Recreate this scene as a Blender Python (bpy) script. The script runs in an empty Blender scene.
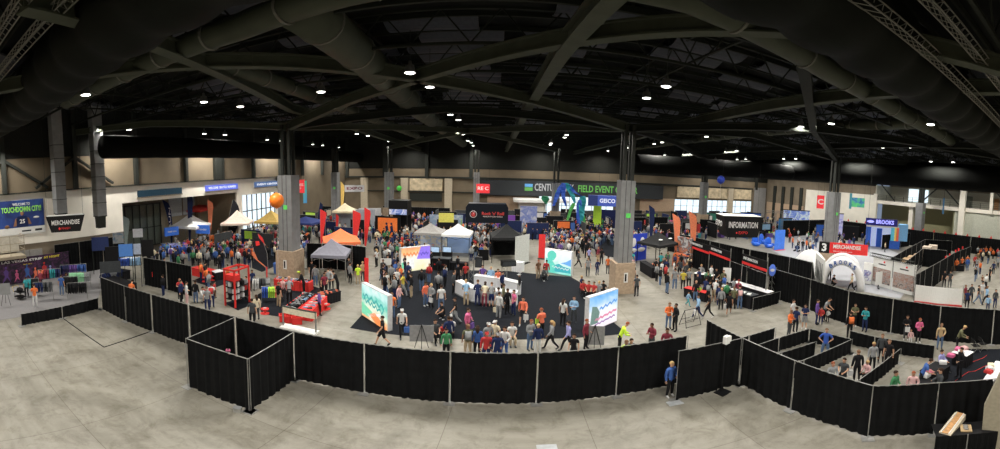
import bpy, bmesh, math, random
from math import pi, sin, cos, radians as R
from mathutils import Vector, Matrix
random.seed(7)
SC = bpy.context.scene
COL = SC.collection

# ------------------------------------------------------------------ camera model (panoramic, 154 degrees)
F, PT, RL, YC, H = 372.56, -.0777, -.0242, 200.32, 9.253
ROT = Matrix.Rotation(PT, 3, 'X') @ Matrix.Rotation(RL, 3, 'Y')
def ray(x, y):
    lon = (x-500)/F; lat = (YC-y)/F
    return ROT @ Vector((sin(lon)*cos(lat), cos(lon)*cos(lat), sin(lat)))
def at(x, y, z=0.0):
    d = ray(x, y); t = (z-H)/d.z
    return Vector((t*d.x, t*d.y, z))
def atR(x, y, r):
    d = ray(x, y); t = r/math.hypot(d.x, d.y)
    return Vector((t*d.x, t*d.y, H+t*d.z))
def atY(x, y, Y):
    d = ray(x, y); t = Y/d.y
    return Vector((t*d.x, Y, H+t*d.z))
cd = bpy.data.cameras.new('camera'); cam = bpy.data.objects.new('camera', cd); COL.objects.link(cam)
cd.type = 'PANO'; cd.panorama_type = 'EQUIRECTANGULAR'
cd.longitude_min = -500/F; cd.longitude_max = 500/F
cd.latitude_max = YC/F; cd.latitude_min = -(449-YC)/F
cd.clip_start = .05; cd.clip_end = 500
cam.matrix_world = Matrix.Translation((0, 0, H)) @ (ROT @ Matrix.Rotation(pi/2, 3, 'X')).to_4x4()
SC.camera = cam
SC.view_settings.view_transform = 'Standard'
try: SC.view_settings.look = 'None'
except Exception: pass
SC.view_settings.gamma = 1; SC.view_settings.use_curve_mapping = False
SC.view_settings.exposure = 0.1
w = bpy.data.worlds.new('world'); SC.world = w; w.use_nodes = True
w.node_tree.nodes['Background'].inputs[0].default_value = (.6, .75, 1, 1)
w.node_tree.nodes['Background'].inputs[1].default_value = .3

# ------------------------------------------------------------------ materials
MATS = {}
def mat(name, c, rough=.7, metal=0, em=0, var=.12, scale=6, bump=0):
    if name in MATS: return MATS[name]
    m = bpy.data.materials.new(name); m.use_nodes = True; nt = m.node_tree; b = nt.nodes['Principled BSDF']
    b.inputs['Roughness'].default_value = rough; b.inputs['Metallic'].default_value = metal
    if max(c) < .1 and rough > .42: b.inputs['Specular IOR Level'].default_value = .12
    tc = nt.nodes.new('ShaderNodeTexCoord'); n = nt.nodes.new('ShaderNodeTexNoise'); n.inputs['Scale'].default_value = scale
    n.inputs['Detail'].default_value = 3
    nt.links.new(tc.outputs['Object'], n.inputs['Vector'])
    r = nt.nodes.new('ShaderNodeValToRGB'); e = r.color_ramp.elements
    e[0].position = .3; e[1].position = .7
    e[0].color = tuple(max(0, v*(1-var)) for v in c)+(1,); e[1].color = tuple(min(1, v*(1+var)) for v in c)+(1,)
    nt.links.new(n.outputs['Fac'], r.inputs['Fac']); nt.links.new(r.outputs['Color'], b.inputs['Base Color'])
    if em:
        nt.links.new(r.outputs['Color'], b.inputs['Emission Color']); b.inputs['Emission Strength'].default_value = em
        if em >= .5: nt.links.remove(b.inputs['Base Color'].links[0]); b.inputs['Base Color'].default_value = (.04, .04, .045, 1)
    if bump:
        bp = nt.nodes.new('ShaderNodeBump'); bp.inputs['Strength'].default_value = bump
        nt.links.new(n.outputs['Fac'], bp.inputs['Height']); nt.links.new(bp.outputs['Normal'], b.inputs['Normal'])
    MATS[name] = m; return m
def printed(name, cols, scale=2., em=0, detail=4, rough=.5, stretch=(1, 1, 1), dist=.6, axis=None):
    """printed or lit graphic: soft patches of several colours"""
    m = bpy.data.materials.new(name); m.use_nodes = True; nt = m.node_tree; b = nt.nodes['Principled BSDF']
    b.inputs['Roughness'].default_value = rough
    tc = nt.nodes.new('ShaderNodeTexCoord'); mp = nt.nodes.new('ShaderNodeMapping'); mp.inputs['Scale'].default_value = stretch
    n = nt.nodes.new('ShaderNodeTexNoise'); n.inputs['Scale'].default_value = scale; n.inputs['Detail'].default_value = detail
    n.inputs['Distortion'].default_value = dist
    nt.links.new(tc.outputs['Object'], mp.inputs['Vector']); nt.links.new(mp.outputs['Vector'], n.inputs['Vector'])
    fac = n.outputs['Fac']
    if axis is not None:
        sp = nt.nodes.new('ShaderNodeSeparateXYZ'); nt.links.new(tc.outputs['Generated'], sp.inputs[0])
        mx = nt.nodes.new('ShaderNodeMath'); mx.operation = 'MULTIPLY_ADD'; mx.inputs[1].default_value = .55
        nt.links.new(fac, mx.inputs[0])
        a2 = nt.nodes.new('ShaderNodeMath'); a2.operation = 'MULTIPLY'; a2.inputs[1].default_value = .62
        nt.links.new(sp.outputs[axis], a2.inputs[0]); nt.links.new(a2.outputs[0], mx.inputs[2])
        fac = mx.outputs[0]; lo, hi = .15, 1.0
    else: lo, hi = .3, .7
    r = nt.nodes.new('ShaderNodeValToRGB'); e = r.color_ramp.elements
    k = len(cols)
    while len(e) < k: e.new(.5)
    for i, c in enumerate(cols):
        e[i].position = lo+(hi-lo)*i/(k-1); e[i].color = tuple(c)+(1,)
    nt.links.new(fac, r.inputs['Fac']); nt.links.new(r.outputs['Color'], b.inputs['Base Color'])
    if em:
        nt.links.new(r.outputs['Color'], b.inputs['Emission Color']); b.inputs['Emission Strength'].default_value = em
        if em >= .5: nt.links.remove(b.inputs['Base Color'].links[0]); b.inputs['Base Color'].default_value = (.04, .04, .045, 1)
    return m

def concrete():
    m = bpy.data.materials.new('polished_concrete'); m.use_nodes = True; nt = m.node_tree; b = nt.nodes['Principled BSDF']; L = nt.links.new
    g = nt.nodes.new('ShaderNodeNewGeometry')
    def noise(s, d, rr=.6, di=0):
        n = nt.nodes.new('ShaderNodeTexNoise'); n.inputs['Scale'].default_value = s; n.inputs['Detail'].default_value = d
        n.inputs['Roughness'].default_value = rr; n.inputs['Distortion'].default_value = di
        L(g.outputs['Position'], n.inputs['Vector']); return n
    n1 = noise(.22, 9, .72, 1.2); n2 = noise(1.1, 9, .78, .6); n3 = noise(18, 3)
    r1 = nt.nodes.new('ShaderNodeValToRGB'); e = r1.color_ramp.elements
    e[0].position = .33; e[0].color = (.178, .167, .138, 1); e[1].position = .66; e[1].color = (.305, .29, .248, 1)
    x = e.new(.5); x.color = (.25, .237, .202, 1)
    L(n1.outputs['Fac'], r1.inputs['Fac'])
    r2 = nt.nodes.new('ShaderNodeValToRGB'); e = r2.color_ramp.elements
    e[0].position = .36; e[0].color = (.6, .58, .53, 1); e[1].position = .52; e[1].color = (1, 1, 1, 1)
    L(n2.outputs['Fac'], r2.inputs['Fac'])
    mx = nt.nodes.new('ShaderNodeMixRGB'); mx.blend_type = 'MULTIPLY'; mx.inputs[0].default_value = .8
    L(r1.outputs[0], mx.inputs[1]); L(r2.outputs[0], mx.inputs[2])
    # streaky wear along the hall
    mp = nt.nodes.new('ShaderNodeMapping'); mp.inputs['Scale'].default_value = (.3, 2.6, 1); L(g.outputs['Position'], mp.inputs['Vector'])
    n4 = nt.nodes.new('ShaderNodeTexNoise'); n4.inputs['Scale'].default_value = 1.; n4.inputs['Detail'].default_value = 5; L(mp.outputs[0], n4.inputs['Vector'])
    r4 = nt.nodes.new('ShaderNodeValToRGB'); e = r4.color_ramp.elements; e[0].position = .3; e[0].color = (.78, .77, .74, 1); e[1].position = .6; e[1].color = (1, 1, 1, 1)
    L(n4.outputs['Fac'], r4.inputs['Fac'])
    m2 = nt.nodes.new('ShaderNodeMixRGB'); m2.blend_type = 'MULTIPLY'; m2.inputs[0].default_value = .8
    L(mx.outputs[0], m2.inputs[1]); L(r4.outputs[0], m2.inputs[2])
    # slab joints
    bk = nt.nodes.new('ShaderNodeTexBrick'); bk.offset = 0; bk.inputs['Scale'].default_value = 1; bk.inputs['Brick Width'].default_value = 4.6
    bk.inputs['Row Height'].default_value = 4.6; bk.inputs['Mortar Size'].default_value = .012; bk.inputs['Mortar Smooth'].default_value = .3
    bk.inputs['Color1'].default_value = (1, 1, 1, 1); bk.inputs['Color2'].default_value = (.95, .95, .94, 1); bk.inputs['Mortar'].default_value = (.5, .47, .42, 1)
    m0 = nt.nodes.new('ShaderNodeMapping'); m0.inputs['Rotation'].default_value = (0, 0, .04); m0.inputs['Location'].default_value = (2, .3, 0)
    L(g.outputs['Position'], m0.inputs['Vector']); L(m0.outputs[0], bk.inputs['Vector'])
    m3 = nt.nodes.new('ShaderNodeMixRGB'); m3.blend_type = 'MULTIPLY'; m3.inputs[0].default_value = 1
    L(m2.outputs[0], m3.inputs[1]); L(bk.outputs['Color'], m3.inputs[2])
    L(m3.outputs[0], b.inputs['Base Color'])
    rr = nt.nodes.new('ShaderNodeMapRange'); rr.inputs['To Min'].default_value = .35; rr.inputs['To Max'].default_value = .6
    L(n2.outputs['Fac'], rr.inputs['Value']); L(rr.outputs[0], b.inputs['Roughness'])
    bp = nt.nodes.new('ShaderNodeBump'); bp.inputs['Strength'].default_value = .05; L(n3.outputs['Fac'], bp.inputs['Height']); L(bp.outputs[0], b.inputs['Normal'])
    return m
CON = concrete()
BLK = mat('black_drape_cloth', (.0055, .006, .0065), .95, var=.3, scale=3); BLK.node_tree.nodes['Principled BSDF'].inputs['Specular IOR Level'].default_value = .15
PIPE = mat('aluminium_pipe', (.26, .26, .25), .5, .4)
STEEL = mat('dark_steel', (.035, .038, .034), .6, .2)
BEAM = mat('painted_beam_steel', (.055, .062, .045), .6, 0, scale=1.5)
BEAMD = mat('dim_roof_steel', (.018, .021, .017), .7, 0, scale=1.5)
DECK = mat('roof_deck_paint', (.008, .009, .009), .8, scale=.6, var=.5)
DUCTB = mat('black_duct_wrap', (.005, .0065, .005), .7, scale=1.2, var=.3, bump=.2)
DUCTG = mat('grey_green_duct_sheet', (.055, .062, .045), .55, .1, scale=1.2)
WHITE = mat('white_wall_paint', (.86, .82, .73), .8, scale=.8, var=.05)
TAN = mat('tan_wall_paint', (.17, .135, .09), .85, scale=.5, var=.12)
TAND = mat('brown_wall_panel', (.22, .18, .13), .85, scale=.7)
GREY = mat('grey_metal_cladding', (.23, .235, .24), .6, .1, scale=2)
STONE = mat('tan_stone_cladding', (.40, .30, .21), .8, scale=5, var=.2)
DARK = mat('charcoal_board', (.045, .05, .055), .6)
BLACK = mat('black_plastic', (.012, .012, .013), .45)
WHT = mat('white_plastic', (.75, .75, .73), .5, var=.04)
WOOD = mat('light_wood', (.5, .27, .11), .6, var=.3, scale=9)
CARD = mat('cardboard', (.42, .28, .16), .85)
GLASSW = mat('daylit_window_glass', (.75, .87, 1.), .1, em=1.3, var=.12, scale=.7)

# ------------------------------------------------------------------ mesh builder
class MB:
    def __init__(s): s.v = []; s.f = []; s.sm = False
    def add(s, vs, fs):
        o = len(s.v); s.v += [tuple(v) for v in vs]; s.f += [tuple(i+o for i in f) for f in fs]; return s
    def box(s, c, d, rz=0, M=None):
        hx, hy, hz = d[0]/2, d[1]/2, d[2]/2
        vs = [Vector((x*hx, y*hy, z*hz)) for x in (-1, 1) for y in (-1, 1) for z in (-1, 1)]
        m = Matrix.Rotation(rz, 3, 'Z') if M is None else M
        vs = [m @ v + Vector(c) for v in vs]
        return s.add(vs, [(0, 1, 3, 2), (4, 6, 7, 5), (0, 4, 5, 1), (2, 3, 7, 6), (0, 2, 6, 4), (1, 5, 7, 3)])
    def bbox(s, a, b):
        return s.box([(a[i]+b[i])/2 for i in range(3)], [abs(a[i]-b[i]) for i in range(3)])
    def beam(s, a, b, wd, ht):
        a = Vector(a); b = Vector(b); d = b-a; L = d.length
        if L < 1e-6: return s
        x = d/L; up = Vector((0, 0, 1)) if abs(x.z) < .95 else Vector((0, 1, 0))
        y = up.cross(x).normalized(); z = x.cross(y)
        return s.box((a+b)/2, (L, wd, ht), M=Matrix((x, y, z)).transposed())
    def tube(s, pts, r, n=8, cap=True):
        pts = [Vector(p) for p in pts]; rs = r if isinstance(r, (list, tuple)) else [r]*len(pts)
        o = len(s.v); m = len(pts); ref = None
        for i, p in enumerate(pts):
            t = (pts[min(i+1, m-1)]-pts[max(i-1, 0)]).normalized()
            if ref is None: ref = Vector((0, 0, 1)) if abs(t.z) < .9 else Vector((1, 0, 0))
            u = (ref - t*ref.dot(t)).normalized(); ref = u; v = t.cross(u)
            for k in range(n):
                a = 2*pi*k/n; s.v.append(tuple(p+rs[i]*(cos(a)*u+sin(a)*v)))
        for i in range(m-1):
            for k in range(n):
                a = o+i*n+k; b = o+i*n+(k+1) % n; s.f.append((a, b, b+n, a+n))
        if cap: s.f.append(tuple(o+k for k in reversed(range(n)))); s.f.append(tuple(o+(m-1)*n+k for k in range(n)))
        return s
    def prism(s, pts, off):
        n = len(pts); off = Vector(off); a = [Vector(p) for p in pts]
        return s.add(a+[p+off for p in a], [tuple(range(n))[::-1], tuple(range(n, 2*n))]+[(i, (i+1) % n, (i+1) % n+n, i+n) for i in range(n)])
    def ball(s, c, r, n=12, m=8):
        r = r if isinstance(r, (tuple, list)) else (r, r, r); o = len(s.v)
        s.v.append((c[0], c[1], c[2]+r[2]))
        for j in range(1, m):
            t = pi*j/m
            for k in range(n):
                a = 2*pi*k/n; s.v.append((c[0]+r[0]*sin(t)*cos(a), c[1]+r[1]*sin(t)*sin(a), c[2]+r[2]*cos(t)))
        s.v.append((c[0], c[1], c[2]-r[2])); e = len(s.v)-1
        for k in range(n):
            s.f.append((o, o+1+k, o+1+(k+1) % n)); s.f.append((e, e-n+(k+1) % n, e-n+k))
        for j in range(m-2):
            for k in range(n):
                a = o+1+j*n+k; b = o+1+j*n+(k+1) % n; s.f.append((a, a+n, b+n, b))
        return s
    def mesh(s, name, m, smooth=False):
        used = sorted({i for f in s.f for i in f}); mp = {i: k for k, i in enumerate(used)}
        me = bpy.data.meshes.new(name); me.from_pydata([s.v[i] for i in used], [], [tuple(mp[i] for i in f) for f in s.f]); me.validate()
        if m: me.materials.append(m)
        if smooth: me.polygons.foreach_set('use_smooth', [True]*len(me.polygons))
        me.update(); return me
    def build(s, name, m, parent=None, smooth=False):
        o = bpy.data.objects.new(name, s.mesh(name, m, smooth)); COL.objects.link(o)
        if parent: o.parent = parent
        return o

def tag(o, label=None, cat=None, group=None, kind=None):
    if label: o['label'] = label
    if cat: o['category'] = cat
    if group: o['group'] = group
    if kind: o['kind'] = kind
    return o
def thing(name, label, cat, loc=(0, 0, 0), rz=0, group=None):
    o = bpy.data.objects.new(name, None); COL.objects.link(o); o.location = loc; o.rotation_euler = (0, 0, rz)
    o.empty_display_size = .2
    return tag(o, label, cat, group)
def struct(name, mb, m, label=None, smooth=False):
    o = mb.build(name, m, None, smooth); o['kind'] = 'structure'
    if label: o['label'] = label
    return o
TEXTS = []
def text(s, parent, m, loc, wid, hgt, rot, name='lettering', ext=.012, off=.0, shear=0):
    """lettering fitted to a width and a cap height; rot: Euler"""
    c = bpy.data.curves.new(name, 'FONT'); c.body = s; c.extrude = ext; c.align_x = 'CENTER'; c.align_y = 'CENTER'; c.offset = off; c.shear = shear
    c.resolution_u = 2
    c.materials.append(m); o = bpy.data.objects.new(name, c); COL.objects.link(o); o.parent = parent
    o.location = loc; o.rotation_euler = rot; TEXTS.append((o, wid, hgt)); return o
FACE = (pi/2, 0, 0)      # lettering that faces -Y of its parent
COLR = dict(black=(.014, .014, .016), navy=(.02, .03, .09), blue=(.04, .11, .36), royal=(.03, .09, .42), lightblue=(.25, .42, .62), teal=(.03, .3, .33), green=(.04, .2, .08),
  lime=(.45, .75, .08), yellow=(.6, .48, .06), orange=(.72, .16, .035), coral=(.75, .17, .09), red=(.45, .03, .03), maroon=(.2, .02, .04), pink=(.6, .12, .26),
  purple=(.12, .06, .26), lavender=(.32, .32, .62), white=(.6, .6, .6), grey=(.25, .26, .27), charcoal=(.06, .065, .07), olive=(.12, .12, .06),
  brown=(.16, .08, .04), tan=(.5, .36, .2), khaki=(.4, .31, .2), jeans=(.08, .14, .26), blond=(.5, .33, .14), cream=(.7, .62, .45), hair=(.035, .02, .014), auburn=(.25, .06, .02), hivis=(.6, .85, .05), skin=(.55, .31, .2), skin2=(.28, .14, .08), rose=(.65, .4, .4))
def cloth(c): return mat(('fabric_' if c not in ('skin', 'skin2') else 'body_')+c, COLR[c], .8, var=.1, scale=5)
# ------------------------------------------------------------------ the hall
XL, XR, YF, YB, ZR = -33.5, 66., 76., -11., 16.8
struct('floor', MB().bbox((-40, YB, -.3), (74, YF+3, 0)), CON, 'grey brown polished concrete floor of the hall')
roof = struct('ceiling', MB().bbox((-40, YB, ZR), (74, YF+3, ZR+.3)), DECK, 'very dark roof deck high over the hall')
# left wall: white plaster band with an opening and a window, tan panels over it
wl = MB(); x0, x1 = XL-.4, XL
wl.bbox((x0, YB, 3.5), (x1, 20.7, 8.35)); wl.bbox((x0, 20.7, 6.5), (x1, 50.5, 8.35)); wl.bbox((x0, 39.2, 0), (x1, 40.3, 6.5))
wl.bbox((x0, 48.6, 0), (x1, 54.3, 8.35)); wl.bbox((x0, 40.3, 0), (x1, 48.6, 1.0)); wl.bbox((x0, 40.3, 6.0), (x1, 48.6, 6.5))
struct('wall_left', wl, WHITE, 'white band of the left side wall')
struct('wall_left_lower', MB().bbox((XL-.5, YB, 0), (XL-.1, 20.7, 3.5)), TAND)
struct('wall_left_upper', MB().bbox((XL-.5, YB, 8.35), (XL-.1, YF, 11.6)).bbox((XL-.5, 54.3, 0), (XL-.1, YF, 8.35)), TAN)
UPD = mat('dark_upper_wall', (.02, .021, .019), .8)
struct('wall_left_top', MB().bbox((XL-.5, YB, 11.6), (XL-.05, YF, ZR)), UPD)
struct('trim_1', MB().bbox((XL-.1, YB, 8.3), (XL+.25, 54.3, 8.42)), STEEL)
struct('wall_left_recess', MB().bbox((-39.6, 20, 0), (-39.2, 40, 7)).bbox((-39.4, 20.3, 0), (XL-.4, 20.6, 7)).bbox((-39.4, 39.3, 0), (XL-.4, 39.6, 7)).bbox((-39.4, 20.3, 6.6), (XL-.4, 39.6, 7.1)), mat('recess_wall', (.3, .26, .19), .85))
sf = MB()
for k in range(9): sf.bbox((-38.9, 21+k*1.1, .2), (-38.8, 21.08+k*1.1, 5.6))
for z in (.2, 2.6, 5.6): sf.bbox((-38.9, 21, z), (-38.8, 29.9, z+.1))
o = struct('window_1', MB().bbox((-39.1, 21, .2), (-39.0, 29.9, 5.7)), mat('dim_glass', (.12, .14, .12), .2)); p = sf.build('window_frame', STEEL, o)
o = struct('window_2', MB().bbox((-39.1, 31.5, 3.6), (-39.0, 36.2, 6.2)), mat('pale_glass', (.42, .48, .52), .2)); MB().bbox((-39, 36.2, 0), (-38.8, 36.6, 6.6)).bbox((-39, 33.8, 3.6), (-38.9, 33.9, 6.2)).build('window_frame', TAN, o)
o = struct('window_3', MB().bbox((XL-.3, 40.3, 1.), (XL-.25, 48.6, 6.0)), GLASSW)
sf = MB()
for k in range(8): sf.bbox((XL-.25, 40.3+k*1.16, 1), (XL-.12, 40.4+k*1.16, 6))
for z in (1, 3.6): sf.bbox((XL-.25, 40.3, z), (XL-.12, 48.6, z+.12))
sf.build('window_frame', STEEL, o)
for i, y in enumerate((9.6, 10.9)):      # pair of doors under the white band
    o = struct('door_%d' % (i+1), MB().bbox((XL-.1, y-.62, 0), (XL-.02, y+.62, 2.9)), mat('grey_door_paint', (.3, .29, .27), .6))
    MB().bbox((XL-.02, y+(-.5 if i else .4), 1.25), (XL+.05, y+(-.4 if i else .5), 1.45)).build('door_handle', mat('red_push_bar', (.4, .03, .03)), o)
stl = MB()
for y in (1, 8.2, 15.4, 22.6, 29.8, 36.2, 42.9, 49.8, 57, 64.5, 71): stl.bbox((XL-.1, y-.2, 8.4), (XL+.35, y+.2, ZR))
stl.bbox((XL, 34.6, 8.4), (XL+.5, 35.8, ZR))
struct('trim_2', stl, STEEL)
dg = MB()
for y in (8.2, 15.4): dg.beam((XL+.2, y, 11.5), (XL+.2, y+4.2, 8.7), .25, .25); dg.beam((XL+.2, y, 11.5), (XL+.2, y-4.2, 8.7), .25, .25)
struct('trim_3', dg, STEEL)
# far wall
wf = MB().bbox((-40, YF, 0), (8, YF+.5, 9.6)).bbox((8, YF, 4.7), (24, YF+.5, 9.6)).bbox((24, YF, 0), (38.6, YF+.5, 9.6)).bbox((38.6, YF, 0), (61, YF+.5, 1.4)).bbox((38.6, YF, 4.6), (61, YF+.5, 9.6)).bbox((61, YF, 0), (74, YF+.5, 9.6))
for a, b in ((45.2, 47.3), (53.4, 54.1)): wf.bbox((a, YF, 1.4), (b, YF+.5, 4.6))
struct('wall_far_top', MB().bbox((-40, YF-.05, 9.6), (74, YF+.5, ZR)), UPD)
struct('wall_far', wf, TAN, 'tan far wall with pale pilasters')
pl = MB()
for x in (-28.9, -19.9, -10.6, 46.2, 53.8): pl.bbox((x-.75, YF-.7, 0), (x+.75, YF, 7.6))
struct('trim_4', pl, mat('pale_pilaster', (.52, .45, .34), .8))
pl = MB()
for x in (-33, -24.3, -15.2, -6, 62): pl.bbox((x-.35, YF-.5, 7.6), (x+.35, YF, ZR))
pl.bbox((-40, YF-.3, 7.6), (61, YF, 7.95)); pl.bbox((-40, YF-.3, 4.7), (-5, YF, 4.9)); pl.bbox((-18.8, YF-.2, 2.8), (-12, YF, 4.5))
struct('trim_5', pl, STEEL)
pl = MB()
for a, b in ((-18.8, -11.9), (-3.4, 1), (39, 45), (47.5, 53), (55, 60.5)): pl.bbox((a, YF-.25, 5.0), (b, YF, 7.5))
struct('trim_6', pl, mat('cream_shutter', (.6, .5, .34), .7, var=.3, scale=1.2))
struct('trim_7', MB().bbox((30, YF-.3, 1.7), (38.4, YF, 4.6)).bbox((-2.6, YF-.3, .3), (7.4, YF, 4.2)), mat('peach_tan_wall', (.5, .36, .25), .8))
for i, (a, b, z0, z1) in enumerate(((8, 24, .4, 4.7), (38.6, 45.2, 1.4, 4.6), (47.3, 53.4, 1.4, 4.6), (54.1, 61, 1.4, 4.6))):
    o = struct('window_%d' % (i+4), MB().bbox((a, YF+.2, z0), (b, YF+.3, z1)), GLASSW)
    s = MB(); n = max(3, int((b-a)/1.5))
    for k in range(n+1): s.bbox((a+(b-a)*k/n-.06, YF+.1, z0), (a+(b-a)*k/n+.06, YF+.2, z1))
    for z in (z0, (z0+z1)/2, z1-.1): s.bbox((a, YF+.1, z), (b, YF+.2, z+.1))
    s.build('window_frame', mat('window_frame_paint', (.35, .4, .42)), o)
struct('trim_8', MB().bbox((-4.2, YF-1, 4.4), (-4.1, YF, 7.4)).bbox((-4.2, YF-1.2, 4.45), (35, YF-.3, 7.5)), DARK, 'long charcoal fascia on the far wall')
sg = thing('venue_sign', 'white and green hall name lettering on the charcoal fascia of the far wall', 'sign', (0, YF-1.22, 0))
LW = mat('sign_white_letter', (.85, .85, .85), em=.5); LG = mat('sign_green_letter', (.2, .75, .1), em=.5)
text('CENTURYLINK', sg, LW, (10.9, 0, 6.2), 8.1, 1.5, FACE, off=.02); text('FIELD EVENT CENTER', sg, LG, (22.3, 0, 6.15), 13, 1.45, FACE, off=.02)
MB().bbox((4.9, -.05, 5.5), (6.5, 0, 6.2)).build('emblem', LG, sg); MB().bbox((4.9, -.05, 6.3), (6.5, 0, 6.9)).build('emblem', mat('sign_blue', (.1, .3, .6), em=.4), sg)
o = thing('entrance_canopy', 'white flat entrance canopy with rounded end under the far hall sign', 'canopy', (0, 70, 0))
MB().prism([(2.6, 0, 3.6), (3.2, -1.2, 3.6), (13, -1.2, 3.6), (13, 5, 3.6), (2.6, 5, 3.6)], (0, 0, .45)).build('roof_slab', WHT, o)
MB().bbox((3.6, -.6, 1.9), (8.4, 4.5, 3.6)).build('soffit_box', mat('canopy_grey', (.5, .46, .4)), o)
for x in (8.5, 12.6): MB().bbox((x, 0, 0), (x+.2, .2, 3.6)).build('post', WHT, o)
struct('trim_12', MB().bbox((61.6, YF-.4, 0), (65.4, YF-.05, 8.2)), mat('grey_roller_door', (.3, .3, .3), .6))
rg = MB()
for k in range(4): rg.bbox((XR-.3, 62.5+k*3.2, 0), (XR-.05, 63.5+k*3.2, 9))
struct('trim_13', rg, STEEL)
struct('trim_14', MB().bbox((XR-.2, 62, 0), (XR-.06, 75.5, 4.6)), mat('peach_tan_wall', (.5, .36, .25), .8))
# right wall: white end bay, mezzanine with railing
wr = MB().bbox((XR, 41.8, 0), (XR+.4, 61.5, 8.7))
struct('wall_right', wr, WHITE, 'white bay of the right side wall')
struct('wall_right_upper', MB().bbox((XR, 41.8, 8.7), (XR+.4, YF, 10.6)).bbox((XR, 61.5, 0), (XR+.4, YF, 8.7)).bbox((XR+6, YB, 10.8), (XR+6.4, 42, 11.4)), TAND)
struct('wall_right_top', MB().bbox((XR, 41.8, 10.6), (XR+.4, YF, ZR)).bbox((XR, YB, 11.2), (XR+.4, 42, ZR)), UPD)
struct('wall_right_mezzanine', MB().bbox((XR+6, YB, 7.2), (XR+6.4, 42, 10.8)).bbox((XR, 41.5, 7), (XR+6, 41.8, 10.8)), mat('mezz_wall_paint', (.5, .5, .42), .8))
struct('wall_right_lower', MB().bbox((XR+3.5, 24, 0), (XR+3.9, 42, 7)).bbox((XR+3.5, 24, 0), (XR+.2, 24.3, 7)), mat('olive_wall_paint', (.3, .29, .17), .85))
struct('wall_right_near', MB().bbox((XR+.1, YB, 0), (XR+.5, 24, 7)), mat('pale_grey_wall', (.52, .54, .46), .8))
struct('trim_9', MB().bbox((XR-.2, YB, 7.0), (XR+6, 42, 7.7)), WHITE, 'white edge of the mezzanine walkway')
rl = MB()
for z in (8.1, 8.45, 8.8): rl.bbox((XR-.12, YB, z), (XR-.08, 42, z+.04))
for k in range(27): rl.bbox((XR-.14, YB+k*2, 7.7), (XR-.06, YB+k*2+.07, 8.85))
o = rl.build('mezzanine_railing', STEEL); tag(o, 'dark railing along the upper walkway on the right side wall', 'railing')
struct('trim_10', MB().bbox((XR-.9, 21.8, 0), (XR-.1, 22.9, 11)).bbox((XR-.5, 16.6, 7), (XR-.1, 17.2, 11)).bbox((XR-.3, 41.2, 0), (XR+.3, 42, 9)).bbox((XR+.5, 33, 0), (XR+1.2, 33.9, 7)), WHITE)
struct('window_8', MB().bbox((XR+5.9, 32.4, 7.9), (XR+5.95, 37, 10.6)), GLASSW)
struct('door_3', MB().bbox((XR+5.9, 22.5, 7.7), (XR+5.98, 24, 10)), mat('grey_green_door', (.2, .22, .18)))
struct('door_4', MB().bbox((XR+5.9, 17, 7.7), (XR+5.98, 18, 9.9)), WOOD)
dg = MB()
for y, s in ((38.6, 1), (29.4, -1), (24.5, 1), (14.5, 1)): dg.beam((XR-.4, y+s*2.2, 11.5), (XR-.4, y-s*1.7, 7.9), .22, .22)
struct('trim_11', dg, STEEL)
struct('wall_front', MB().bbox((-40, YB-.4, 0), (74, YB, ZR)), TAND)
# columns: dark steel above, grey cladding below, stone base
def column(i, x, y, base=2.5, wd=1.15, clad=8.9, green=True):
    o = struct('column_%d' % i, MB().bbox((x-wd/2, y-wd/2, base), (x+wd/2, y+wd/2, clad)), GREY, 'grey clad roof column on a tan stone base')
    s = MB()
    for dx in (-.33, .33):
        for dy in (-.33, .33): s.bbox((x+dx-.12, y+dy-.12, clad-.3), (x+dx+.12, y+dy+.12, 13.2))
    s.build('column_shaft', STEEL, o)
    if base > .3:
        b = MB().bbox((x-wd/2-.22, y-wd/2-.22, 0), (x+wd/2+.22, y+wd/2+.22, base)).build('column_base', STONE, o)
        MB().bbox((x-.1, y-wd/2-.25, .95), (x+.22, y-wd/2-.22, 1.75)).build('notice', WHT, b)
        MB().bbox((x-.04, y-wd/2-.26, 1.05), (x+.1, y-wd/2-.25, 1.65)).build('notice_mark', BLACK, b)
    s = MB()
    for dx in (-.2, .2): s.bbox((x+dx-.015, y-wd/2-.02, base), (x+dx+.015, y-wd/2, clad))
    s.build('panel_seam', STEEL, o)
    if green:
        MB().bbox((x-.1, y-wd/2-.04, 6.05), (x+.25, y-wd/2-.01, 6.4)).build('exit_tag', mat('green_tag', (.1, .55, .1), em=.3), o)
cA, cB = at(290.5, 277), at(621, 291)
column(1, cA.x, cA.y, wd=1.35); column(2, cB.x, cB.y); column(3, 36.3, 29.1, base=1.6, wd=1.3); column(4, 62.6, 29.5, wd=1.4, clad=8.0)
column(5, 9.1, 60.5, base=3, clad=7.6); column(6, 35.6, 58.5, base=3); column(7, -18.3, 59.5, base=3, wd=1.3); column(8, -4.6, YF-4, base=0.2, clad=9); column(9, -27.5, 58, base=.2)
s = MB()
for c in (cA, cB): s.ball((c.x, c.y-.8, 5.0), (.14, .14, .2), 8, 6)
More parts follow.
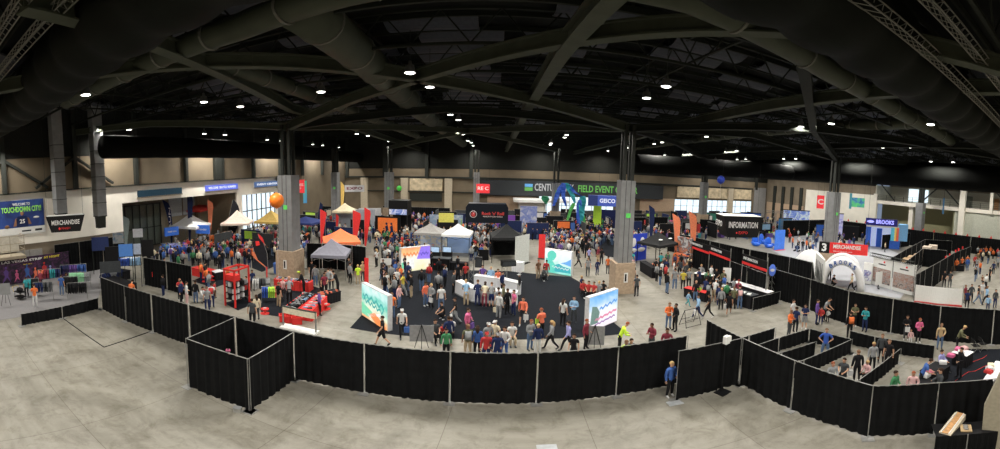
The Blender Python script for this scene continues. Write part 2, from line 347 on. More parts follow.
# vertical duct drops on the left wall
for i, (xx, yy) in enumerate(((60.5, 213), (100.2, 215.5))):
    d = ray(xx, yy); t = -31.9/d.x; y = t*d.y; zb = H+t*d.z
    o = thing('duct_drop', 'grey sheet metal duct drop beside the white wall, %s' % ('above the merchandise sign' if i == 0 else 'right of the merchandise sign'), 'duct', (-31.9, y, 0), 0, 'duct drops on the left wall')
    MB().bbox((-.5, -.5, zb), (.5, .5, ZR)).build('duct', GREY, o)
    for k in range(1, 6): MB().bbox((-.53, -.53, zb+k*1.25), (.53, .53, zb+k*1.25+.05)).build('flange', STEEL, o)
    MB().prism([(-.5, -.5, zb), (.5, -.5, zb), (.5, .5, zb), (-.5, .5, zb)], (.0, 0, -.1)).prism([(-.4, -.4, zb-.1), (.4, -.4, zb-.1), (.3, -.4, zb-1.2), (-.3, -.4, zb-1.2)], (0, .8, 0)).build('diffuser', STEEL, o)

# ------------------------------------------------------------------ roof structure
def beam_line(name, pts, wd, ht, m, flange=True):
    s = MB()
    for a, b in zip(pts, pts[1:]): s.beam(a, b, wd*.35, ht); 
    for a, b in zip(pts, pts[1:]):
        s.beam((a[0], a[1], a[2]-ht/2), (b[0], b[1], b[2]-ht/2), wd, .08); s.beam((a[0], a[1], a[2]+ht/2), (b[0], b[1], b[2]+ht/2), wd, .08)
    return struct(name, s, m)
A = (cA.x, cA.y, 13.0); B = (cB.x, cB.y, 13.0)
beam_line('roof_beam_1', [A, (-9.5, 22.5, 14.0), (-5.6, 20.2, 14.3), (1.6, 13.6, 14.3), (7.5, 8.2, 14.3), (15, 1, 14.2)], .5, .6, BEAM)
beam_line('roof_beam_2', [B, (2, 24, 14), (-3.3, 20.2, 14.3), (-10, 13, 14.3), (-16, 7, 14.3), (-22, 0, 14.2)], .5, .6, BEAM)
beam_line('roof_beam_3', [(2.9, 4, 14.3), (2.2, 14, 14.25), (1.9, 27, 14.25), (1.6, 50, 14.1), (1, 76, 13.6)], .6, .6, BEAM)
beam_line('roof_beam_4', [(-9, 3, 14.3), (-11.3, 11, 14.25), (-15.2, 24.3, 14.2), (-16.5, 50, 14), (-16.5, 76, 13.6)], .55, .6, BEAM)
beam_line('roof_beam_5', [(15.6, 4, 14.4), (14.9, 18, 14.2), (15, 28, 14.1), (15.2, 45, 13.8), (15, 76, 13.6)], .5, .6, BEAM)
beam_line('roof_beam_6', [A, (-3.7, 44, 14), (9.1, 60.5, 13)], .45, .5, BEAM); beam_line('roof_beam_7', [B, (-4, 44, 14), (-18.3, 59.5, 13)], .45, .5, BEAM)
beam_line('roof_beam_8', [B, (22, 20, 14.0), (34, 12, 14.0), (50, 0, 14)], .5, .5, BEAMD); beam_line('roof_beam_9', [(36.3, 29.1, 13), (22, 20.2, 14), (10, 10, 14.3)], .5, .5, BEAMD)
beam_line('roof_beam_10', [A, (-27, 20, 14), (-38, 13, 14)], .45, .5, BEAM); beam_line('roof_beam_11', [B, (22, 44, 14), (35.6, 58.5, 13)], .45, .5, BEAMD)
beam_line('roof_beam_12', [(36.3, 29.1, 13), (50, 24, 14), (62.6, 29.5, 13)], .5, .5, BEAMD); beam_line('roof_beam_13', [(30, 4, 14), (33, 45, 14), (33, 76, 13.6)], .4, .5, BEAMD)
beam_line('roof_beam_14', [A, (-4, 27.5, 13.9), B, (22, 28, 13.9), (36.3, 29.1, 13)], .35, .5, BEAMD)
def joist(name, a, b, z0, z1, step, m=BEAMD, r=.06):
    a = Vector(a); b = Vector(b); L = (b-a).length; n = max(2, int(L/step)); s = MB()
    P = lambda t, z: (a.x+(b.x-a.x)*t, a.y+(b.y-a.y)*t, z)
    s.beam(P(0, z0), P(1, z0), r*2.2, r*2.2); s.beam(P(0, z1), P(1, z1), r*2.6, r*2.2)
    for k in range(n):
        s.beam(P(k/n, z0), P((k+.5)/n, z1), r, r); s.beam(P((k+.5)/n, z1), P((k+1)/n, z0), r, r)
    return struct(name, s, m)
i = 0
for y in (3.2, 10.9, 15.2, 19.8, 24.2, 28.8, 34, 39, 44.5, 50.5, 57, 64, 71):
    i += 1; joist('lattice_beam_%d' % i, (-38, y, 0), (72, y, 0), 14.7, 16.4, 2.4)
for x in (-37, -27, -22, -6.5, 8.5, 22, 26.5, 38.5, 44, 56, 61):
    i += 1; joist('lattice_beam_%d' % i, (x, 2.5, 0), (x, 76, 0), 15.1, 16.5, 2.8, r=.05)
pu = MB()
for k in range(40): pu.bbox((-38, 1+k*1.9, 16.45), (72, 1.12+k*1.9, 16.7))
struct('purlin_beam_1', pu, BEAMD)
# sagging insulation batts between the purlins, faintly blue grey
bt = MB()
for k in range(2, 30):
    for j in range(-7, 12):
        if random.random() < .5: continue
        x = j*6+random.random()*2; y = 1.1+k*1.9; n = 6
        o0 = len(bt.v)
        for q in range(n+1):
            t = q/n; z = 16.55-.28*sin(pi*t)
            bt.v += [(x, y+t*1.8, z), (x+4.2, y+t*1.8, z-.05), (x, y+t*1.8, z+.06), (x+4.2, y+t*1.8, z+.06)]
        for q in range(n):
            a = o0+q*4; bt.f += [(a, a+4, a+5, a+1), (a+2, a+3, a+7, a+6), (a, a+2, a+6, a+4), (a+1, a+5, a+7, a+3)]
struct('ceiling_panel', bt, mat('blue_grey_insulation', (.05, .055, .07), .5), smooth=False)

def duct(name, label, pts, r, m, ring=0, bulge=0, n=20):
    P = [Vector(p) for p in pts]; pp = []; rr = []
    for a, b in zip(P, P[1:]):
        L = (b-a).length; k = max(1, int(L/(ring/6 if ring else 2)))
        for q in range(k): pp.append(a+(b-a)*q/k)
    pp.append(P[-1]); d = 0; prev = pp[0]
    for p in pp:
        d += (p-prev).length; prev = p
        rr.append(r*(1+bulge*abs(sin(pi*d/ring))) if ring else r)
    o = MB().tube(pp, rr, n).build(name, m, None, True); tag(o, label, 'duct'); return o
d = duct('air_duct', 'huge black wrapped duct with bulging segments crossing overhead nearest the viewpoint', [(-40, 6.0, 14.35), (-20, 6.9, 14.35), (-5, 5.7, 14.35), (4, 6.1, 14.35), (12, 6.7, 14.35), (22, 7.3, 14.35), (44, 6.4, 14.3)], 1.22, DUCTB, ring=2.3, bulge=.17)
for nm, lb, pts, r in (('air_duct', 'grey round duct running across just beyond the black wrapped duct', [(-22, 9.8, 14.45), (-8, 9.8, 14.45), (-4, 9.1, 14.45), (0, 8.7, 14.45), (4.5, 8.7, 14.45), (8, 9.5, 14.45), (12, 10.4, 14.45), (20, 11.3, 14.4), (32, 12.1, 14.4)], .5),
                       ('air_duct', 'wide grey round duct running away towards the far wall left of centre', [(-5.9, 9.8, 14.75), (-6.4, 17.3, 14.75), (-7.3, 32, 14.75), (-7.6, 74, 14.75)], .85),
                       ('air_duct', 'grey round duct branching back over the left part of the hall', [(-12, 9.8, 14.7), (-13, 30, 14.7), (-13, 60, 14.7)], .5),
                       ('air_duct', 'round duct hidden among the trusses right of centre', [(26, 10, 15.0), (26, 74, 15.0)], .5)):
    d = duct(nm, lb, pts, r, DUCTG); P = [Vector(p) for p in pts]
    for a, b in zip(P, P[1:]):
        k = max(1, int((b-a).length/2.6)); t = (b-a).normalized()
        for q in range(k):
            c = a+(b-a)*(q+.5)/k; MB().tube([c-t*.05, c+t*.05], r+.05, 18).build('joint_ring', mat('duct_ring_grey', (.12, .12, .1)), d)  # joint rings in one plain grey, paler than the duct
BAND = mat('black_band_cloth', (.003, .0035, .003), .9)
duct('air_duct', 'long black duct under the roof along the left wall', [(-30, 16.8, 12.15), (-30, 75.5, 12.0)], 1.08, BAND, ring=3, bulge=.03)
duct('air_duct', 'long black duct under the roof along the right wall', [(49, -6, 12.3), (48, 34, 12.3), (47, 62, 12.2)], 1.8, BAND, ring=3, bulge=.03)
duct('air_duct', 'black duct crossing the hall beyond the right half of the columns', [(17.5, 47, 10.95), (46, 47, 11.6)], 1.25, BAND, ring=3, bulge=.03)
def lattice(name, label, a, b, w_, n, m=PIPE, up=Vector((0, 0, 1))):
    a = Vector(a); b = Vector(b); x = (b-a).normalized(); y = up.cross(x)
    if y.length < .1: y = Vector((0, 1, 0))
    y.normalize(); z = x.cross(y); s = MB(); c = [(y*i+z*j)*w_/2 for i in (-1, 1) for j in (-1, 1)]
    for q in c: s.tube([a+q, b+q], .025, 5)
    for k in range(n):
        p = a+(b-a)*k/n; r = a+(b-a)*(k+1)/n
        for u, v in ((0, 1), (1, 3), (3, 2), (2, 0)): s.tube([p+c[u], r+c[v]], .014, 4, False)
    o = s.build(name, m); 
    if label: tag(o, label, 'truss')
    return o
DKP = mat('dark_truss_pipe', (.16, .16, .14), .5, .3)
lattice('lighting_truss', 'thin lattice lighting truss near the roof at the upper right', (6, 4.9, 13.9), (30, 5.4, 13.9), .3, 60, DKP)
lattice('lighting_truss', 'second thin lattice truss nearest the upper right corner', (6, 3.8, 14.2), (26, 3.8, 14.2), .3, 50, DKP)
lattice('lighting_truss', 'thin lattice truss at the upper left corner', (-30, 4.0, 14.2), (-6, 4.0, 14.2), .3, 60, DKP)
lattice('lighting_truss', 'second thin lattice truss nearest the upper left corner', (-30, 3.0, 14.3), (-6, 3.0, 14.3), .3, 60, DKP)

# ------------------------------------------------------------------ high bay lamps
HS = MB().tube([(0, 0, .62), (0, 0, .42), (0, 0, .38), (0, 0, .02), (0, 0, 0)], [.07, .1, .2, .27, .31], 16).mesh('lamp_housing', mat('lamp_housing_metal', (.32, .32, .3), .4, .5), True)
LN = MB().tube([(0, 0, -.03), (0, 0, .01)], [.2, .26], 16).mesh('lamp_lens', mat('lamp_lens_glow', (1, .97, .9), em=9, var=0), True)
CB = MB().tube([(0, 0, .6), (0, 0, 2.6)], .018, 5).mesh('lamp_rod', STEEL)
XG = (-31.5, -17.3, -4.3, 7.9, 20.6, 32.8, 45.3, 58)
rown = ('nearest row', 'second row', 'third row', 'fourth row', 'fifth row', 'sixth row')
coln = ('along the left wall', 'above the left column line', 'left of the centre line', 'right of the centre line', 'over the right aisle', 'over the right half', 'before the right wall', 'along the right wall')
for ci, x in enumerate(XG):
    for ri, y in enumerate((6.7, 18.9, 32.9, 46.9, 60.9, 72)):
        xs = x-(.0 if y < 40 else 1.0 if x < 0 else 0)
        for k, dy in enumerate((-1.65, 1.65)):
            if (ri == 5 and k) or (ri == 0 and (not k or ci not in (1, 4))): continue
            o = thing('high_bay_lamp', 'round high bay lamp hanging %s, %s, %s of its pair' % (coln[ci], rown[ri], 'nearer' if k == 0 else 'farther'), 'lamp', (xs+(.3 if k else 0), y+dy, 14.0) if ri else ((xs, 9.5, 13.7) if xs > 0 else (-16.8, 8.6, 13.6)), 0, 'high bay lamps under the roof')
            for nm, me in (('lamp_housing', HS), ('lamp_lens', LN), ('lamp_rod', CB)):
                c = bpy.data.objects.new(nm, me); COL.objects.link(c); c.parent = o
        if ri == 0:
            fill_data = bpy.data.lights.new('lamp_or_fill_light', 'AREA'); fill_data.shape = 'RECTANGLE'; fill_data.size = .6; fill_data.size_y = 3.6; fill_data.energy = 1000; fill_data.color = (1, .955, .87); fill_data.spread = R(156)
            fill_obj = bpy.data.objects.new('lamp_or_fill_light', fill_data); COL.objects.link(fill_obj); fill_obj.location = (xs, -7.2, 13.93)  # unseen fill lights added behind the viewpoint, with no fixtures
        ld = bpy.data.lights.new('lamp_or_fill_light', 'AREA'); ld.shape = 'RECTANGLE'; ld.size = .6; ld.size_y = 3.6; ld.energy = (800 if ri == 0 else 1200 if ri < 5 else 650)
        ld.color = (1, .955, .87); ld.spread = R(156)
        lo = bpy.data.objects.new('lamp_or_fill_light', ld); COL.objects.link(lo); lo.location = (xs+.15, y, 13.93) if ri else (xs, 6.0, 12.6)  # nearest-row lights also fill in where no fixture hangs
for x, y in ((-10.2, 19.7), (-27, 8.5), (28, 9)):
    o = thing('high_bay_lamp', 'single round high bay lamp near %s' % ('the crossing beams' if x == -10.2 else 'the left end of the black duct' if x < 0 else 'the right end of the black duct'), 'lamp', (x, y, 14.0), 0, 'high bay lamps under the roof')
    for nm, me in (('lamp_housing', HS), ('lamp_lens', LN), ('lamp_rod', CB)):
        c = bpy.data.objects.new(nm, me); COL.objects.link(c); c.parent = o
# ------------------------------------------------------------------ people: one skinned body per pose, clothes grown from it
def lerp(a, b, t): return tuple(a[i]+(b[i]-a[i])*t for i in range(3))
POSES = {}
def pose(name, lean=0, elL=None, wrL=None, elR=None, wrR=None, knL=None, anL=None, knR=None, anR=None, pz=.95, tilt=0, head=(0, 0)):
    POSES[name] = dict(lean=lean, elL=elL or (-.235, .03, 1.14), wrL=wrL or (-.25, -.04, .9), elR=elR or (.235, .03, 1.14), wrR=wrR or (.25, -.04, .9),
                       knL=knL or (-.11, -.01, .5), anL=anL or (-.12, .03, .09), knR=knR or (.11, -.01, .5), anR=anR or (.12, .03, .09), pz=pz, head=head)
pose('stand'); 
pose('easy', elR=(.27, .02, 1.16), wrR=(.16, -.16, 1.06), knL=(-.13, -.05, .5), anL=(-.15, .0, .09))
pose('walk', elL=(-.24, .12, 1.15), wrL=(-.25, .1, .91), elR=(.24, -.08, 1.15), wrR=(.23, -.24, .96), knL=(-.1, -.19, .53), anL=(-.1, -.32, .1), knR=(.1, .08, .5), anR=(.1, .36, .17), pz=.92)
pose('phone', elL=(-.24, -.04, 1.16), wrL=(-.1, -.27, 1.2), elR=(.24, -.04, 1.16), wrR=(.09, -.28, 1.22), head=(-.05, -.02))
pose('crossed', elL=(-.25, -.03, 1.15), wrL=(.04, -.2, 1.16), elR=(.25, -.03, 1.14), wrR=(-.03, -.23, 1.12), knR=(.14, -.03, .5), anR=(.17, .02, .09))
pose('hips', elL=(-.37, .05, 1.14), wrL=(-.19, -.02, 1.0), elR=(.37, .05, 1.14), wrR=(.19, -.02, 1.0), knL=(-.14, -.01, .5), anL=(-.19, .03, .09), knR=(.14, -.01, .5), anR=(.19, .03, .09))
pose('reach', lean=-.22, elL=(-.24, -.25, 1.12), wrL=(-.16, -.5, 1.02), elR=(.24, -.25, 1.12), wrR=(.16, -.5, 1.02), head=(-.06, -.03))
pose('sit', pz=.5, elL=(-.23, -.05, .74), wrL=(-.13, -.3, .66), elR=(.23, -.05, .74), wrR=(.13, -.3, .66), knL=(-.13, -.43, .5), anL=(-.13, -.43, .09), knR=(.13, -.43, .5), anR=(.13, -.43, .09))
pose('floor', pz=.14, elL=(-.25, -.1, .42), wrL=(-.12, -.34, .4), elR=(.25, -.1, .42), wrR=(.12, -.34, .4), knL=(-.16, -.42, .44), anL=(-.12, -.62, .08), knR=(.16, -.42, .44), anR=(.12, -.62, .08))
pose('crouch', pz=.42, lean=-.12, elL=(-.23, -.25, .68), wrL=(-.14, -.45, .55), elR=(.23, -.25, .68), wrR=(.14, -.45, .55), knL=(-.14, -.4, .46), anL=(-.14, -.1, .09), knR=(.14, -.38, .42), anR=(.14, -.06, .09))
def build_pose(name):
    p = POSES[name]; dz = p['pz']-.95; ln = p['lean']
    def T(z, y=0, x=0): return (x, y+ln*max(0, (z-.95))/.8*1.6, z+dz)
    V = []; Rr = []; E = []; bone = []
    def v(co, r): V.append(co); Rr.append(r if isinstance(r, tuple) else (r, r)); return len(V)-1
    pel = v(T(.95), (.15, .11)); sp = v(T(1.1), (.135, .1)); ch = v(T(1.28), (.165, .115)); up = v(T(1.42), (.13, .09))
    nk = v(T(1.5), (.052, .052)); hx, hz = p['head'][0], p['head'][1]
    h0 = v(T(1.575, -.015+hx*.6), (.07, .078)); h1 = v(T(1.66, -.02+hx, 0), (.082, .098)); h2 = v(T(1.735, -.005+hx), (.06, .07))
    E += [(pel, sp), (sp, ch), (ch, up), (up, nk), (nk, h0), (h0, h1), (h1, h2)]; bone += ['t', 't', 't', 't', 'n', 'h', 'h']
    hands = []
    for s, el, wr in ((-1, p['elL'], p['wrL']), (1, p['elR'], p['wrR'])):
        sh = v(T(1.41, .0, s*.175), .062); e = v(el, .043); f = v(lerp(el, wr, .35), .041); w_ = v(wr, .026)
        d = Vector(wr)-Vector(el); d.normalize(); h = Vector(wr)+d*.06
        if p is POSES.get('reach') or 'x' in name: pass
        hd = v(tuple(h), (.036, .02)); E += [(up, sh), (sh, e), (e, f), (f, w_), (w_, hd)]; bone += ['s', 'u', 'f', 'f', 'hand']; hands.append((s, Vector(wr), d, h))
    for s, kn, an in ((-1, p['knL'], p['anL']), (1, p['knR'], p['anR'])):
        hp = v((s*.095, 0, p['pz']-.07), (.094, .09)); m = v(lerp((s*.095, 0, p['pz']-.07), kn, .5), .078); k = v(kn, .056); c = v(lerp(kn, an, .3), .054); a = v(an, .036)
        up_ = Vector(kn)-Vector(an); fw = Vector((0, -1, 0))
        if an[2] > .14: fw = Vector((0, -.8, -.5)).normalized()
        t0 = v(tuple(Vector(an)+fw*.05+Vector((0, 0, -.045))), (.04, .03)); t1 = v(tuple(Vector(an)+fw*.16+Vector((0, 0, -.055))), (.036, .022))
        E += [(pel, hp), (hp, m), (m, k), (k, c), (c, a), (a, t0), (t0, t1)]; bone += ['p', 'th', 'th', 'ca', 'ca', 'ft', 'ft']
    me = bpy.data.meshes.new('tmp'); me.from_pydata(V, E, []); o = bpy.data.objects.new('tmp', me); COL.objects.link(o)
    md = o.modifiers.new('s', 'SKIN'); md.branch_smoothing = .6
    for i, sv in enumerate(me.skin_vertices[0].data): sv.radius = Rr[i]; sv.use_root = (i == 0)
    sd = o.modifiers.new('d', 'SUBSURF'); sd.levels = 1
    dg = bpy.context.evaluated_depsgraph_get(); ev = o.evaluated_get(dg); b = bpy.data.meshes.new_from_object(ev)
    VV = [tuple(q.co) for q in b.vertices]; FF = [tuple(q.vertices) for q in b.polygons]
    bpy.data.objects.remove(o); bpy.data.meshes.remove(me)
    segs = [(Vector(V[a]), Vector(V[c]), bone[i], i) for i, (a, c) in enumerate(E)]
    reg = []
    for f in FF:
        c = sum((Vector(VV[i]) for i in f), Vector())/len(f); best = None
        for a, d, bn, i in segs:
            ab = d-a; t = max(0, min(1, (c-a).dot(ab)/ab.length_squared)); ds = (c-a-ab*t).length
            r = Rr[E[i][0]][0]*(1-t)+Rr[E[i][1]][0]*t; q = ds-r*.9
            if best is None or q < best[0]: best = (q, bn, t)
        reg.append(best[1:])
    def isin(r, kind):
        b_, t = r
        if kind == 'tshort': return b_ in ('t', 's') or (b_ == 'u' and t < .62)
        if kind == 'tlong': return b_ in ('t', 's', 'u', 'f')
        if kind == 'plong': return b_ in ('p', 'th', 'ca')
        if kind == 'pshort': return b_ == 'p' or b_ == 'th'
        if kind == 'shoe': return b_ == 'ft'
        if kind == 'hair': return False
    def grow(kind, off):
        fs = [f for f, r in zip(FF, reg) if isin(r, kind)]
        if kind[0] == 'p': fs += [f for f, r in zip(FF, reg) if r[0] == 't' and sum(VV[i][2] for i in f)/len(f) < T(.98)[2] and f not in fs]
        nrm = {}
        for f in fs:
            a, c, d = (Vector(VV[i]) for i in f[:3]); n = (c-a).cross(d-a)
            for i in f: nrm[i] = nrm.get(i, Vector())+n
        mp = {}; m = MB()
        for i, n in nrm.items():
            mp[i] = len(m.v); m.v.append(tuple(Vector(VV[i])+(n.normalized() if n.length else n)*off))
        for f in fs: m.f.append(tuple(mp[i] for i in f))
        return m
    out = {}
    # body in skin colour, with nose, eyes, fingers and thumbs
    bd = MB(); bd.v = list(VV); bd.f = list(FF)
    hc = Vector(V[h1])
    bd.tube([hc+Vector((0, -.085, .03)), hc+Vector((0, -.125, -.012)), hc+Vector((0, -.09, -.02))], [.008, .015, .01], 6)
    for s in (-1, 1): bd.ball(hc+Vector((s*.088, .0, -.005)), (.014, .024, .032), 6, 5)
    for s, wr, d, h in hands:
        side = d.cross(Vector((0, 0, 1)) if abs(d.z) < .8 else Vector((0, -1, 0))).normalized(); dn = side.cross(d)
        for q, (o_, L) in enumerate(((-.03, .062), (-.01, .075), (.01, .07), (.029, .055))):
            b0 = h+d*.02+side*o_; m1 = b0+d*L*.6; bd.tube([b0, m1, m1+(d*.7+dn*.5*s).normalized()*L*.45], [.01, .009, .007], 6)
        b0 = wr+d*.03+side*.03; bd.tube([b0, b0+(side+d*.6).normalized()*.035, b0+(side*.6+d).normalized()*.06], [.012, .01, .008], 6)
    out['body'] = bd
    sh_ = grow('shoe', .012)
    for nm_, sg in (('shoeL', -1), ('shoeR', 1)):
        q = MB(); q.v = sh_.v; q.f = [f for f in sh_.f if sg*sum(sh_.v[i][0] for i in f) > 0]; out[nm_] = q
    for k, off in (('tshort', .016), ('tlong', .018), ('plong', .012), ('pshort', .02), ('shoe', .012)): out[k] = grow(k, off)
    # a shirt hem over the trousers
    for hl in ('short', 'long'):
        m = MB(); c = hc+Vector((0, .012, .022)); o0 = 0
        n, mm = 14, 7; R3 = (.092, .112, .105)
        for j in range(mm+1):
            t = pi*.60*j/mm
            for k in range(n):
                a = 2*pi*k/n; front = max(0, -sin(a)); tt = t*(1-.42*front)
                m.v.append((c.x+R3[0]*sin(tt)*cos(a)*1.03, c.y+R3[1]*sin(tt)*sin(a), c.z+R3[2]*cos(tt)))
        for j in range(mm):
            for k in range(n):
                a = j*n+k; b_ = j*n+(k+1) % n; m.f.append((a, a+n, b_+n, b_))
        if hl == 'long': m.tube([c+Vector((0, .05, .03)), c+Vector((0, .09, -.06)), c+Vector((0, .1, -.19)), c+Vector((0, .1, -.3))], [.06, .088, .085, .03], 10)
        out['hair'+hl] = m
    for nm_, sg in (('eyeL', -1), ('eyeR', 1)): out[nm_] = MB().ball(hc+Vector((sg*.033, -.088, .008)), (.012, .009, .008), 6, 4)
    out['mouth'] = MB().tube([hc+Vector((-.024, -.092, -.048)), hc+Vector((.024, -.092, -.048))], .006, 5)
    cp = MB(); c = hc+Vector((0, .01, .03)); cp.ball(c, (.098, .115, .095), 12, 8); cp.prism([c+Vector((-.07, -.09, .0)), c+Vector((.07, -.09, .0)), c+Vector((.05, -.19, -.015)), c+Vector((-.05, -.19, -.015))], (0, 0, .012)); out['cap'] = cp
    bk = MB(); u = Vector(V[ch]); bk.box(u+Vector((0, .19, -.02)), (.28, .15, .4)).box(u+Vector((0, .27, -.08)), (.2, .06, .2))
    for s in (-1, 1): bk.tube([u+Vector((s*.1, .12, .14)), u+Vector((s*.11, .0, .19)), u+Vector((s*.12, -.12, .08)), u+Vector((s*.13, -.06, -.12))], .016, 5)
    out['pack'] = bk
    out['_V'] = V; out['_reg'] = reg; out['_hand'] = [h for s, wr, d, h in hands]
    return out
BODY = {n: build_pose(n) for n in POSES}
MC = {}
def pm(pose_, part, m):
    k = (pose_, part, m.name)
    if k not in MC: MC[k] = BODY[pose_][part].mesh({'body': 'body', 'eyes': 'face'}.get(part, part), m, True)
    return MC[k]
FARM = {}
def far_mesh(pose_, top, bot, hair, skin):
    k = (pose_, top, bot, hair, skin)
    if k in FARM: return FARM[k]
    B_ = BODY[pose_]; m = MB(); mi = []
    for part, i in (('body', 0), ('tlong' if top in ('black', 'navy', 'grey', 'charcoal', 'maroon', 'brown', 'tan') else 'tshort', 1), ('plong', 2), ('hairshort' if hair != 'blond' else 'hairlong', 3), ('shoe', 4)):
        q = B_[part]; n = len(q.f); m.add(q.v, q.f); mi += [i]*n
    me = m.mesh('person', None, True)
    for c in (cloth(skin), cloth(top), cloth(bot), cloth(hair), cloth('black')): me.materials.append(c)
    if len(me.polygons) == len(mi): me.polygons.foreach_set('material_index', mi)
    FARM[k] = me; return me
PEOPLE = []
def person(x, y, ps, face, top, bot, hair, label, h=1.0, cap=None, pack=None, shorts=0, bag=None, sleeve=None, skin=None, group='people on the show floor', vest=None, P=None):
    """x, y: where the feet touch the floor, as a point of the photograph; face: 0 faces the viewpoint, 90 faces right"""
    p = at(x, y) if P is None else Vector(P)
    toward = math.atan2(p.x, p.y)          # azimuth of the person seen from the viewpoint
    rz = -toward+R(face)
    t = thing('person', label, 'person', p, rz, group); h *= random.uniform(.96, 1.03); t.scale = (h, h, h)
    skin = skin or random.choice(('skin', 'skin', 'skin', 'skin2'))
    sl = sleeve or ('tlong' if random.random() < .55 else 'tshort')
    sc_ = random.choice(('black', 'white', 'charcoal'))
    parts = [('body', 'body', cloth(skin)), (sl, 'shirt' if sl == 'tshort' else 'jacket', cloth(top)), ('pshort' if shorts else 'plong', 'shorts' if shorts else 'trousers', cloth(bot)), ('shoeL', 'shoe', cloth(sc_)), ('shoeR', 'shoe', cloth(sc_)),
             ('hairlong' if hair[0] == '+' else 'hairshort', 'hair', cloth(hair.lstrip('+'))), ('eyeL', 'eye', cloth('brown')), ('eyeR', 'eye', cloth('brown')), ('mouth', 'mouth', cloth('maroon'))]
    if cap: parts.append(('cap', 'cap', cloth(cap)))
    if pack: parts.append(('pack', 'backpack', cloth(pack)))
    for pt, nm, m in parts:
        c = bpy.data.objects.new(nm, pm(ps, pt, m)); COL.objects.link(c); c.parent = t
        if nm in ('cap', 'backpack'): c['label'] = '%s %s' % ({'hivis': 'yellow'}.get(cap if nm == 'cap' else pack, cap if nm == 'cap' else pack), nm)
    PEOPLE.append((p.x, p.y))
    if bag:
        hd = BODY[ps]['_hand'][1]; wp = Matrix.Rotation(rz, 3, 'Z') @ (hd*h) + p
        b = thing('shopping_bag', '%s shopping bag carried by %s' % (bag, short(label)), 'bag', (wp.x, wp.y, wp.z-.5), rz, 'bags carried by visitors')
        MB().prism([(-.13, -.05, 0), (.13, -.05, 0), (.15, .06, 0), (-.15, .06, 0)], (0, .01, .31)).build('bag_body', cloth(bag), b)
        MB().tube([(-.09, 0, .3), (-.05, 0, .5), (.05, 0, .5), (.09, 0, .3)], .008, 5).build('handle', cloth(bag), b)
    return t
def short(label):
    w_ = label.split(); return ' '.join(w_[:6])
# ------------------------------------------------------------------ pipe and drape
ORD = ['first', 'second', 'third', 'fourth', 'fifth', 'sixth', 'seventh', 'eighth', 'ninth', 'tenth', 'eleventh', 'twelfth', 'thirteenth', 'fourteenth', 'fifteenth', 'sixteenth', 'seventeenth', 'eighteenth', 'nineteenth', 'twentieth'] + ['%dth' % k for k in range(21, 60)]
def drape_panel(a, b, h, label, group, last=False, hem=.03, gap=0, posts=True, lbl=None):
    a = Vector((a[0], a[1], 0)); b = Vector((b[0], b[1], 0)); d = b-a; L = d.length; rz = math.atan2(d.y, d.x)
    t = thing('pipe_and_drape', label, 'drape', a, rz, group)
    n = max(6, int(L*22)); m = MB(); rows = 5; ph = random.random()*9; f1 = random.uniform(15, 20); hh = [random.random() for _ in range(n+1)]
    for s_ in (0, 1):
        for j in range(rows+1):
            z = j/rows
            for i in range(n+1):
                x = .03+(L-.06)*i/n; am = .03+.012*(1-z)
                y = am*sin(x*f1+ph+.8*sin(x*2.1+ph))+.02*sin(x*27+ph)*(1-z*.5)+(.012 if s_ else 0)
                zz = (hem*(.6+.4*sin(x*2.1+ph)+.5*sin(x*7+2*ph)*.5+.3*hh[i])) if j == 0 else z*(h-.03)
                m.v.append((x, y*.8, zz))
    N1 = (rows+1)*(n+1)
    for j in range(rows):
        for i in range(n):
            q = j*(n+1)+i; m.f.append((q, q+1, q+n+2, q+n+1)); m.f.append((q+N1, q+n+1+N1, q+n+2+N1, q+1+N1))
    m.build('curtain', BLK, t, True)
    MB().tube([(0, 0, h), (L, 0, h)], .02, 6).build('top_rail', PIPE, t)
    for x in ([0] + ([L] if last else [])) if posts else []:
        p = MB().tube([(x, -.05, 0), (x, -.05, h+.04)], .015, 7).build('upright_post', PIPE, t)
        MB().box((x, -.05, .012), (.42, .42, .02)).build('base_plate', PIPE, p)
    return t
def run(pts, h, where, group, **kw):
    pts = list(pts); L = []
    for a, b in zip(pts, pts[1:]):
        a = Vector((a[0], a[1])); b = Vector((b[0], b[1])); n = max(1, round((b-a).length/3.05)) if kw.get('split') else 1
        for q in range(n): L.append((a+(b-a)*q/n, a+(b-a)*(q+1)/n))
    k2 = {k: v for k, v in kw.items() if k != 'split'}
    n = len(L)
    for i, (a, b) in enumerate(L):
        nm = 'only panel' if n == 1 else '%s panel' % ORD[i] if i < n-1 else 'last panel'
        drape_panel(a, b, h, ('black drape %s %s' % (nm, where))[:110] if n > 1 else 'black drape '+where, group, last=(i == n-1), **k2)
T = 2.44
def tp(x, y, z=T): p = at(x, y, z); return (p.x, p.y)
g1 = 'tall drapes of the long front row'
run([tp(x, y) for x, y in ((99.7, 276.7), (124.5, 286), (151, 294), (188.3, 304.5), (234.8, 316.6), (293.2, 331.4), (364, 343.2), (450.4, 351.6), (538.2, 352.6), (618.7, 346.5), (687.5, 335.5))], T, 'from the left in the tall front row', g1)
run([tp(186.6, 338.6), tp(248, 359)], T, 'forming the front of the black booth nearest the viewpoint', 'drapes of the front booth')
run([tp(248, 359), tp(293, 332.4)], T, 'forming the right side of the nearest black booth', 'drapes of the front booth')
run([tp(234, 317.5), tp(187, 338)], T, 'forming the left side of the nearest black booth', 'drapes of the front booth', posts=False)
run([at(21.5, 326).xy, at(62.5, 318).xy, at(99, 309).xy], .85, 'of the low drape before the merchandise carpet', 'low drapes at the left')
run([tp(678.4, 351), tp(742.6, 338)], T, 'right of the gap with the blue-jacketed person', 'tall drapes of the right pen')
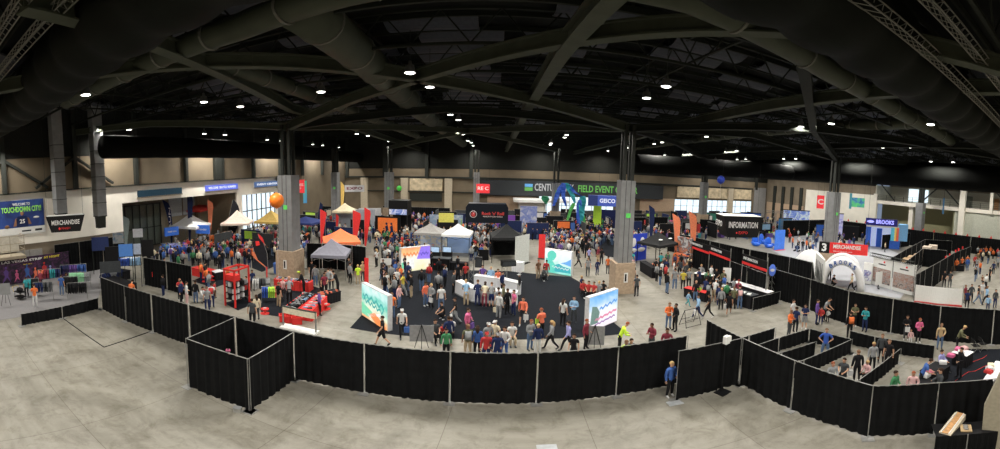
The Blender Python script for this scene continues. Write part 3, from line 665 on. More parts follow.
run([tp(742.4, 337.8), tp(706.5, 319.3)], T, 'running away behind the right pen gap', 'tall drapes of the right pen', posts=False)
g3 = 'tall drapes of the right pen'
run([tp(742.6, 338), tp(795.5, 360.7), tp(873.2, 385.8), tp(939.1, 382.7), tp(994, 378.8), tp(1012, 379)], T, 'from the junction along the near side of the right pen', g3, hem=.09)
lw = lambda x, y: tp(x, y, .9)
g4 = 'low drapes inside the right pen'
lab = ['low across the right pen, farthest from the viewpoint', 'low across the right pen, second farthest', 'low across the right pen behind the blue T-shirt', 'low at the left of the seated visitors', 'low joining two cross rows near the blue T-shirt', 'low at the right of the seated visitors']
jx = tp(742.6, 338); k = Vector(tp(795.5, 360.7)); k3 = Vector(tp(873.2, 385.8))
xw = lambda y: 9.75+ (12.0-y)*.1
run([(9.9, 14.7), (12.4, 14.85), lw(775.4, 327.4)], .9, 'from the left in the farthest low row of the right pen', g4)
run([(10.0, 13.45), lw(779, 337.5), lw(809.5, 328.3)], .9, 'from the left in the second low row of the right pen', g4)
run([(10.0, 12.2), lw(781.4, 352.5), lw(816, 341.7)], .9, 'from the left in the third low row of the right pen', g4)
run([(10.2, 11.0), lw(803.5, 360), lw(851.6, 339.4)], .9, 'from the left in the fourth low row of the right pen', g4)
run([lw(809.5, 328.3), lw(851, 339)], .9, 'low side closing the rows with the blue T-shirt', g4)
run([lw(850, 330.5), lw(875, 336.5), lw(935, 345.5)], .9, 'along the low barrier between the pen and the registration tables', g4)
run([(10.5, 8.15), lw(859, 380), lw(900.4, 348.7)], .9, 'from the left in the low row right of the seated visitors', g4)
run([at(752, 311).xy, at(779, 303.5).xy], 1.0, 'low at the right end of the information counter', 'low drapes at the information counter')
g5 = 'long drape wall of the right pen'
run([tp(769, 267.4), tp(811.5, 279.5), tp(849, 291), tp(893.6, 298.7), tp(941, 305.8), tp(994.6, 309.5), tp(1030, 312)], T, 'from its far end in the long wall behind the right pen', g5)
run([(20.6, 42), tp(690.5, 236), tp(720, 243), tp(750, 249.4), tp(768, 252.7), tp(790, 257), tp(813, 262.5)], T, 'from its far end in the backwall of the information counter', 'backwall of the information counter')
run([tp(813, 262.5), tp(815, 278)], T, 'closing the near end of the information backwall', 'backwall of the information counter')
run([tp(143.3, 257.4), tp(166, 261), tp(191.5, 266)], T, 'from the left in the backwall with the small red sign', 'backwall left of the red table')
run([tp(306.5, 243), tp(322, 243.5), tp(337, 244.3), tp(352, 245.4), tp(366, 246.8)], T, 'from the left in the backwall behind the grey tent', 'backwall behind the grey tent')
# rooms of drape on the right
g6 = 'drape rooms beside the right aisle'
q0, q1, q2, q3 = tp(916, 274.5), tp(940, 261.5), tp(954, 253), tp(971, 246.5)
run([q0, q1, q2, q3], T, 'from the near end in the drapes along the right aisle', g6, split=1)
run([tp(888, 260), tp(906, 249.5), tp(925, 239.5)], T, 'from the near end of the left side of the drape room', g6, split=1)
run([tp(925, 239.5), tp(952, 241)], T, 'across the far end of the drape room', g6, split=1)
run([tp(905, 262.5), tp(923, 248.5), tp(947, 250.5)], T, 'around the inner store room of drapes', g6, split=1)
run([(52, 31), (60, 30)], T, 'across the back of the right aisle', g6, split=1)
# dark backwalls farther off
g7 = 'distant black booth backwalls'
for i, (a, b, c, d, w_) in enumerate(((50, 241, 120, 236, 'under the white wall at the left'), (625, 217, 668, 217, 'far off behind the blue panels'), (383, 206, 450, 208, 'under the far wall left of centre'), (322, 206, 345, 207, 'under the far wall beside the cream tent'), (700, 219, 742, 222, 'behind the information sign'), (810, 216, 824, 216, 'left of the third column'))):
    if i == 0: run([(-32.9, 12.5), (-32.9, 20.4)], 3.2, w_, g7, split=1)
    else: run([tp(a, b), tp(c, d)], T, w_, g7)

run([(60.5, 47), (61, 40), (61.5, 33), (61.5, 26), (61.5, 19), (61.5, 12)], 3.0, 'from its far end in the tall black row under the mezzanine', g7)
run([(46, 48), (53, 48), (60, 48)], 3.0, 'in the black row before the white wall on the right', g7)
for i in range(16):
    y = 13+i*2.1; o = MB().prism([(61.1, y, 3.02), (61.1, y+.45, 3.02), (61.1, y+.22, 3.5)], (.05, 0, 0)).build('pennant', mat('flag_red', (.75, .03, .03), .7)); tag(o, 'small red pennant on the tall black row under the mezzanine, %s from the right' % ORD[i], 'flag', 'red pennants under the mezzanine')
# ------------------------------------------------------------------ carpets
def flat(name, label, cat, pts, z, m):
    ps = [at(x, y) if len((x, y)) == 2 else 0 for x, y in pts]
    o = MB().prism([(p.x, p.y, .002) for p in ps], (0, 0, z)).build(name, m); tag(o, label, cat); return o
CPT = mat('dark_carpet', (.0115, .0135, .018), .95, scale=20, var=.3)
flat('carpet', 'large dark navy carpet in the middle with the four glowing screens', 'carpet', [(350, 328), (361, 316), (375, 300), (411, 270.3), (448, 269.6), (507, 271), (571, 277), (583, 284), (613, 322), (627, 333.5), (600, 336.3), (540, 339), (475, 339.5), (420, 337), (375, 332.5)], .012, CPT)
flat('carpet', 'grey carpet under the merchandise racks at the left edge', 'carpet', [(-12, 322), (40, 313.5), (98, 298), (112, 262), (96, 250), (60, 262), (0, 284), (-30, 296)], .012, mat('grey_carpet', (.2, .195, .2), .95, scale=15))
flat('carpet', 'black carpet under the red shoe tables left of the first column', 'carpet', [(262, 314), (281, 317), (306, 299), (325, 290), (306, 284), (272, 287), (255, 296)], .012, CPT)
flat('carpet', 'charcoal mat with red shoe stands before the red skirted table', 'carpet', [(192, 281), (214, 288), (236, 280), (212, 272.5)], .012, CPT)
flat('carpet', 'black carpet left of the first column before the teardrop flag', 'carpet', [(252, 268), (262, 272), (284, 262), (270, 254), (252, 258)], .012, CPT)
flat('carpet', 'black carpet under the red display frame', 'carpet', [(224, 303), (238, 310.5), (256, 303), (246, 297)], .012, CPT)
flat('carpet', 'light grey carpet around the white arch and blue booths on the right', 'carpet', [(760, 245), (800, 263), (822, 282), (900, 299), (914, 280), (905, 256), (880, 246), (840, 240), (780, 232)], .01, mat('light_grey_carpet', (.34, .35, .38), .95, scale=12))
flat('carpet', 'black mat at the registration tables on the right', 'carpet', [(940, 395), (942, 358), (962, 349), (1003, 349), (1010, 374), (996, 392)], .01, CPT)
flat('carpet', 'dark carpet of the booth left of the second column', 'carpet', [(590, 247), (606, 256), (616, 258), (620, 242), (600, 238)], .01, CPT)

# ------------------------------------------------------------------ four glowing screens at the carpet corners
def screen(name, label, a, b, h, m, marks):
    a = Vector((a[0], a[1], 0)); b = Vector((b[0], b[1], 0)); d = b-a; L = d.length; t = thing(name, label, 'screen', a, math.atan2(d.y, d.x), 'glowing screens at the carpet corners')
    MB().bbox((0, .03, .03), (L, .33, h)).build('cabinet', mat('screen_cabinet_white', (.6, .6, .62), .5), t)
    f = MB().bbox((.05, .0, .06), (L-.05, .04, h-.05)).build('graphic_panel', m, t)
    for nm, pts, mm in marks:
        MB().prism([(L*x, -.008, h*z) for x, z in pts], (0, .008, 0)).build(nm, mm, f)
    return t
E_ = .95
def em(n, c, e=E_): return mat('glow_'+n, c, .5, em=e, var=.1)
def blob(cx, cz, rx, rz, n=12, j=.18): return [(cx+rx*cos(2*pi*k/n)*(1+random.uniform(-j, j)), cz+rz*sin(2*pi*k/n)*(1+random.uniform(-j, j))) for k in range(n)]
def stroke(pts, w_):
    up = [(x, z+w_) for x, z in pts]; return up+[(x, z-w_) for x, z in reversed(pts)]
m1 = printed('graphic_teal_orange', [(.95, .35, .12), (.95, .6, .3), (.85, .95, .75), (.1, .65, .5), (.55, .9, .85), (.85, .98, .95)], 1.4, E_, axis=2)
screen('glowing_screen', 'glowing teal, white and orange screen at the front left corner of the carpet', at(361.5, 315.4), at(387.5, 332), 2.25, m1,
  [('brush_mark', stroke([(.08+.8*k/14, .70-.07*sin(k*1.9)-.1*k/14) for k in range(15)], .03), em('deep_teal', (.02, .4, .38))), ('brush_mark', stroke([(.1+.75*k/14, .56+.06*sin(k*2.3)-.1*k/14) for k in range(15)], .028), em('deep_teal', (.02, .4, .38))),
   ('brush_mark', [(.3, .2), (.55, .32), (.95, .1), (.95, .02), (.6, .02)], em('orange', (1, .3, .08))), ('brush_mark', [(0.02, .45), (.45, .3), (.3, .1), (.02, .1)], em('mint', (.2, .75, .45))), ('brush_mark', [(.25, .18), (.75, .38), (.8, .33), (.3, .12)], em('white', (.95, .95, .9)))])
m2 = printed('graphic_sky_pink', [(.95, .7, .8), (.98, .9, .95), (.9, .95, 1), (.35, .65, .95), (.12, .45, .9)], 1.3, E_, axis=2)
screen('glowing_screen', 'glowing sky blue, white and pink screen at the front right corner of the carpet', at(588, 333.3), at(617, 321.4), 2.25, m2,
  [('skyline_mark', [(.05, .2), (.1, .72), (.25, .68), (.35, .5), (.3, .2)], em('dusk_green', (.2, .35, .3), .7)), ('skyline_mark', stroke([(.35+.6*k/12, .58+.12*k/12+.04*sin(k*2.1)) for k in range(13)], .03), em('blue', (.1, .35, .8))),
   ('skyline_mark', stroke([(.2+.75*k/12, .3+.1*k/12+.03*sin(k*2.6)) for k in range(13)], .03), em('rose', (.8, .25, .4))), ('skyline_mark', stroke([(.2+.7*k/12, .16+.08*k/12+.02*sin(k*3.6)) for k in range(13)], .02), em('plum', (.35, .15, .45)))])
m3 = printed('graphic_white_teal', [(.1, .6, .45), (.3, .85, .7), (.8, .98, .93), (1, 1, 1), (.9, 1, 1)], 1.0, E_, axis=2)
screen('glowing_screen', 'glowing white and teal screen with a tree and hills at the far right carpet corner', at(544, 272), at(571, 276.8), 2.3, m3,
  [('tree_mark', blob(.26, .74, .17, .2), em('tree_teal', (.12, .7, .55))), ('tree_mark', [(.05, .02), (.05, .62), (.2, .6), (.33, .5), (.42, .35), (.4, .05)], em('tree_teal', (.12, .7, .55))),
   ('hill_mark', [(.35, .1), (.4, .38), (.55, .45), (.7, .36), (.95, .32), (.98, .12)], em('deep_teal2', (.03, .45, .5))), ('hill_mark', [(.6, .48), (.8, .56), (.98, .7), (.98, .4), (.75, .46)], em('sky_blue', (.15, .45, .9))), ('hill_mark', stroke([(.3+.62*k/14, .3+.04*sin(k*2.4)-.04*k/14) for k in range(15)], .025), em('white', (.95, .95, .9)))])
m4 = printed('graphic_orange_violet', [(.75, .9, .4), (.98, .9, .55), (1, .95, .85), (1, .6, .25), (.98, .35, .15)], 1.2, E_, axis=2)
a4, b4 = at(401, 273), at(430.5, 269)
screen('glowing_screen', 'glowing orange, cream and violet screen at the far left carpet corner', a4, b4, 2.3, m4,
  [('brush_mark', [(.66, .98), (.98, .98), (.98, .45), (.52, .5)], em('violet', (.32, .2, .95))), ('brush_mark', stroke([(.06+.52*k/12, .72+.07*sin(k*2.4)) for k in range(13)], .05), em('orange', (1, .3, .08))), ('brush_mark', stroke([(.6+.32*k/8, .7+.05*sin(k*2.4)) for k in range(9)], .04), em('dark_violet', (.08, .05, .5))),
   ('brush_mark', [(.02, .15), (.02, .4), (.12, .45), (.14, .2)], em('mint', (.2, .75, .45))), ('brush_mark', [(.25, .1), (.27, .5), (.42, .55), (.44, .12)], em('white', (.95, .95, .9)))])

# ------------------------------------------------------------------ tents, flags, tables, towers
def tent(px_, w_, rz, eave, peak, m, label, legs=True, wall=None, valance=None, legm=PIPE, P=None):
    p = at(*px_) if P is None else Vector(P); t = thing('canopy_tent', label, 'tent', p, rz, 'pop-up canopy tents')
    h = w_/2; s = MB(); o = []
    ring = []
    n = 4; sub = 6
    for k in range(4):
        cx = [(-h, -h), (h, -h), (h, h), (-h, h)]; a = cx[k]; b = cx[(k+1) % 4]
        for q in range(sub): ring.append((a[0]+(b[0]-a[0])*q/sub, a[1]+(b[1]-a[1])*q/sub))
    rows = 6
    for j in range(rows):
        f = 1-j/rows; z = eave+(peak-eave)*((j/rows)**1.35)
        for (x, y) in ring: s.v.append((x*f, y*f, z))
    s.v.append((0, 0, peak)); K = len(ring)
    for j in range(rows-1):
        for k in range(K): s.f.append((j*K+k, j*K+(k+1) % K, (j+1)*K+(k+1) % K, (j+1)*K+k))
    for k in range(K): s.f.append(((rows-1)*K+k, (rows-1)*K+(k+1) % K, len(s.v)-1))
    o0 = len(s.v)
    for (x, y) in ring: s.v.append((x*1.005, y*1.005, eave-.26))
    for k in range(K): s.f.append((o0+k, o0+(k+1) % K, (k+1) % K, k))
    c = s.build('canopy', m, t)
    sd = c.modifiers.new('thick', 'SOLIDIFY'); sd.thickness = .01
    for sx in (-1, 1):
        for sy in (-1, 1):
            MB().bbox((sx*(h-.06)-.03, sy*(h-.06)-.03, 0), (sx*(h-.06)+.03, sy*(h-.06)+.03, eave)).build('leg', legm, t)
    f = MB()
    for a, b in (((-1, -1), (1, -1)), ((1, -1), (1, 1)), ((1, 1), (-1, 1)), ((-1, 1), (-1, -1))):
        A_ = Vector((a[0]*(h-.06), a[1]*(h-.06), 0)); B_ = Vector((b[0]*(h-.06), b[1]*(h-.06), 0))
        for q in (0, .5): f.beam(A_+(B_-A_)*q+Vector((0, 0, eave-.5)), A_+(B_-A_)*(q+.5)+Vector((0, 0, eave-.1)), .025, .025); f.beam(A_+(B_-A_)*q+Vector((0, 0, eave-.1)), A_+(B_-A_)*(q+.5)+Vector((0, 0, eave-.5)), .025, .025)
    f.build('frame', legm, t)
    if valance: text(valance[0], t, valance[1], (0, -h-.02, eave-.13), w_*.5, .13, FACE)
    if wall: MB().bbox((-h+.05, h-.08, .05), (h-.05, h-.04, eave-.05)).build('back_wall', wall, t)
    BLOCK0.append((p.x-h, p.y-h, p.x+h, p.y+h)); return t
BLOCK0 = []
TG = mat('tent_grey', (.22, .22, .27), .8, var=.06); TO = mat('tent_orange', (.85, .2, .07), .8, var=.06); TW = mat('tent_white', (.72, .72, .72), .8, var=.04)
TC = mat('tent_cream', (.72, .64, .45), .8); TY = mat('tent_yellow', (.8, .55, .15), .8); TB = mat('tent_black', (.02, .021, .022), .7); TS = mat('tent_silver', (.3, .29, .28), .8)
TR = mat('tent_red', (.7, .05, .04), .8); TWH = mat('white_letter', (.8, .8, .8), .6, var=.02)
cl = sum((at(*q) for q in ((310, 278), (342, 279.5), (353.5, 272.5), (322, 271))), Vector())/4
v1 = at(342, 279.5)-at(310, 278)
t = tent(None, 3.0, math.atan2(v1.y, v1.x), 2.15, 3.35, TG, 'grey pop-up canopy tent with open front before the black backwall', P=cl)
t = tent((341, 261), 3.6, .5, 2.3, 3.4, TO, 'bright orange pop-up tent behind the grey tent')
tent((430, 254), 3.0, .0, 2.6, 3.5, TS, 'silver grey peaked tent over a printed backdrop left of centre', wall=printed('picture_pale', [(.6, .6, .6), (.75, .7, .6), (.4, .55, .8), (.8, .4, .2)], 2, .15))
tent((457.5, 256), 3.0, -.05, 2.6, 3.6, TW, 'white peaked tent with a mountain picture backdrop', wall=printed('picture_sky', [(.12, .2, .35), (.25, .35, .55), (.3, .45, .75), (.45, .6, .85)], .8, .25, axis=2), legm=BLACK)
tent((506, 259), 3.4, .1, 2.6, 3.8, TB, 'black pop-up tent with white script on its roof right of the centre', legm=BLACK, wall=BLK)
t = tent((657, 263.5), 3.2, .45, 2.35, 3.5, TB, 'black pop-up tent with white emblems right of the second column', legm=BLACK)
for a_ in (0, 1): MB().ball((-.75+a_*1.6, -.95, 2.83), (.28, .2, .05), 8, 5).build('emblem', TWH, t)
tent((191, 245), 4.0, .3, 2.7, 4.2, TW, 'white peaked tent behind the blue signs'); tent((238, 240.5), 3.8, .5, 2.6, 4.2, mat('tent_pinkish', (.75, .6, .52), .8), 'pinkish white tent at the far left centre')
tent((272, 243), 3.4, .2, 3.0, 4.3, TY, 'yellow canopy beneath the orange balloon'); tent((345, 236), 3.2, .2, 3.3, 4.4, TC, 'cream peaked tent between the red feather flags', P=at(345, 232))
tent((193, 236), 6, .3, 4.2, 5.6, TR, 'red canopy far off beyond the white tent'); tent((382, 232), 4, 0, 2.6, 3.2, mat('tent_dark_blue', (.03, .05, .2), .8), 'dark blue canopy behind the first column', P=at(306, 240))

def feather(px_, h, m, label, lean=0, w_=.75, rz=None, drop=False, txt=None):
    p = at(*px_); t = thing('feather_flag', label, 'flag', p, rz if rz is not None else -math.atan2(p.x, p.y), 'feather flags'); n = 12
    P = []; Q = []
    for k in range(n+1):
        f = k/n; z = .35+(h-.35)*f; x = lean*f*f+ .0; P.append((x, 0, z))
        wd = w_*((.25+.9*f) if not drop else 1.15*sin(pi*min(1, f*.9+.08))**.7)
        if f > .86: wd *= max(.0, 1-((f-.86)/.14)**2*.9)
        Q.append((x+wd, 0, z+(.0 if f < .9 else .02)))
    MB().tube([(0, 0, 0), (0, 0, .35)]+P[1:], .018, 6).build('pole', PIPE, t)
    MB().prism(P+Q[::-1], (0, .012, 0)).build('sail', m, t)
    MB().box((0, 0, .02), (.5, .12, .03)).box((0, 0, .025), (.12, .5, .03)).build('base', BLACK, t)
    if txt: text(txt[0], t, txt[1], (w_*.5+lean*.4, -.01, h*.6), h*.45, w_*.3, (pi/2, -pi/2, 0))
    return t
FR = mat('flag_red', (.75, .03, .03), .7); FO = mat('flag_orange', (.85, .25, .12), .7); FN = mat('flag_navy', (.02, .03, .09), .7); FG = mat('flag_green', (.2, .6, .35), .7); FB = mat('flag_black', (.02, .02, .025), .7)
for pxy, h, m, lb, kw in (((320.5, 247), 4.6, FR, 'red feather flag left of the orange tent', {}), ((353, 251), 4.7, FR, 'wide red feather flag right of the orange tent peak', {'w_': .95}), ((364.5, 249), 4.9, FR, 'red feather flag farthest right beside the black backwall', {}),
    ((336, 240), 3.5, FR, 'small red flag beyond the orange tent', {'w_': .4}), ((266.5, 283), 4.2, FR, 'dark red narrow flag behind the black teardrop flag', {'w_': .3, 'lean': -.6}),
    ((171, 246), 6.1, FN, 'tall navy feather flag left of the blue signs', {'lean': -.9, 'txt': ('RUN', TWH)}), ((189, 246), 6.8, FN, 'tall navy feather flag between the two blue signs', {}), ((209, 243), 5.8, FO, 'orange feather flag right of the blue signs', {}), ((228, 240), 5.6, FB, 'black and white teardrop flag before the pinkish tent', {'drop': True, 'lean': .9, 'w_': 1.3}),
    ((143, 247), 4.6, FG, 'green and white feather flag at the far left', {}), ((125, 254), 4.6, mat('flag_pale', (.4, .5, .5), .7), 'pale patterned feather flag beside the left wall', {}), ((341, 230), 7.5, TY, 'yellow feather flag above the cream tent', {'w_': .6}),
    ((674, 262), 5.4, FO, 'orange feather flag beside the black tent', {'lean': -.5, 'w_': .8}), ((690, 266), 5.9, FO, 'orange feather flag at the left end of the information counter', {'lean': -.5, 'w_': .8}), ((649, 248), 5.6, FN, 'navy feather flag above the blue panels', {'lean': -.3}), ((317, 236), 4.8, FN, 'navy flag behind the leftmost red feather flag', {'lean': .5, 'w_': .5})):
    feather(pxy, h, m, lb, **kw)
def px_flag(label, base, poly, m, mark=None):
    p = at(*base); r = p.xy.length; t = thing('teardrop_flag', label, 'flag', p, 0, 'feather flags'); P = [atR(x, y, r)-p for x, y in poly]
    u = Vector((p.x, p.y, 0)).normalized()*.015
    MB().prism(P, u).build('sail', m, t); top = P[0]
    MB().tube([(0, 0, 0), P[-1], P[-2]] if len(P) < 5 else [(0, 0, 0)]+[P[i] for i in range(len(P)-1, len(P)//2, -1)], .02, 6).build('pole', PIPE, t); MB().box((0, 0, .02), (.5, .5, .03)).build('base', BLACK, t)
    if mark: q = [atR(x, y, r-.03)-p for x, y in mark]; MB().prism(q, u).build('emblem', FR, t)
px_flag('black teardrop flag with red square mark left of the first column', (267.5, 291), [(258, 260), (254, 251), (252.5, 243), (255, 238.5), (259, 238), (263.5, 243), (267, 253), (268, 268)], FB, [(255.5, 241.5), (259, 241), (260, 245), (256, 246)])
px_flag('orange teardrop flag half hidden behind the black one', (266, 288), [(261, 264), (254, 258), (251, 252), (255, 252), (261, 257), (266, 268)], FO)
def draped_table(a, b, dep, top, skirt, label, h=.76, group='skirted tables', where=None):
    a = Vector((a[0], a[1], 0)); b = Vector((b[0], b[1], 0)); d = b-a; L = d.length; t = thing('skirted_table', label, 'table', a, math.atan2(d.y, d.x), group)
    MB().bbox((-.02, -.02, h-.03), (L+.02, dep+.02, h)).build('tabletop', top, t)
    m = MB(); pts = []; per = [(0, 0), (L, 0), (L, dep), (0, dep), (0, 0)]
    for (x0, y0), (x1, y1) in zip(per, per[1:]):
        n = max(4, int(math.hypot(x1-x0, y1-y0)*9))
        for q in range(n): pts.append((x0+(x1-x0)*q/n, y0+(y1-y0)*q/n))
    K = len(pts)
    for z, am in ((.01, .035), (h*.5, .02), (h-.02, .004)):
        for i, (x, y) in enumerate(pts): s = 1+am*(1 if i % 2 else -1); m.v.append(((x-L/2)*(1+am*(1 if i % 2 else -1)/max(L, 1))+L/2, (y-dep/2)*(1+am*(1 if i % 2 else -1)/dep)+dep/2, z))
    for j in (0, 1):
        for i in range(K): m.f.append((j*K+i, j*K+(i+1) % K, (j+1)*K+(i+1) % K, (j+1)*K+i))
    m.build('skirt', skirt, t)
    for x in (.08, L-.08):
        for y in (.08, dep-.08): MB().bbox((x-.015, y-.015, 0), (x+.015, y+.015, h-.03)).build('leg', STEEL, t)
    c = a+d/2; BLOCK0.append((min(a.x, b.x)-.2, min(a.y, b.y)-.2, max(a.x, b.x)+.2, max(a.y, b.y)+.7)); return t
RED = mat('red_table_cloth', (.68, .03, .025), .8, var=.08); BKC = mat('black_table_cloth', (.014, .014, .016), .8); WTC = mat('white_table_cloth', (.78, .78, .8), .7, var=.03)
def shoe_mesh():
    m = MB(); L = .3; n = 8; V = []
    for k in range(n+1):
        f = k/n; w_ = .036+.016*sin(pi*f)-.004*(f > .9); hgt = .085 if f < .3 else .085-.055*(f-.3)/.7
        V += [(-w_, L*f, 0), (w_, L*f, 0), (w_*.8, L*f, hgt), (-w_*.8, L*f, hgt)]
    m.v = V
    for k in range(n):
        for j in range(4): a = k*4+j; b = k*4+(j+1) % 4; m.f.append((a, b, b+4, a+4))
    m.f.append((3, 2, 1, 0)); m.f.append(tuple(n*4+j for j in range(4))); return m
SM = {c: shoe_mesh().mesh('running_shoe', cloth(c)) for c in ('charcoal', 'grey', 'black', 'lightblue', 'white', 'coral', 'lime')}
def shoes_on(tbl, L, dep, n, where, h=.76, cs=('charcoal', 'grey', 'black', 'white', 'lightblue')):
    k = 0; c = max(1, int(n/2)); MW = tbl.matrix_basis
    for i in range(c):
        for j in range(2):
            cc = random.choice(cs); o = bpy.data.objects.new('running_shoe', SM[cc]); COL.objects.link(o)
            p = MW @ Vector((.25+(L-.5)*i/max(1, c-1), .08+j*(dep-.5), h+.002)); o.location = p; o.rotation_euler = (0, 0, tbl.rotation_euler.z+random.uniform(-.5, .5)); o.scale = (1.25, 1.15, 1.3)
            tag(o, '%s shoe %s, %s in the %s row' % (cc.replace('lightblue', 'light blue'), where, ORD[i], 'near' if j == 0 else 'far'), 'shoe', 'running shoes '+where)
def seg(a, b): return (at(*a, .76), at(*b, .76))
# red tables by the first column
ta, tb = seg((273.5, 279), (309, 283)); t = draped_table(ta, tb, .8, RED, RED, 'red skirted table in front of the column base'); shoes_on(t, (tb-ta).length, .8, 22, 'on the red table at the column base')
ta, tb = seg((282, 308.5), (304, 292.5)); t = draped_table(tb, ta, .9, RED, RED, 'long red table running away, left one of the pair'); shoes_on(t, (tb-ta).length, .9, 14, 'on the left long red table', cs=('charcoal', 'grey', 'black'))
ta, tb = seg((312, 310.5), (327, 296)); t = draped_table(ta, tb, .8, RED, RED, 'long red table running away, right one of the pair'); shoes_on(t, (tb-ta).length, .8, 12, 'on the right long red table')
ta, tb = seg((297, 308.5), (316, 294)); t = draped_table(ta, tb, .8, BKC, RED, 'dark topped table crowded with shoes between the long red tables'); shoes_on(t, (tb-ta).length, .8, 26, 'between the long red tables', cs=('charcoal', 'grey', 'black', 'lightblue'))
ta, tb = seg((322, 296), (341, 291)); t = draped_table(ta, tb, .8, BKC, BKC, 'black display table in front of the grey tent'); shoes_on(t, (tb-ta).length, .8, 16, 'on the black table before the grey tent', cs=('charcoal', 'coral', 'black'))
ta, tb = seg((191.5, 267.5), (210, 271.5)); draped_table(ta, tb, .8, RED, RED, 'red skirted table beside the charcoal mat')
ta, tb = seg((215.5, 272.5), (224, 271)); draped_table(ta, tb, .8, WTC, BKC, 'small black skirted table with white top beside the charcoal mat')
def redstand(px_, label):
    p = at(*px_); t = thing('shoe_stand', label, 'stand', p, random.uniform(0, 1), 'small red shoe stands')
    MB().tube([(0, 0, 0), (0, 0, .03), (0, 0, .05), (0, 0, .3)], [.3, .3, .05, .05], 10).build('foot', RED, t); MB().tube([(0, 0, .3), (0, 0, .36)], .26, 14).build('platform', RED, t)
    o = bpy.data.objects.new('running_shoe', SM['white']); COL.objects.link(o); o.location = p+Vector((0, -.15, .362)); tag(o, 'white running shoe on the '+label[6:].replace('round red shoe stand, ', 'stand '), 'shoe', 'running shoes on red stands')
for i, q in enumerate(((205, 281.5), (211.5, 280), (219, 277.5), (224.5, 276), (265, 313.5), (268, 293), (333.5, 300), (326, 309))):
    redstand(q, 'small round red shoe stand, ' + ('%s on the charcoal mat' % ORD[i] if i < 4 else ('at the front edge of the black carpet', 'beside the shelf rack', 'right of the black display table', 'right of the purple jacket')[i-4]))
for i, (x, y) in enumerate(((284.5, 321), (290.5, 322), (297, 323.5))):
    p = at(x, y); t = thing('plastic_crate', 'red plastic crate under the cream barrier, %s from the left' % ORD[i], 'crate', p, -math.atan2(p.x, p.y), 'red crates')
    MB().bbox((-.3, -.2, 0), (.3, .2, .04)).bbox((-.3, -.2, 0), (-.27, .2, .42)).bbox((.27, -.2, 0), (.3, .2, .42)).bbox((-.3, -.2, 0), (.3, -.17, .42)).bbox((-.3, .17, 0), (.3, .2, .42)).build('crate_body', RED, t)
    MB().bbox((-.33, -.23, .4), (.33, -.17, .46)).bbox((-.33, .17, .4), (.33, .23, .46)).bbox((-.33, -.2, .4), (-.27, .2, .46)).bbox((.27, -.2, .4), (.33, .2, .46)).build('rim', RED, t)
a, b = at(282.5, 327), at(316, 334.5); L = (b-a).length; t = thing('barrier_frame', 'cream header frame with white base standing before the long red tables', 'barrier', a, math.atan2((b-a).y, (b-a).x))
MB().bbox((0, 0, .95), (L, .12, 1.35)).build('header_panel', mat('cream_panel', (.85, .78, .6), .6), t); MB().bbox((-.03, -.25, 0), (L+.03, .35, .12)).build('base', WHT, t)
for x in (0, L-.06): MB().bbox((x, 0, 0), (x+.06, .08, 1.35)).build('post', PIPE, t)
MB().bbox((0, -.01, 1.33), (L, .13, 1.38)).build('edge_strip', STEEL, t)
# tall red display frame with shelves
a, b = at(235.5, 308.5), at(250.5, 302); d = b-a; L = d.length; t = thing('shelving_rack', 'tall red display frame with crowded shelves behind the front drape', 'display rack', a, math.atan2(d.y, d.x))
for x in (0, L-.1):
    MB().bbox((x, 0, 0), (x+.1, .1, 2.7)).build('upright', RED, t); MB().bbox((x, .9, 0), (x+.1, 1.0, 2.7)).build('upright', RED, t)
MB().bbox((0, 0, 2.62), (L, .08, 2.74)).bbox((0, .92, 2.62), (L, 1.0, 2.74)).bbox((0, 0, 2.62), (.08, 1, 2.74)).bbox((L-.08, 0, 2.62), (L, 1, 2.74)).build('header', RED, t)
for z in (.5, .95, 1.4, 1.85): MB().bbox((.05, .05, z), (.75, .95, z+.03)).build('shelf', BLACK, t)
for z in (.5, .95, 1.4): MB().bbox((L-.75, .05, z), (L-.05, .95, z+.03)).build('shelf', BLACK, t)
MB().bbox((.1, .1, 1.88), (.7, .9, 2.3)).build('bin', RED, t)
k = 0
for z in (.53, .98, 1.43):
    for x in (.15, .45, L-.65, L-.35):
        for y in (.15, .5):
            k += 1; c_ = random.choice(('white', 'black', 'red', 'grey')); p = t.matrix_basis @ Vector((x+.1, y+.12, z+.001)); o = MB().box((0, 0, .14), (.2, .26, .28)).box((0, 0, .3), (.16, .2, .04)).build('folded_bag', cloth(c_)); o.location = p; o.rotation_euler = (0, 0, t.rotation_euler.z)
            tag(o, '%s folded bag in the red display frame, %s shelf, place %s' % (c_, {.53: 'low', .98: 'middle', 1.43: 'upper'}[z], ORD[(k-1) % 8]), 'bag', 'bags on the red display frame')
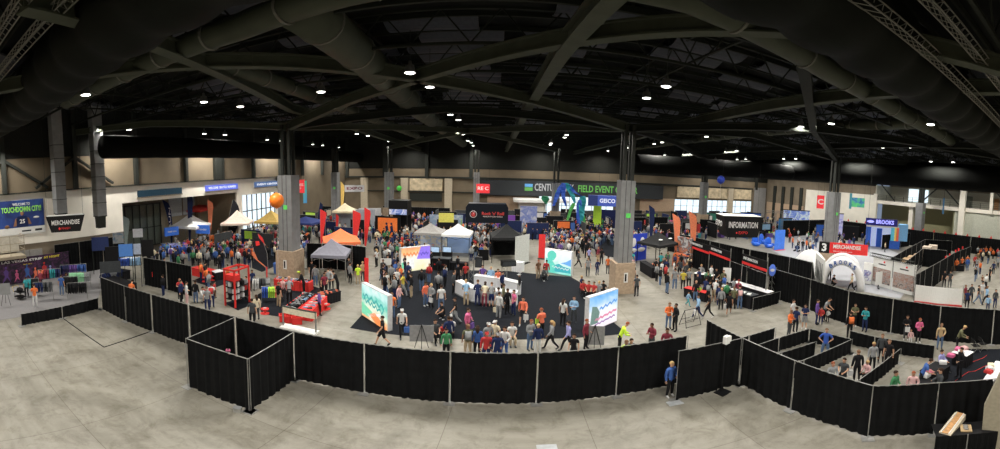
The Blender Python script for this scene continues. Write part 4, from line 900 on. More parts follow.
# round and straight clothing racks
def rack(px_, label, cs, n=14, w_=1.5, h=1.5, rz=None, group='clothing racks'):
    p = at(*px_); t = thing('clothing_rack', label, 'rack', p, -math.atan2(p.x, p.y) if rz is None else rz, group)
    MB().tube([(-w_/2, 0, h), (w_/2, 0, h)], .02, 6).tube([(-w_/2, 0, .05), (-w_/2, 0, h)], .02, 6).tube([(w_/2, 0, .05), (w_/2, 0, h)], .02, 6).tube([(-w_/2, -.25, .04), (-w_/2, .25, .04)], .02, 6).tube([(w_/2, -.25, .04), (w_/2, .25, .04)], .02, 6).build('rail_frame', PIPE, t)
    for k in range(n):
        x = -w_/2+.08+(w_-.16)*k/(n-1); a_ = random.uniform(-.25, .25); m = MB(); c = cs[k*len(cs)//n]
        pts = [(-.2, -.75), (.2, -.75), (.2, -.2), (.27, -.34), (.32, -.28), (.2, -.04), (.06, .0), (-.06, .0), (-.2, -.04), (-.32, -.28), (-.27, -.34), (-.2, -.2)]
        mm = Matrix.Rotation(pi/2+a_, 3, 'Z'); m.prism([mm @ Vector((u, -.03, v)) + Vector((x, 0, h-.06)) for u, v in pts], mm @ Vector((0, .06, 0)))
        m.build('garment', cloth(c), t)
BL3 = ('black',)
rack((78, 301), 'black jackets on a rack right of the blue-shirted shopper', BL3); rack((71, 294), 'black clothes rack just behind the blue-shirted shopper', BL3, w_=1.2)
rack((44, 300), 'dark navy jackets on a rack right of the orange shirt', ('navy', 'charcoal')); rack((32, 296), 'dark teal jackets on a rack left of the orange shirt', ('teal', 'black'), w_=1.2)
COLR['mint'] = (.3, .62, .38); rack((76, 289), 'mint green shirts on a rack, left one of two', ('mint',), w_=1.1); rack((84.5, 289), 'mint green shirts on a rack, right one of two', ('mint', 'grey'), w_=1.1)
rack((74, 280), 'rack of navy and purple shirts behind the mint green ones', ('navy', 'purple', 'blue'), w_=2.4, n=18); rack((50, 285), 'rack of coloured shirts before the city strip backdrop', ('coral', 'maroon', 'teal', 'navy'), w_=2., n=16)
rack((130, 272), 'bright blue shirts hanging under the blue screens', ('royal', 'lightblue'), w_=2.2, n=16); rack((178, 258), 'bright blue shirts on a rack beneath the blue signs', ('royal',), w_=2.6, n=18); rack((170, 256), 'blue and lilac shirts left of the bright blue rack', ('blue', 'lavender'), w_=2., n=14)
rack((187, 260), 'bright blue jackets right beneath the second blue sign', ('royal', 'blue'), w_=1.8, n=12); rack((246, 262), 'red shirts on a rack beyond the red display frame', ('red', 'orange'), w_=1.6); rack((262, 297), 'grey and white shirts on the wire rack near the teardrop flag', ('white', 'charcoal', 'grey'), w_=1.3)
rack((271, 302), 'lime and royal blue shirts on a low rack before the red table', ('royal', 'lime', 'coral'), w_=1.3, h=1.2); rack((112, 285), 'dark blue caps and shirts on the merchandise table rack behind the front drape', ('navy', 'grey', 'navy'), w_=2.6, n=18, h=1.3, rz=-1.2)
def easel(px_, label, board, h=1.7, bw=.8, bh=.9, rz=0):
    p = at(*px_); t = thing('easel_sign', label, 'sign', p, -math.atan2(p.x, p.y)+rz, 'easels and floor signs')
    for q in ((-.35, -.25), (.35, -.25), (0, .45)): MB().tube([(q[0], q[1], 0), (0, 0, h)], .016, 6).build('leg', BLACK, t)
    MB().box((0, -.16, h-bh/2-.1), (bw, .02, bh), M=Matrix.Rotation(-.12, 3, 'X')).build('board', board, t); return t
easel((6, 305), 'easel with a grey board at the left edge of the grey carpet', GREY, 1.9, .8, .9)
easel((421.5, 350), 'black tripod easel with grey board back to the viewer at the front drape', mat('board_grey', (.3, .3, .31)), 1.5, 1.2, 1.0, pi)
easel((594, 350), 'black tripod easel with grey board beside the maroon jacket', mat('board_grey', (.3, .3, .31)), 1.5, 1.0, 1.2, pi)
p = at(690, 325); t = thing('metal_frame_sign', 'folding metal frame stand on the bare floor beside the blue hoodie', 'stand', p, .2)
f = MB()
for y in (-.35, .35):
    for x in (-.6, .6): f.tube([(x, y, 0), (x*.85, 0, 1.1)], .02, 6)
    f.tube([(-.6, y*.6, .45), (.6, y*.6, .45)], .015, 6); f.tube([(-.6, y, .05), (.6, y, .05)], .015, 6)
f.tube([(-.55, 0, 1.1), (.55, 0, 1.1)], .02, 6).build('frame', BLACK, t)
p = at(20.5, 299); t = thing('hand_cart', 'black cart with yellow tray on the grey carpet at the left', 'cart', p, .4)
MB().bbox((-.4, -.3, .2), (.4, .3, .26)).bbox((-.4, -.3, .6), (.4, .3, .66)).build('tray', BLACK, t); MB().ball((0, 0, .8), (.3, .25, .2)).build('load', cloth('black'), t)
for x in (-.35, .35):
    for y in (-.25, .25): MB().tube([(x, y, .03), (x, y, .62)], .02, 6).build('post', STEEL, t)
MB().tube([(-.4, -.3, .6), (-.6, -.3, 1.0), (-.6, .3, 1.0), (-.4, .3, .6)], .02, 6).build('handle', mat('yellow_handle', (.6, .45, .1)), t)

# ------------------------------------------------------------------ centre counter, towers, speakers
def counter(pts, dep, h, label, m=WTC, front=None):
    for i, (a, b) in enumerate(zip(pts, pts[1:])):
        d = b-a; L = d.length; t = thing('counter', '%s, %s section' % (label, ORD[i]), 'counter', Vector((a.x, a.y, 0)), math.atan2(d.y, d.x), label)
        MB().bbox((-.02, -.03, h-.05), (L+.02, dep, h)).build('worktop', m, t); MB().bbox((0, 0, .02), (L, dep-.05, h-.05)).build('front_panel', front or m, t)
        MB().bbox((0, -.012, .0), (L, 0, .1)).build('kick_strip', GREY, t)
    for a, b in zip(pts, pts[1:]): BLOCK0.append((min(a.x, b.x)-.3, min(a.y, b.y)-.3, max(a.x, b.x)+.3, max(a.y, b.y)+.8))
WG = mat('plain_white_counter', (.7, .71, .74), .4, var=.05)  # plain white counter surface, no glow of its own
counter([at(455, 280.5, 1.05), at(472, 288.5, 1.05), at(502.5, 291.5, 1.05), at(517, 292.5, 1.05)], .6, 1.05, 'white counter facing the front', WG)
counter([at(474, 275.5, 1.05), at(496, 278, 1.05), at(517, 283, 1.05)], .6, 1.05, 'white counter behind the staff', WG)
def tower(px_, h, label, w_=.4):
    p = at(*px_); o = lattice('truss_tower', None, (p.x, p.y, 0), (p.x, p.y, h), w_, int(h*2.2), PIPE); tag(o, label, 'truss', 'lattice towers'); return p
p = tower((471, 281.5), 2.25, 'lattice tower at the left rear corner of the white counter')
def speaker(p, sz, label, rz=0):
    t = thing('loudspeaker', label, 'speaker', p, rz, 'black loudspeakers'); w_, d_, h_ = sz
    MB().bbox((-w_/2, -d_/2, 0), (w_/2, d_/2, h_)).build('cabinet', BLACK, t); MB().bbox((-w_/2+.04, -d_/2-.015, .05), (w_/2-.04, -d_/2, h_-.05)).build('grille', DARK, t)
speaker((p.x+.6, p.y, 1.3), (.55, .4, .85), 'black loudspeaker box on the left lattice tower')
p = tower((504, 286), 1.7, 'lattice tower at the right rear of the white counter'); speaker((p.x+.3, p.y, 1.72), (1.15, .5, .45), 'wide black loudspeaker on top of the right lattice tower', .3)
p = at(483.5, 270.5); t = thing('monitor_stand', 'black flat monitor on a stand behind the white counter', 'monitor', p, 0)
MB().bbox((-.45, -.04, 1.0), (.45, .04, 2.0)).build('monitor', BLACK, t); MB().tube([(0, 0, 0), (0, 0, 1.1)], .03, 8).build('pole', STEEL, t); MB().box((0, 0, .015), (.6, .5, .03)).build('base', BLACK, t)
# desk of black kiosk with screens
p = at(440.5, 270.5); t = thing('kiosk_desk', 'black kiosk desk with dark red lettering left of the white tent', 'desk', p, -.05)
MB().bbox((-.8, 0, 0), (.8, .8, 1.1)).build('cabinet', BLACK, t); MB().bbox((-.9, -.05, 1.1), (.9, .85, 1.15)).build('top', DARK, t); MB().bbox((-.62, -.01, .5), (-.5, 0, .62)).build('mark', FR, t)
text('PHOTOS', t, mat('dull_red_letter', (.35, .05, .03)), (.05, -.012, .56), .8, .14, FACE)
for i, (x, y) in enumerate(((435, 262), (447, 262))):
    q = at(x, y); t = thing('desk_screen', '%s lit screen on a black desk before the silver tent' % ('left' if i == 0 else 'right'), 'screen', q, 0, 'lit desk screens')
    MB().bbox((-.45, -.03, 1.0), (.45, .03, 1.6)).build('bezel', BLACK, t); MB().bbox((-.4, -.035, 1.05), (.4, -.03, 1.55)).build('display', em('desk', (.5, .7, .95), .8), t); MB().bbox((-.5, 0, 0), (.5, .5, 1.0)).build('plinth', BLACK, t)
ta, tb = at(449, 262.5, .76), at(468, 263.5, .76); draped_table(ta, tb, .7, BKC, BKC, 'black skirted table in front of the white tent')
ta, tb = at(511.5, 262, .9), at(521, 263.5, .9); draped_table(ta, tb, .7, WTC, WTC, 'white skirted table under the black script tent', .95)
o = thing('banner_stand', 'tall pale grey banner at the right side of the black script tent', 'banner', at(522, 264.5), .9); MB().bbox((-1.2, 0, .1), (1.2, .04, 3.0)).build('banner', mat('pale_banner', (.55, .58, .56)), o); MB().bbox((-1.2, -.2, 0), (1.2, .2, .06)).build('base', STEEL, o)
o = thing('banner_stand', 'tall red banner left of the teal glowing screen', 'banner', at(541.5, 259), -.3); MB().bbox((-.35, 0, .1), (.35, .04, 2.7)).build('banner', FR, o); MB().bbox((-.4, -.2, 0), (.4, .2, .06)).build('base', STEEL, o)
o = thing('banner_stand', 'narrow red banner at the foot of the second column', 'banner', at(612, 288), .3); MB().bbox((-.25, 0, .1), (.25, .04, 2.0)).build('banner', FR, o); MB().bbox((-.3, -.2, 0), (.3, .2, .06)).build('base', STEEL, o)
o = thing('banner_stand', 'thin red banner right of the grey tent', 'banner', at(366.5, 284), 0); MB().bbox((-.17, 0, .1), (.17, .04, 2.2)).build('banner', FR, o); MB().bbox((-.3, -.2, 0), (.3, .2, .06)).build('base', STEEL, o)
p = at(387, 277); t = thing('placard', 'white placard held up left of the queue at the carpet', 'placard', (p.x-.0, p.y-.32, 1.15), -math.atan2(p.x, p.y)); MB().bbox((-.45, -.02, 0), (.45, 0, .6)).build('board', WHT, t)

# ------------------------------------------------------------------ signs
t = thing('wall_banner', 'large navy football welcome banner on the left wall', 'banner', (XL+.02, 7.6, 0), pi/2)   # local x -> +Y
# local axes: x along +Y, -y towards the hall
W0, W1 = -4.2, 4.3
MB().bbox((W0, -.06, 4.5), (W1, 0, 7.7)).build('banner', printed('banner_navy', [(.01, .02, .1), (.02, .05, .22), (.03, .09, .35)], .7, axis=None), t)
MB().bbox((W0, -.075, 4.5), (W1, -.06, 5.15)).build('white_strip', WHT, t)
LM = mat('lime_letter', (.3, .75, .1), em=.15); text('WELCOME TO', t, TWH, (2.1, -.07, 7.32), 1.7, .25, FACE, off=.02); text('TOUCHDOWN CITY!', t, LM, (2.1, -.07, 6.82), 3.9, .52, FACE, off=.02)
MB().ball((2.1, -.07, 6.45), (.17, .03, .2), 12, 8).build('player_head', cloth('skin2'), t)
MB().prism([(1.55, -.08, 5.2), (1.5, -.08, 5.9), (1.7, -.08, 6.2), (2.5, -.08, 6.2), (2.7, -.08, 5.9), (2.65, -.08, 5.2)], (0, .015, 0)).build('player_jersey', cloth('navy'), t)
MB().prism([(1.2, -.08, 5.3), (1.45, -.08, 6.0), (1.65, -.08, 6.05), (1.5, -.08, 5.3)], (0, .012, 0)).build('player_arm', cloth('skin2'), t); MB().prism([(3.0, -.08, 5.4), (2.75, -.08, 6.0), (2.55, -.08, 6.05), (2.7, -.08, 5.4)], (0, .012, 0)).build('player_arm', cloth('skin2'), t)
text('25', t, TWH, (2.1, -.09, 5.7), .5, .4, FACE, off=.02); MB().ball((.6, -.08, 5.3), (.25, .04, .17), 10, 6).build('football', cloth('brown'), t); MB().ball((3.5, -.07, 6.0), (.3, .02, .1), 10, 6).build('team_emblem', TWH, t)
MB().bbox((2.0, -.08, 4.72), (2.9, -.074, 4.86)).bbox((3.3, -.08, 4.7), (4.0, -.074, 4.9)).build('small_print', DARK, t)
def trapbox(name, label, P, rz, wt, wb, h, d, m, top, txt, th, sub, side=None):
    t = thing(name, label, 'sign', P, rz); pts = [(-wb/2, 0), (wb/2, 0), (wt/2, h), (-wt/2, h)]
    MB().prism([(x, -d/2, z) for x, z in pts], (0, d, 0)).build('sign_box', m, t)
    MB().bbox((-wt/2+.05, -d/2+.05, h), (wt/2-.05, d/2-.05, h+.02)).build('top_cover', top, t)
    text(txt, t, TWH, (0, -d/2-.01, h*.58), wt*.72, th, FACE, off=.02); text(sub, t, mat('red_letter', (.6, .03, .03), em=.2), (0, -d/2-.01, h*.22), wt*.22, th*.45, FACE)
    MB().ball((-wt*.16, -d/2-.01, h*.22), (.08, .015, .1), 8, 6).build('emblem', mat('red_letter', (.6, .03, .03), em=.2), t)
    for x in (-wt/2+.1, wt/2-.1): MB().tube([(x, 0, h), (x, 0, 15-P[2])], .01, 4).build('hanging_wire', STEEL, t)
    if side: text(side, t, TWH, (-wt/2+.0, 0, h*.6), d*.75, th*.9, (pi/2, 0, -pi/2), off=.02)
SB = mat('sign_black', (.016, .016, .017), .5)
P = atR(66, 231, 29); trapbox('hanging_sign', 'black hanging merchandise sign with tapered sides before the white wall', P, -math.atan2(P.x, P.y), 3.0, 2.25, 1.25, 1.0, SB, WHT, 'MERCHANDISE', .36, 'FINISH')
P = atR(738, 235.5, 38); trapbox('hanging_sign', 'large black hanging information sign on the right', P, -math.atan2(P.x, P.y)+.38, 4.3, 3.2, 2.1, 2.6, SB, WHT, 'INFORMATION', .62, 'EXPO', side='EXPO')
# city strip backdrop
a = Vector((-32.7, 13.7, 0)); t = thing('printed_backdrop', 'long dark backdrop wall with colourful runners behind the racks at the left', 'backdrop', (-32.75, 2, 0), pi/2)
L = 11.9; MB().bbox((0, -.1, 0), (L, 0, 2.44)).build('wall_panel', printed('strip_print', [(.008, .006, .012), (.012, .008, .02), (.015, .01, .022), (.05, .015, .05), (.09, .03, .1), (.012, .01, .02)], 1.6, .0, dist=1.5), t)
text('RUN THE LAS VEGAS STRIP', t, TWH, (6.0, -.12, 2.12), 6.2, .22, FACE, off=.02); text('AT NIGHT', t, mat('yellow_letter', (.8, .65, .05)), (10.1, -.12, 2.15), 1.6, .22, FACE, off=.02); text('NOV 10-11', t, mat('yellow_letter', (.8, .65, .05)), (7.7, -.12, 1.75), .8, .1, FACE)
for i, (x, c_) in enumerate(((5.6, 'purple'), (6.6, 'pink'), (7.6, 'blue'), (8.4, 'coral'), (9.3, 'red'), (9.9, 'lavender'), (4.6, 'purple'), (3.4, 'coral'))):
    s = .9 if i % 2 else 1.2; MB().prism([(x-.3*s, -.11, .15), (x-.1*s, -.11, .7*s), (x-.2*s, -.11, 1.05*s), (x, -.11, 1.25*s), (x+.2*s, -.11, 1.05*s), (x+.15*s, -.11, .7*s), (x+.35*s, -.11, .2), (x+.05*s, -.11, .6*s)], (0, .012, 0)).ball((x, -.11, 1.36*s), (.1, .02, .12), 8, 6).build('runner_figure', cloth(c_), t)
MB().bbox((L-.05, -.1, 0), (L, 2.0, 2.44)).build('end_panel', DARK, t)
t = thing('stair_landing', 'beige stair landing with railing below the welcome banner', 'stairs', (XL, 2, 0), pi/2)
MB().bbox((0, -1.6, 2.5), (7.4, 0, 2.75)).build('platform', mat('beige_steel', (.35, .3, .22)), t)
r = MB()
for x in (0, 1.5, 3, 4.5, 6, 7.3): r.tube([(x, -1.55, 2.75), (x, -1.55, 4.6)], .03, 6)
for z in (3.3, 3.9, 4.6): r.tube([(0, -1.55, z), (7.35, -1.55, z)], .03, 6); r.tube([(7.35, -1.55, z), (7.35, 0, z)], .03, 6)
r.build('railing', mat('beige_steel', (.35, .3, .22)), t); MB().bbox((.2, -.1, 2.9), (7.2, -.05, 4.4)).build('infill_panel', mat('pale_infill', (.5, .47, .4)), t)
for i, (y0, y1, z0, z1, m, lb, tx) in enumerate(((22.7, 29, 7.0, 7.72, mat('dim_sign_blue', (.02, .05, .08), em=.1), 'long dark sign on the white band of the left wall', None), (33, 39.2, 7.0, 7.72, mat('lit_sign_blue', (.12, .18, .85), em=.9), 'long lit blue sign on the white band of the left wall', 'WELCOME  SEATTLE  RUNNERS'), (43.1, 49.3, 6.95, 7.75, mat('lit_sign_blue2', (.08, .2, .5), em=.5), 'blue and white sign over the bright window of the left wall', 'EVENT CENTER'))):  # the dark sign face is given a faint glow too
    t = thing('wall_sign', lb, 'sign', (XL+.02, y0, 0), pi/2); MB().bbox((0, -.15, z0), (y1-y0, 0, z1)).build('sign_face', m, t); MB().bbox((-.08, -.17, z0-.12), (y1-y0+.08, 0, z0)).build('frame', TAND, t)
    if tx: text(tx, t, mat('lit_letter', (.85, .88, 1), em=1), ((y1-y0)/2, -.16, (z0+z1)/2), (y1-y0)*.85, .3, FACE, off=.02)
def hang(name, label, px_, R_, wd, ht, m, txt=None, tm=None, d=.08, sub=None, cat='sign', wires=True, rzo=0, nm='panel'):
    P = atR(px_[0], px_[1], R_); t = thing(name, label, cat, P, -math.atan2(P.x, P.y)+rzo)
    MB().bbox((-wd/2, -d/2, -ht/2), (wd/2, d/2, ht/2)).build(nm, m, t)
    if wires:
        for x in (-wd/2+.1, wd/2-.1): MB().tube([(x, 0, ht/2), (x, 0, 14.5-P.z)], .012, 4).build('hanging_wire', STEEL, t)
    if txt: text(txt, t, tm or TWH, (0, -d/2-.01, 0 if not sub else ht*.12), wd*.8, ht*.4, FACE, off=.02)
    return t
hang('hanging_sign', 'red hanging sign with white letters right of the first column', (297.5, 186.5), 45, 1.7, 1.6, mat('sign_red', (.7, .03, .04), em=.25), 'RE\nC')
hang('hanging_banner', 'narrow green and blue hanging banner right of the first column', (305, 192), 50, .5, 3.0, printed('green_blue', [(.1, .3, .7), (.1, .5, .6), (.1, .6, .3)], 1, .2, axis=2), cat='banner')
hang('hanging_sign', 'white hanging sign under the far beams left of centre', (354.5, 188.5), 72, 3.8, 1.3, mat('sign_pale', (.6, .6, .62)), 'EXPO', cloth('maroon'))
hang('hanging_sign', 'red hanging sign near the far wall left of centre', (483, 188.5), 66, 2.4, 1.6, mat('sign_red', (.7, .03, .04), em=.25), 'RE C')
hang('hanging_sign', 'red and white hanging sign left of the third column', (820.5, 202), 62, 1.2, 2.2, mat('sign_red', (.7, .03, .04), em=.25), 'C')
hang('hanging_sign', 'green and navy picture sign on the right white wall', (857.5, 202.5), 76, 2.9, 1.9, printed('green_navy', [(.02, .05, .2), (.05, .2, .4), (.1, .5, .2), (.15, .6, .2)], .8, .3), None)
hang('hanging_banner', 'narrow teal hanging banner left of the green picture sign', (850.6, 201), 70, .45, 2.9, mat('banner_teal', (.1, .4, .5), em=.1), cat='banner')
hang('hanging_banner', 'narrow blue hanging banner below the mezzanine', (943.5, 206), 60, .25, 2.6, mat('banner_blue', (.1, .3, .6), em=.1), cat='banner')
t = hang('hanging_sign', 'bright blue box sign with white letters left of the second column', (607.5, 200.8), 58, 3.0, 1.6, mat('sign_bright_blue', (.04, .12, .7), em=.5), 'GEICO', mat('lit_letter', (.85, .88, 1), em=1), d=1.6)
MB().bbox((-3.0, -.8, -.8), (-1.52, .8, .8)).build('side_panel', mat('sign_dark_blue', (.02, .04, .2)), t)
def balloon(px_, R_, r, m, label):
    P = atR(px_[0], px_[1], R_); t = thing('balloon', label, 'balloon', P, 0); MB().ball((0, 0, 0), (r, r, r*1.05), 24, 16).build('envelope', m, t, True)
    MB().tube([(0, 0, -r*1.04), (0, 0, -r*1.14)], [.03, .09], 8).build('knot', m, t); MB().tube([(0, 0, -r*1.1), (0, 0, -P.z+.05)], .008, 4).build('string', WHT, t)
balloon((276.5, 200.5), 28, .56, mat('balloon_orange', (.95, .22, .02), .35), 'large orange balloon left of the first column'); balloon((399.2, 188.3), 60, .42, mat('balloon_green', (.1, .75, .1), .35), 'bright green balloon before the far wall left of centre')
balloon((721, 179.8), 48, .5, mat('balloon_blue', (.01, .04, .4), .35), 'dark blue balloon under the black band on the right')
# blue raised signs
for i, (x, y) in enumerate(((171.5, 231.5), (202.5, 229.5))):
    P = atR(x, y, 46); t = thing('raised_sign', 'blue rectangular sign on poles, %s of the pair' % ('left' if i == 0 else 'right'), 'sign', (P.x, P.y, 0), -math.atan2(P.x, P.y)+(.5 if i == 0 else -.5), 'pair of blue raised signs')
    MB().bbox((-.95, -.15, P.z-.5), (.95, .15, P.z+.55)).build('sign_face', mat('sign_mid_blue', (.04, .15, .6), em=.2), t); text('FINISHERS', t, TWH, (0, -.16, P.z), 1.2, .2, FACE)
    for q in (-.8, .8): MB().tube([(q, 0, 0), (q, 0, P.z-.4)], .03, 6).build('pole', PIPE, t)
# black arch sign with red clock emblem
a, b = atR(465.5, 223, 47), atR(508, 223, 47); c = (a+b)/2; L = (b-a).length; t = thing('arch_sign', 'big black header sign with a red stopwatch emblem over the centre crowd', 'sign', (c.x, c.y, 0), -math.atan2(c.x, c.y)); z0 = c.z; 
MB().prism([(-L/2, 0, z0), (L/2, 0, z0), (L/2, 0, z0+2.0), (L/2-.25, 0, z0+2.45), (-L/2+.35, 0, z0+2.45), (-L/2, 0, z0+2.0)], (0, 2.0, 0)).build('header_box', mat('header_navy_black', (.014, .018, .026), .5), t)
for x in (-L/2+.1, L/2-.3): MB().bbox((x, .1, 0), (x+.2, .3, z0)).build('post', BLACK, t); MB().bbox((x, 1.7, 0), (x+.2, 1.9, z0)).build('post', BLACK, t)
RL_ = mat('bright_red_letter', (.85, .03, .02), em=.5)
MB().tube([(-L*.32+.42*cos(q*pi/12), -.02, z0+1.1+.42*sin(q*pi/12)) for q in range(25)], .03, 5).build('emblem_ring', TWH, t); MB().ball((-L*.32, -.02, z0+1.08), (.27, .03, .3), 14, 8).build('emblem', RL_, t); MB().beam((-L*.32, -.06, z0+1.1), (-L*.32+.2, -.06, z0+1.6), .03, .03).build('emblem_hand', TWH, t)
text("Rock 'n' Roll", t, RL_, (L*.14, -.02, z0+1.2), L*.52, .42, FACE, off=.025); text('MARATHON SERIES', t, TWH, (L*.14, -.02, z0+.82), L*.46, .16, FACE)
# information counter: header panels with red stripe, tables, tower
IX = []
pa, pb = Vector((20.1, 34.8, 0)), None
def info_panel(x0, y0, x1, y1, label, rr):
    a = atR(x0, y0, rr[0]); b = atR(x1, y1, rr[1]); d = b-a; L = math.hypot(d.x, d.y); t = thing('overhead_sign', label, 'sign', (a.x, a.y, 0), math.atan2(d.y, d.x), 'header panels over the information counter'); z1 = (a.z+b.z)/2
    MB().bbox((0, -.04, z1-.62), (L, .04, z1)).build('board', BLACK, t); MB().bbox((0, -.05, z1-.85), (L, .04, z1-.62)).build('red_stripe', FR, t); text('INFORMATION', t, TWH, (L*.35, -.06, z1-.32), 1.9, .24, FACE, off=.02)
    MB().tube([(0, 0, 0), (0, 0, z1+.3)], .035, 6).build('post', PIPE, t); MB().tube([(L, 0, 0), (L, 0, z1+.3)], .035, 6).build('post', PIPE, t); return t
info_panel(692, 240.5, 710, 245.2, 'black header panel with red stripe, farthest over the information counter', (38.5, 35.7)); info_panel(710, 245.2, 731, 251.3, 'black header panel with red stripe, middle one over the information counter', (35.7, 32.6)); info_panel(743, 253.5, 768, 261.5, 'black header panel with red stripe, nearest over the information counter', (31, 28.4))
ia, ib, ic, id_ = atR(692, 240.5, 38.8), atR(710, 245.2, 36.0), atR(731, 251.3, 32.9), atR(768, 261.5, 28.7)
run([ia.xy, ib.xy, ic.xy, ((ic+id_)/2).xy, id_.xy], 2.2, 'from its far end in the dark curtain behind the information tables', 'curtain behind the information tables')
p0, p1 = at(731, 282, .95), at(768, 293, .95); q0_, q1_ = at(694, 273, .95), at(713, 276, .95)
md_ = (p0+p1)/2
draped_table(md_, p1, .75, WTC, BKC, 'information table with white top, nearest of three', .95, 'information tables'); draped_table(p0, md_-(p1-p0)*.02, .75, WTC, BKC, 'information table with white top, middle of three', .95, 'information tables'); draped_table(q0_, q1_, .75, WTC, BKC, 'information table with white top, farthest of three', .95, 'information tables')
t = thing('information_counter', 'black skirted information counter with fliers facing the queue', 'counter', at(703, 301), 0); a, b = at(712, 296), at(750, 309.5); d = b-a; t.location = a; t.rotation_euler = (0, 0, math.atan2(d.y, d.x)); L = d.length
MB().bbox((0, 0, 0), (L, .8, 1.0)).build('cabinet', BKC, t); MB().bbox((-.03, -.03, 1.0), (L+.03, .85, 1.04)).build('top', DARK, t)
for i in range(7):
    w_ = t.matrix_basis @ Vector((.4+i*(L-.8)/6, .25, 1.045)); o = MB().bbox((-.2, -.14, 0), (.2, .14, .05)).build('flier_stack', WHT); o.location = w_; o.rotation_euler = (0, 0, random.random()); tag(o, 'stack of white fliers on the black information counter, %s from the far end' % ORD[i], 'paper', 'flier stacks on the information counter')
p = tower((771, 297.5), 2.6, 'white lattice tower at the near end of the information counter'); t = thing('oval_sign', 'blue oval sign on the lattice tower of the information counter', 'sign', (p.x-.35, p.y-.3, 2.45), -.5); MB().ball((0, 0, 0), (.28, .04, .5), 16, 8).build('plate', mat('oval_blue', (.1, .2, .7), em=.2), t); MB().ball((0, -.03, 0), (.18, .02, .14), 10, 6).build('emblem', TWH, t)
t = easel((726, 288.5), 'white tilted board on an easel at the information counter', WHT, 2.0, .7, 1.3)
t = draped_table(at(684, 287, .8), at(705, 292.5, .8), .6, RED, BKC, 'dark table with red top under the orange flags')
# blue panels and graphics right of column B
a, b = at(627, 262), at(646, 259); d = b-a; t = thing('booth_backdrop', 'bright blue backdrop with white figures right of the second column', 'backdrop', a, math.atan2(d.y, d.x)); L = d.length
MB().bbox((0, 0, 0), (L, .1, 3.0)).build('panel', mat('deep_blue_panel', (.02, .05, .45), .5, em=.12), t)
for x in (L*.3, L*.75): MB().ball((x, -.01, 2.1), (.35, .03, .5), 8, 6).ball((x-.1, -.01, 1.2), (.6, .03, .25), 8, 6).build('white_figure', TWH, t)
t = draped_table(at(640, 262, .9), at(652, 269, .9), .6, BKC, BKC, 'black counter with pale lettering left of the black tent', 1.0)
a, b = at(676, 264), at(690, 268); t = thing('sport_display', 'orange and white sports display with photographs under the orange flags', 'display', a, math.atan2((b-a).y, (b-a).x)); L = (b-a).length
MB().bbox((0, 0, 0), (L, .3, 3.1)).build('panel', printed('sport_orange', [(.3, .3, .32), (.6, .6, .6), (.08, .08, .1), (.6, .2, .08), (.2, .2, .22)], 1.6, .05, dist=1), t); MB().bbox((0, -.3, 1.2), (L, .0, 1.35)).build('shelf', FO, t); MB().bbox((.2, -.8, 0), (.9, -.1, .9)).build('seat', FO, t)
o = thing('storage_bin', 'orange round bin beside the black tent', 'bin', at(655, 270.5), 0); MB().tube([(0, 0, 0), (0, 0, .7)], [.26, .32], 14).build('bin_body', FO, o)
for i, (x0, y0, x1, y1, R_, m, lb) in enumerate(((119, 244.5, 133, 256, 30, em('booth_blue', (.05, .22, .6), .5), 'blue lit screen over the bright blue shirts'), (133.5, 244, 141, 254, 30.3, mat('poster_pale', (.35, .4, .5)), 'pale poster right of the blue lit screen'), (133, 229, 143, 237, 33, mat('poster_grey', (.4, .4, .43)), 'grey white raised poster above the blue screens'), (105.5, 247, 119, 261, 30, BLACK, 'black panel left of the blue lit screen'), (142, 240, 154, 256, 31, BLACK, 'black panel right of the pale poster'), (92, 237.5, 109, 250, 35.3, mat('poster_navy', (.015, .03, .12)), 'dark blue poster on the black curtain at the left'), (113, 233, 124, 243, 36, printed('poster_mix', [(.05, .12, .2), (.3, .3, .3), (.1, .25, .3)], 2), 'patterned pale poster right of the dark blue poster'), (100, 262, 121, 272, 28.5, DARK, 'dark panel with pale lettering before the dark blue shirts'))):
    P = atR(x0, y1, R_); Q = atR(x1, y1, R_); tpz = atR(x0, y0, R_).z; d = Q-P; L = math.hypot(d.x, d.y); zb = max(.05, min(P.z, Q.z)); t = thing('exhibition_display', lb, 'display', (P.x, P.y, 0), math.atan2(d.y, d.x), 'display boards at the left')
    MB().bbox((0, -.05, zb), (L, .05, tpz)).build('panel', m, t)
    for q in (.05, L-.05): MB().tube([(q, .08, 0), (q, .08, tpz)], .03, 6).build('post', STEEL, t)
for i, (a, b, lb) in enumerate((((104, 268), (124, 272), 'black skirted table with white lettering left of the blue shirts'), ((118, 259), (141, 258), 'white topped table beneath the blue screens'))):
    draped_table(at(*a, .8), at(*b, .8), .8, WTC if i else BKC, BKC, lb, .8)
draped_table(at(80, 262, .8), at(101, 258.5, .8), .7, WTC, BKC, 'white topped table below the dark curtain at the left', .8)
draped_table(at(101.5, 278, .9), at(124, 286, .9), 1.2, BKC, BKC, 'dark merchandise table right behind the front drape at the left', .9)
t = hang('booth_sign', 'small red and white sign on the black backwall left of the red table', (157.5, 274), at(157.5, 285).xy.length-.45, .9, .45, FR, None, wires=False)
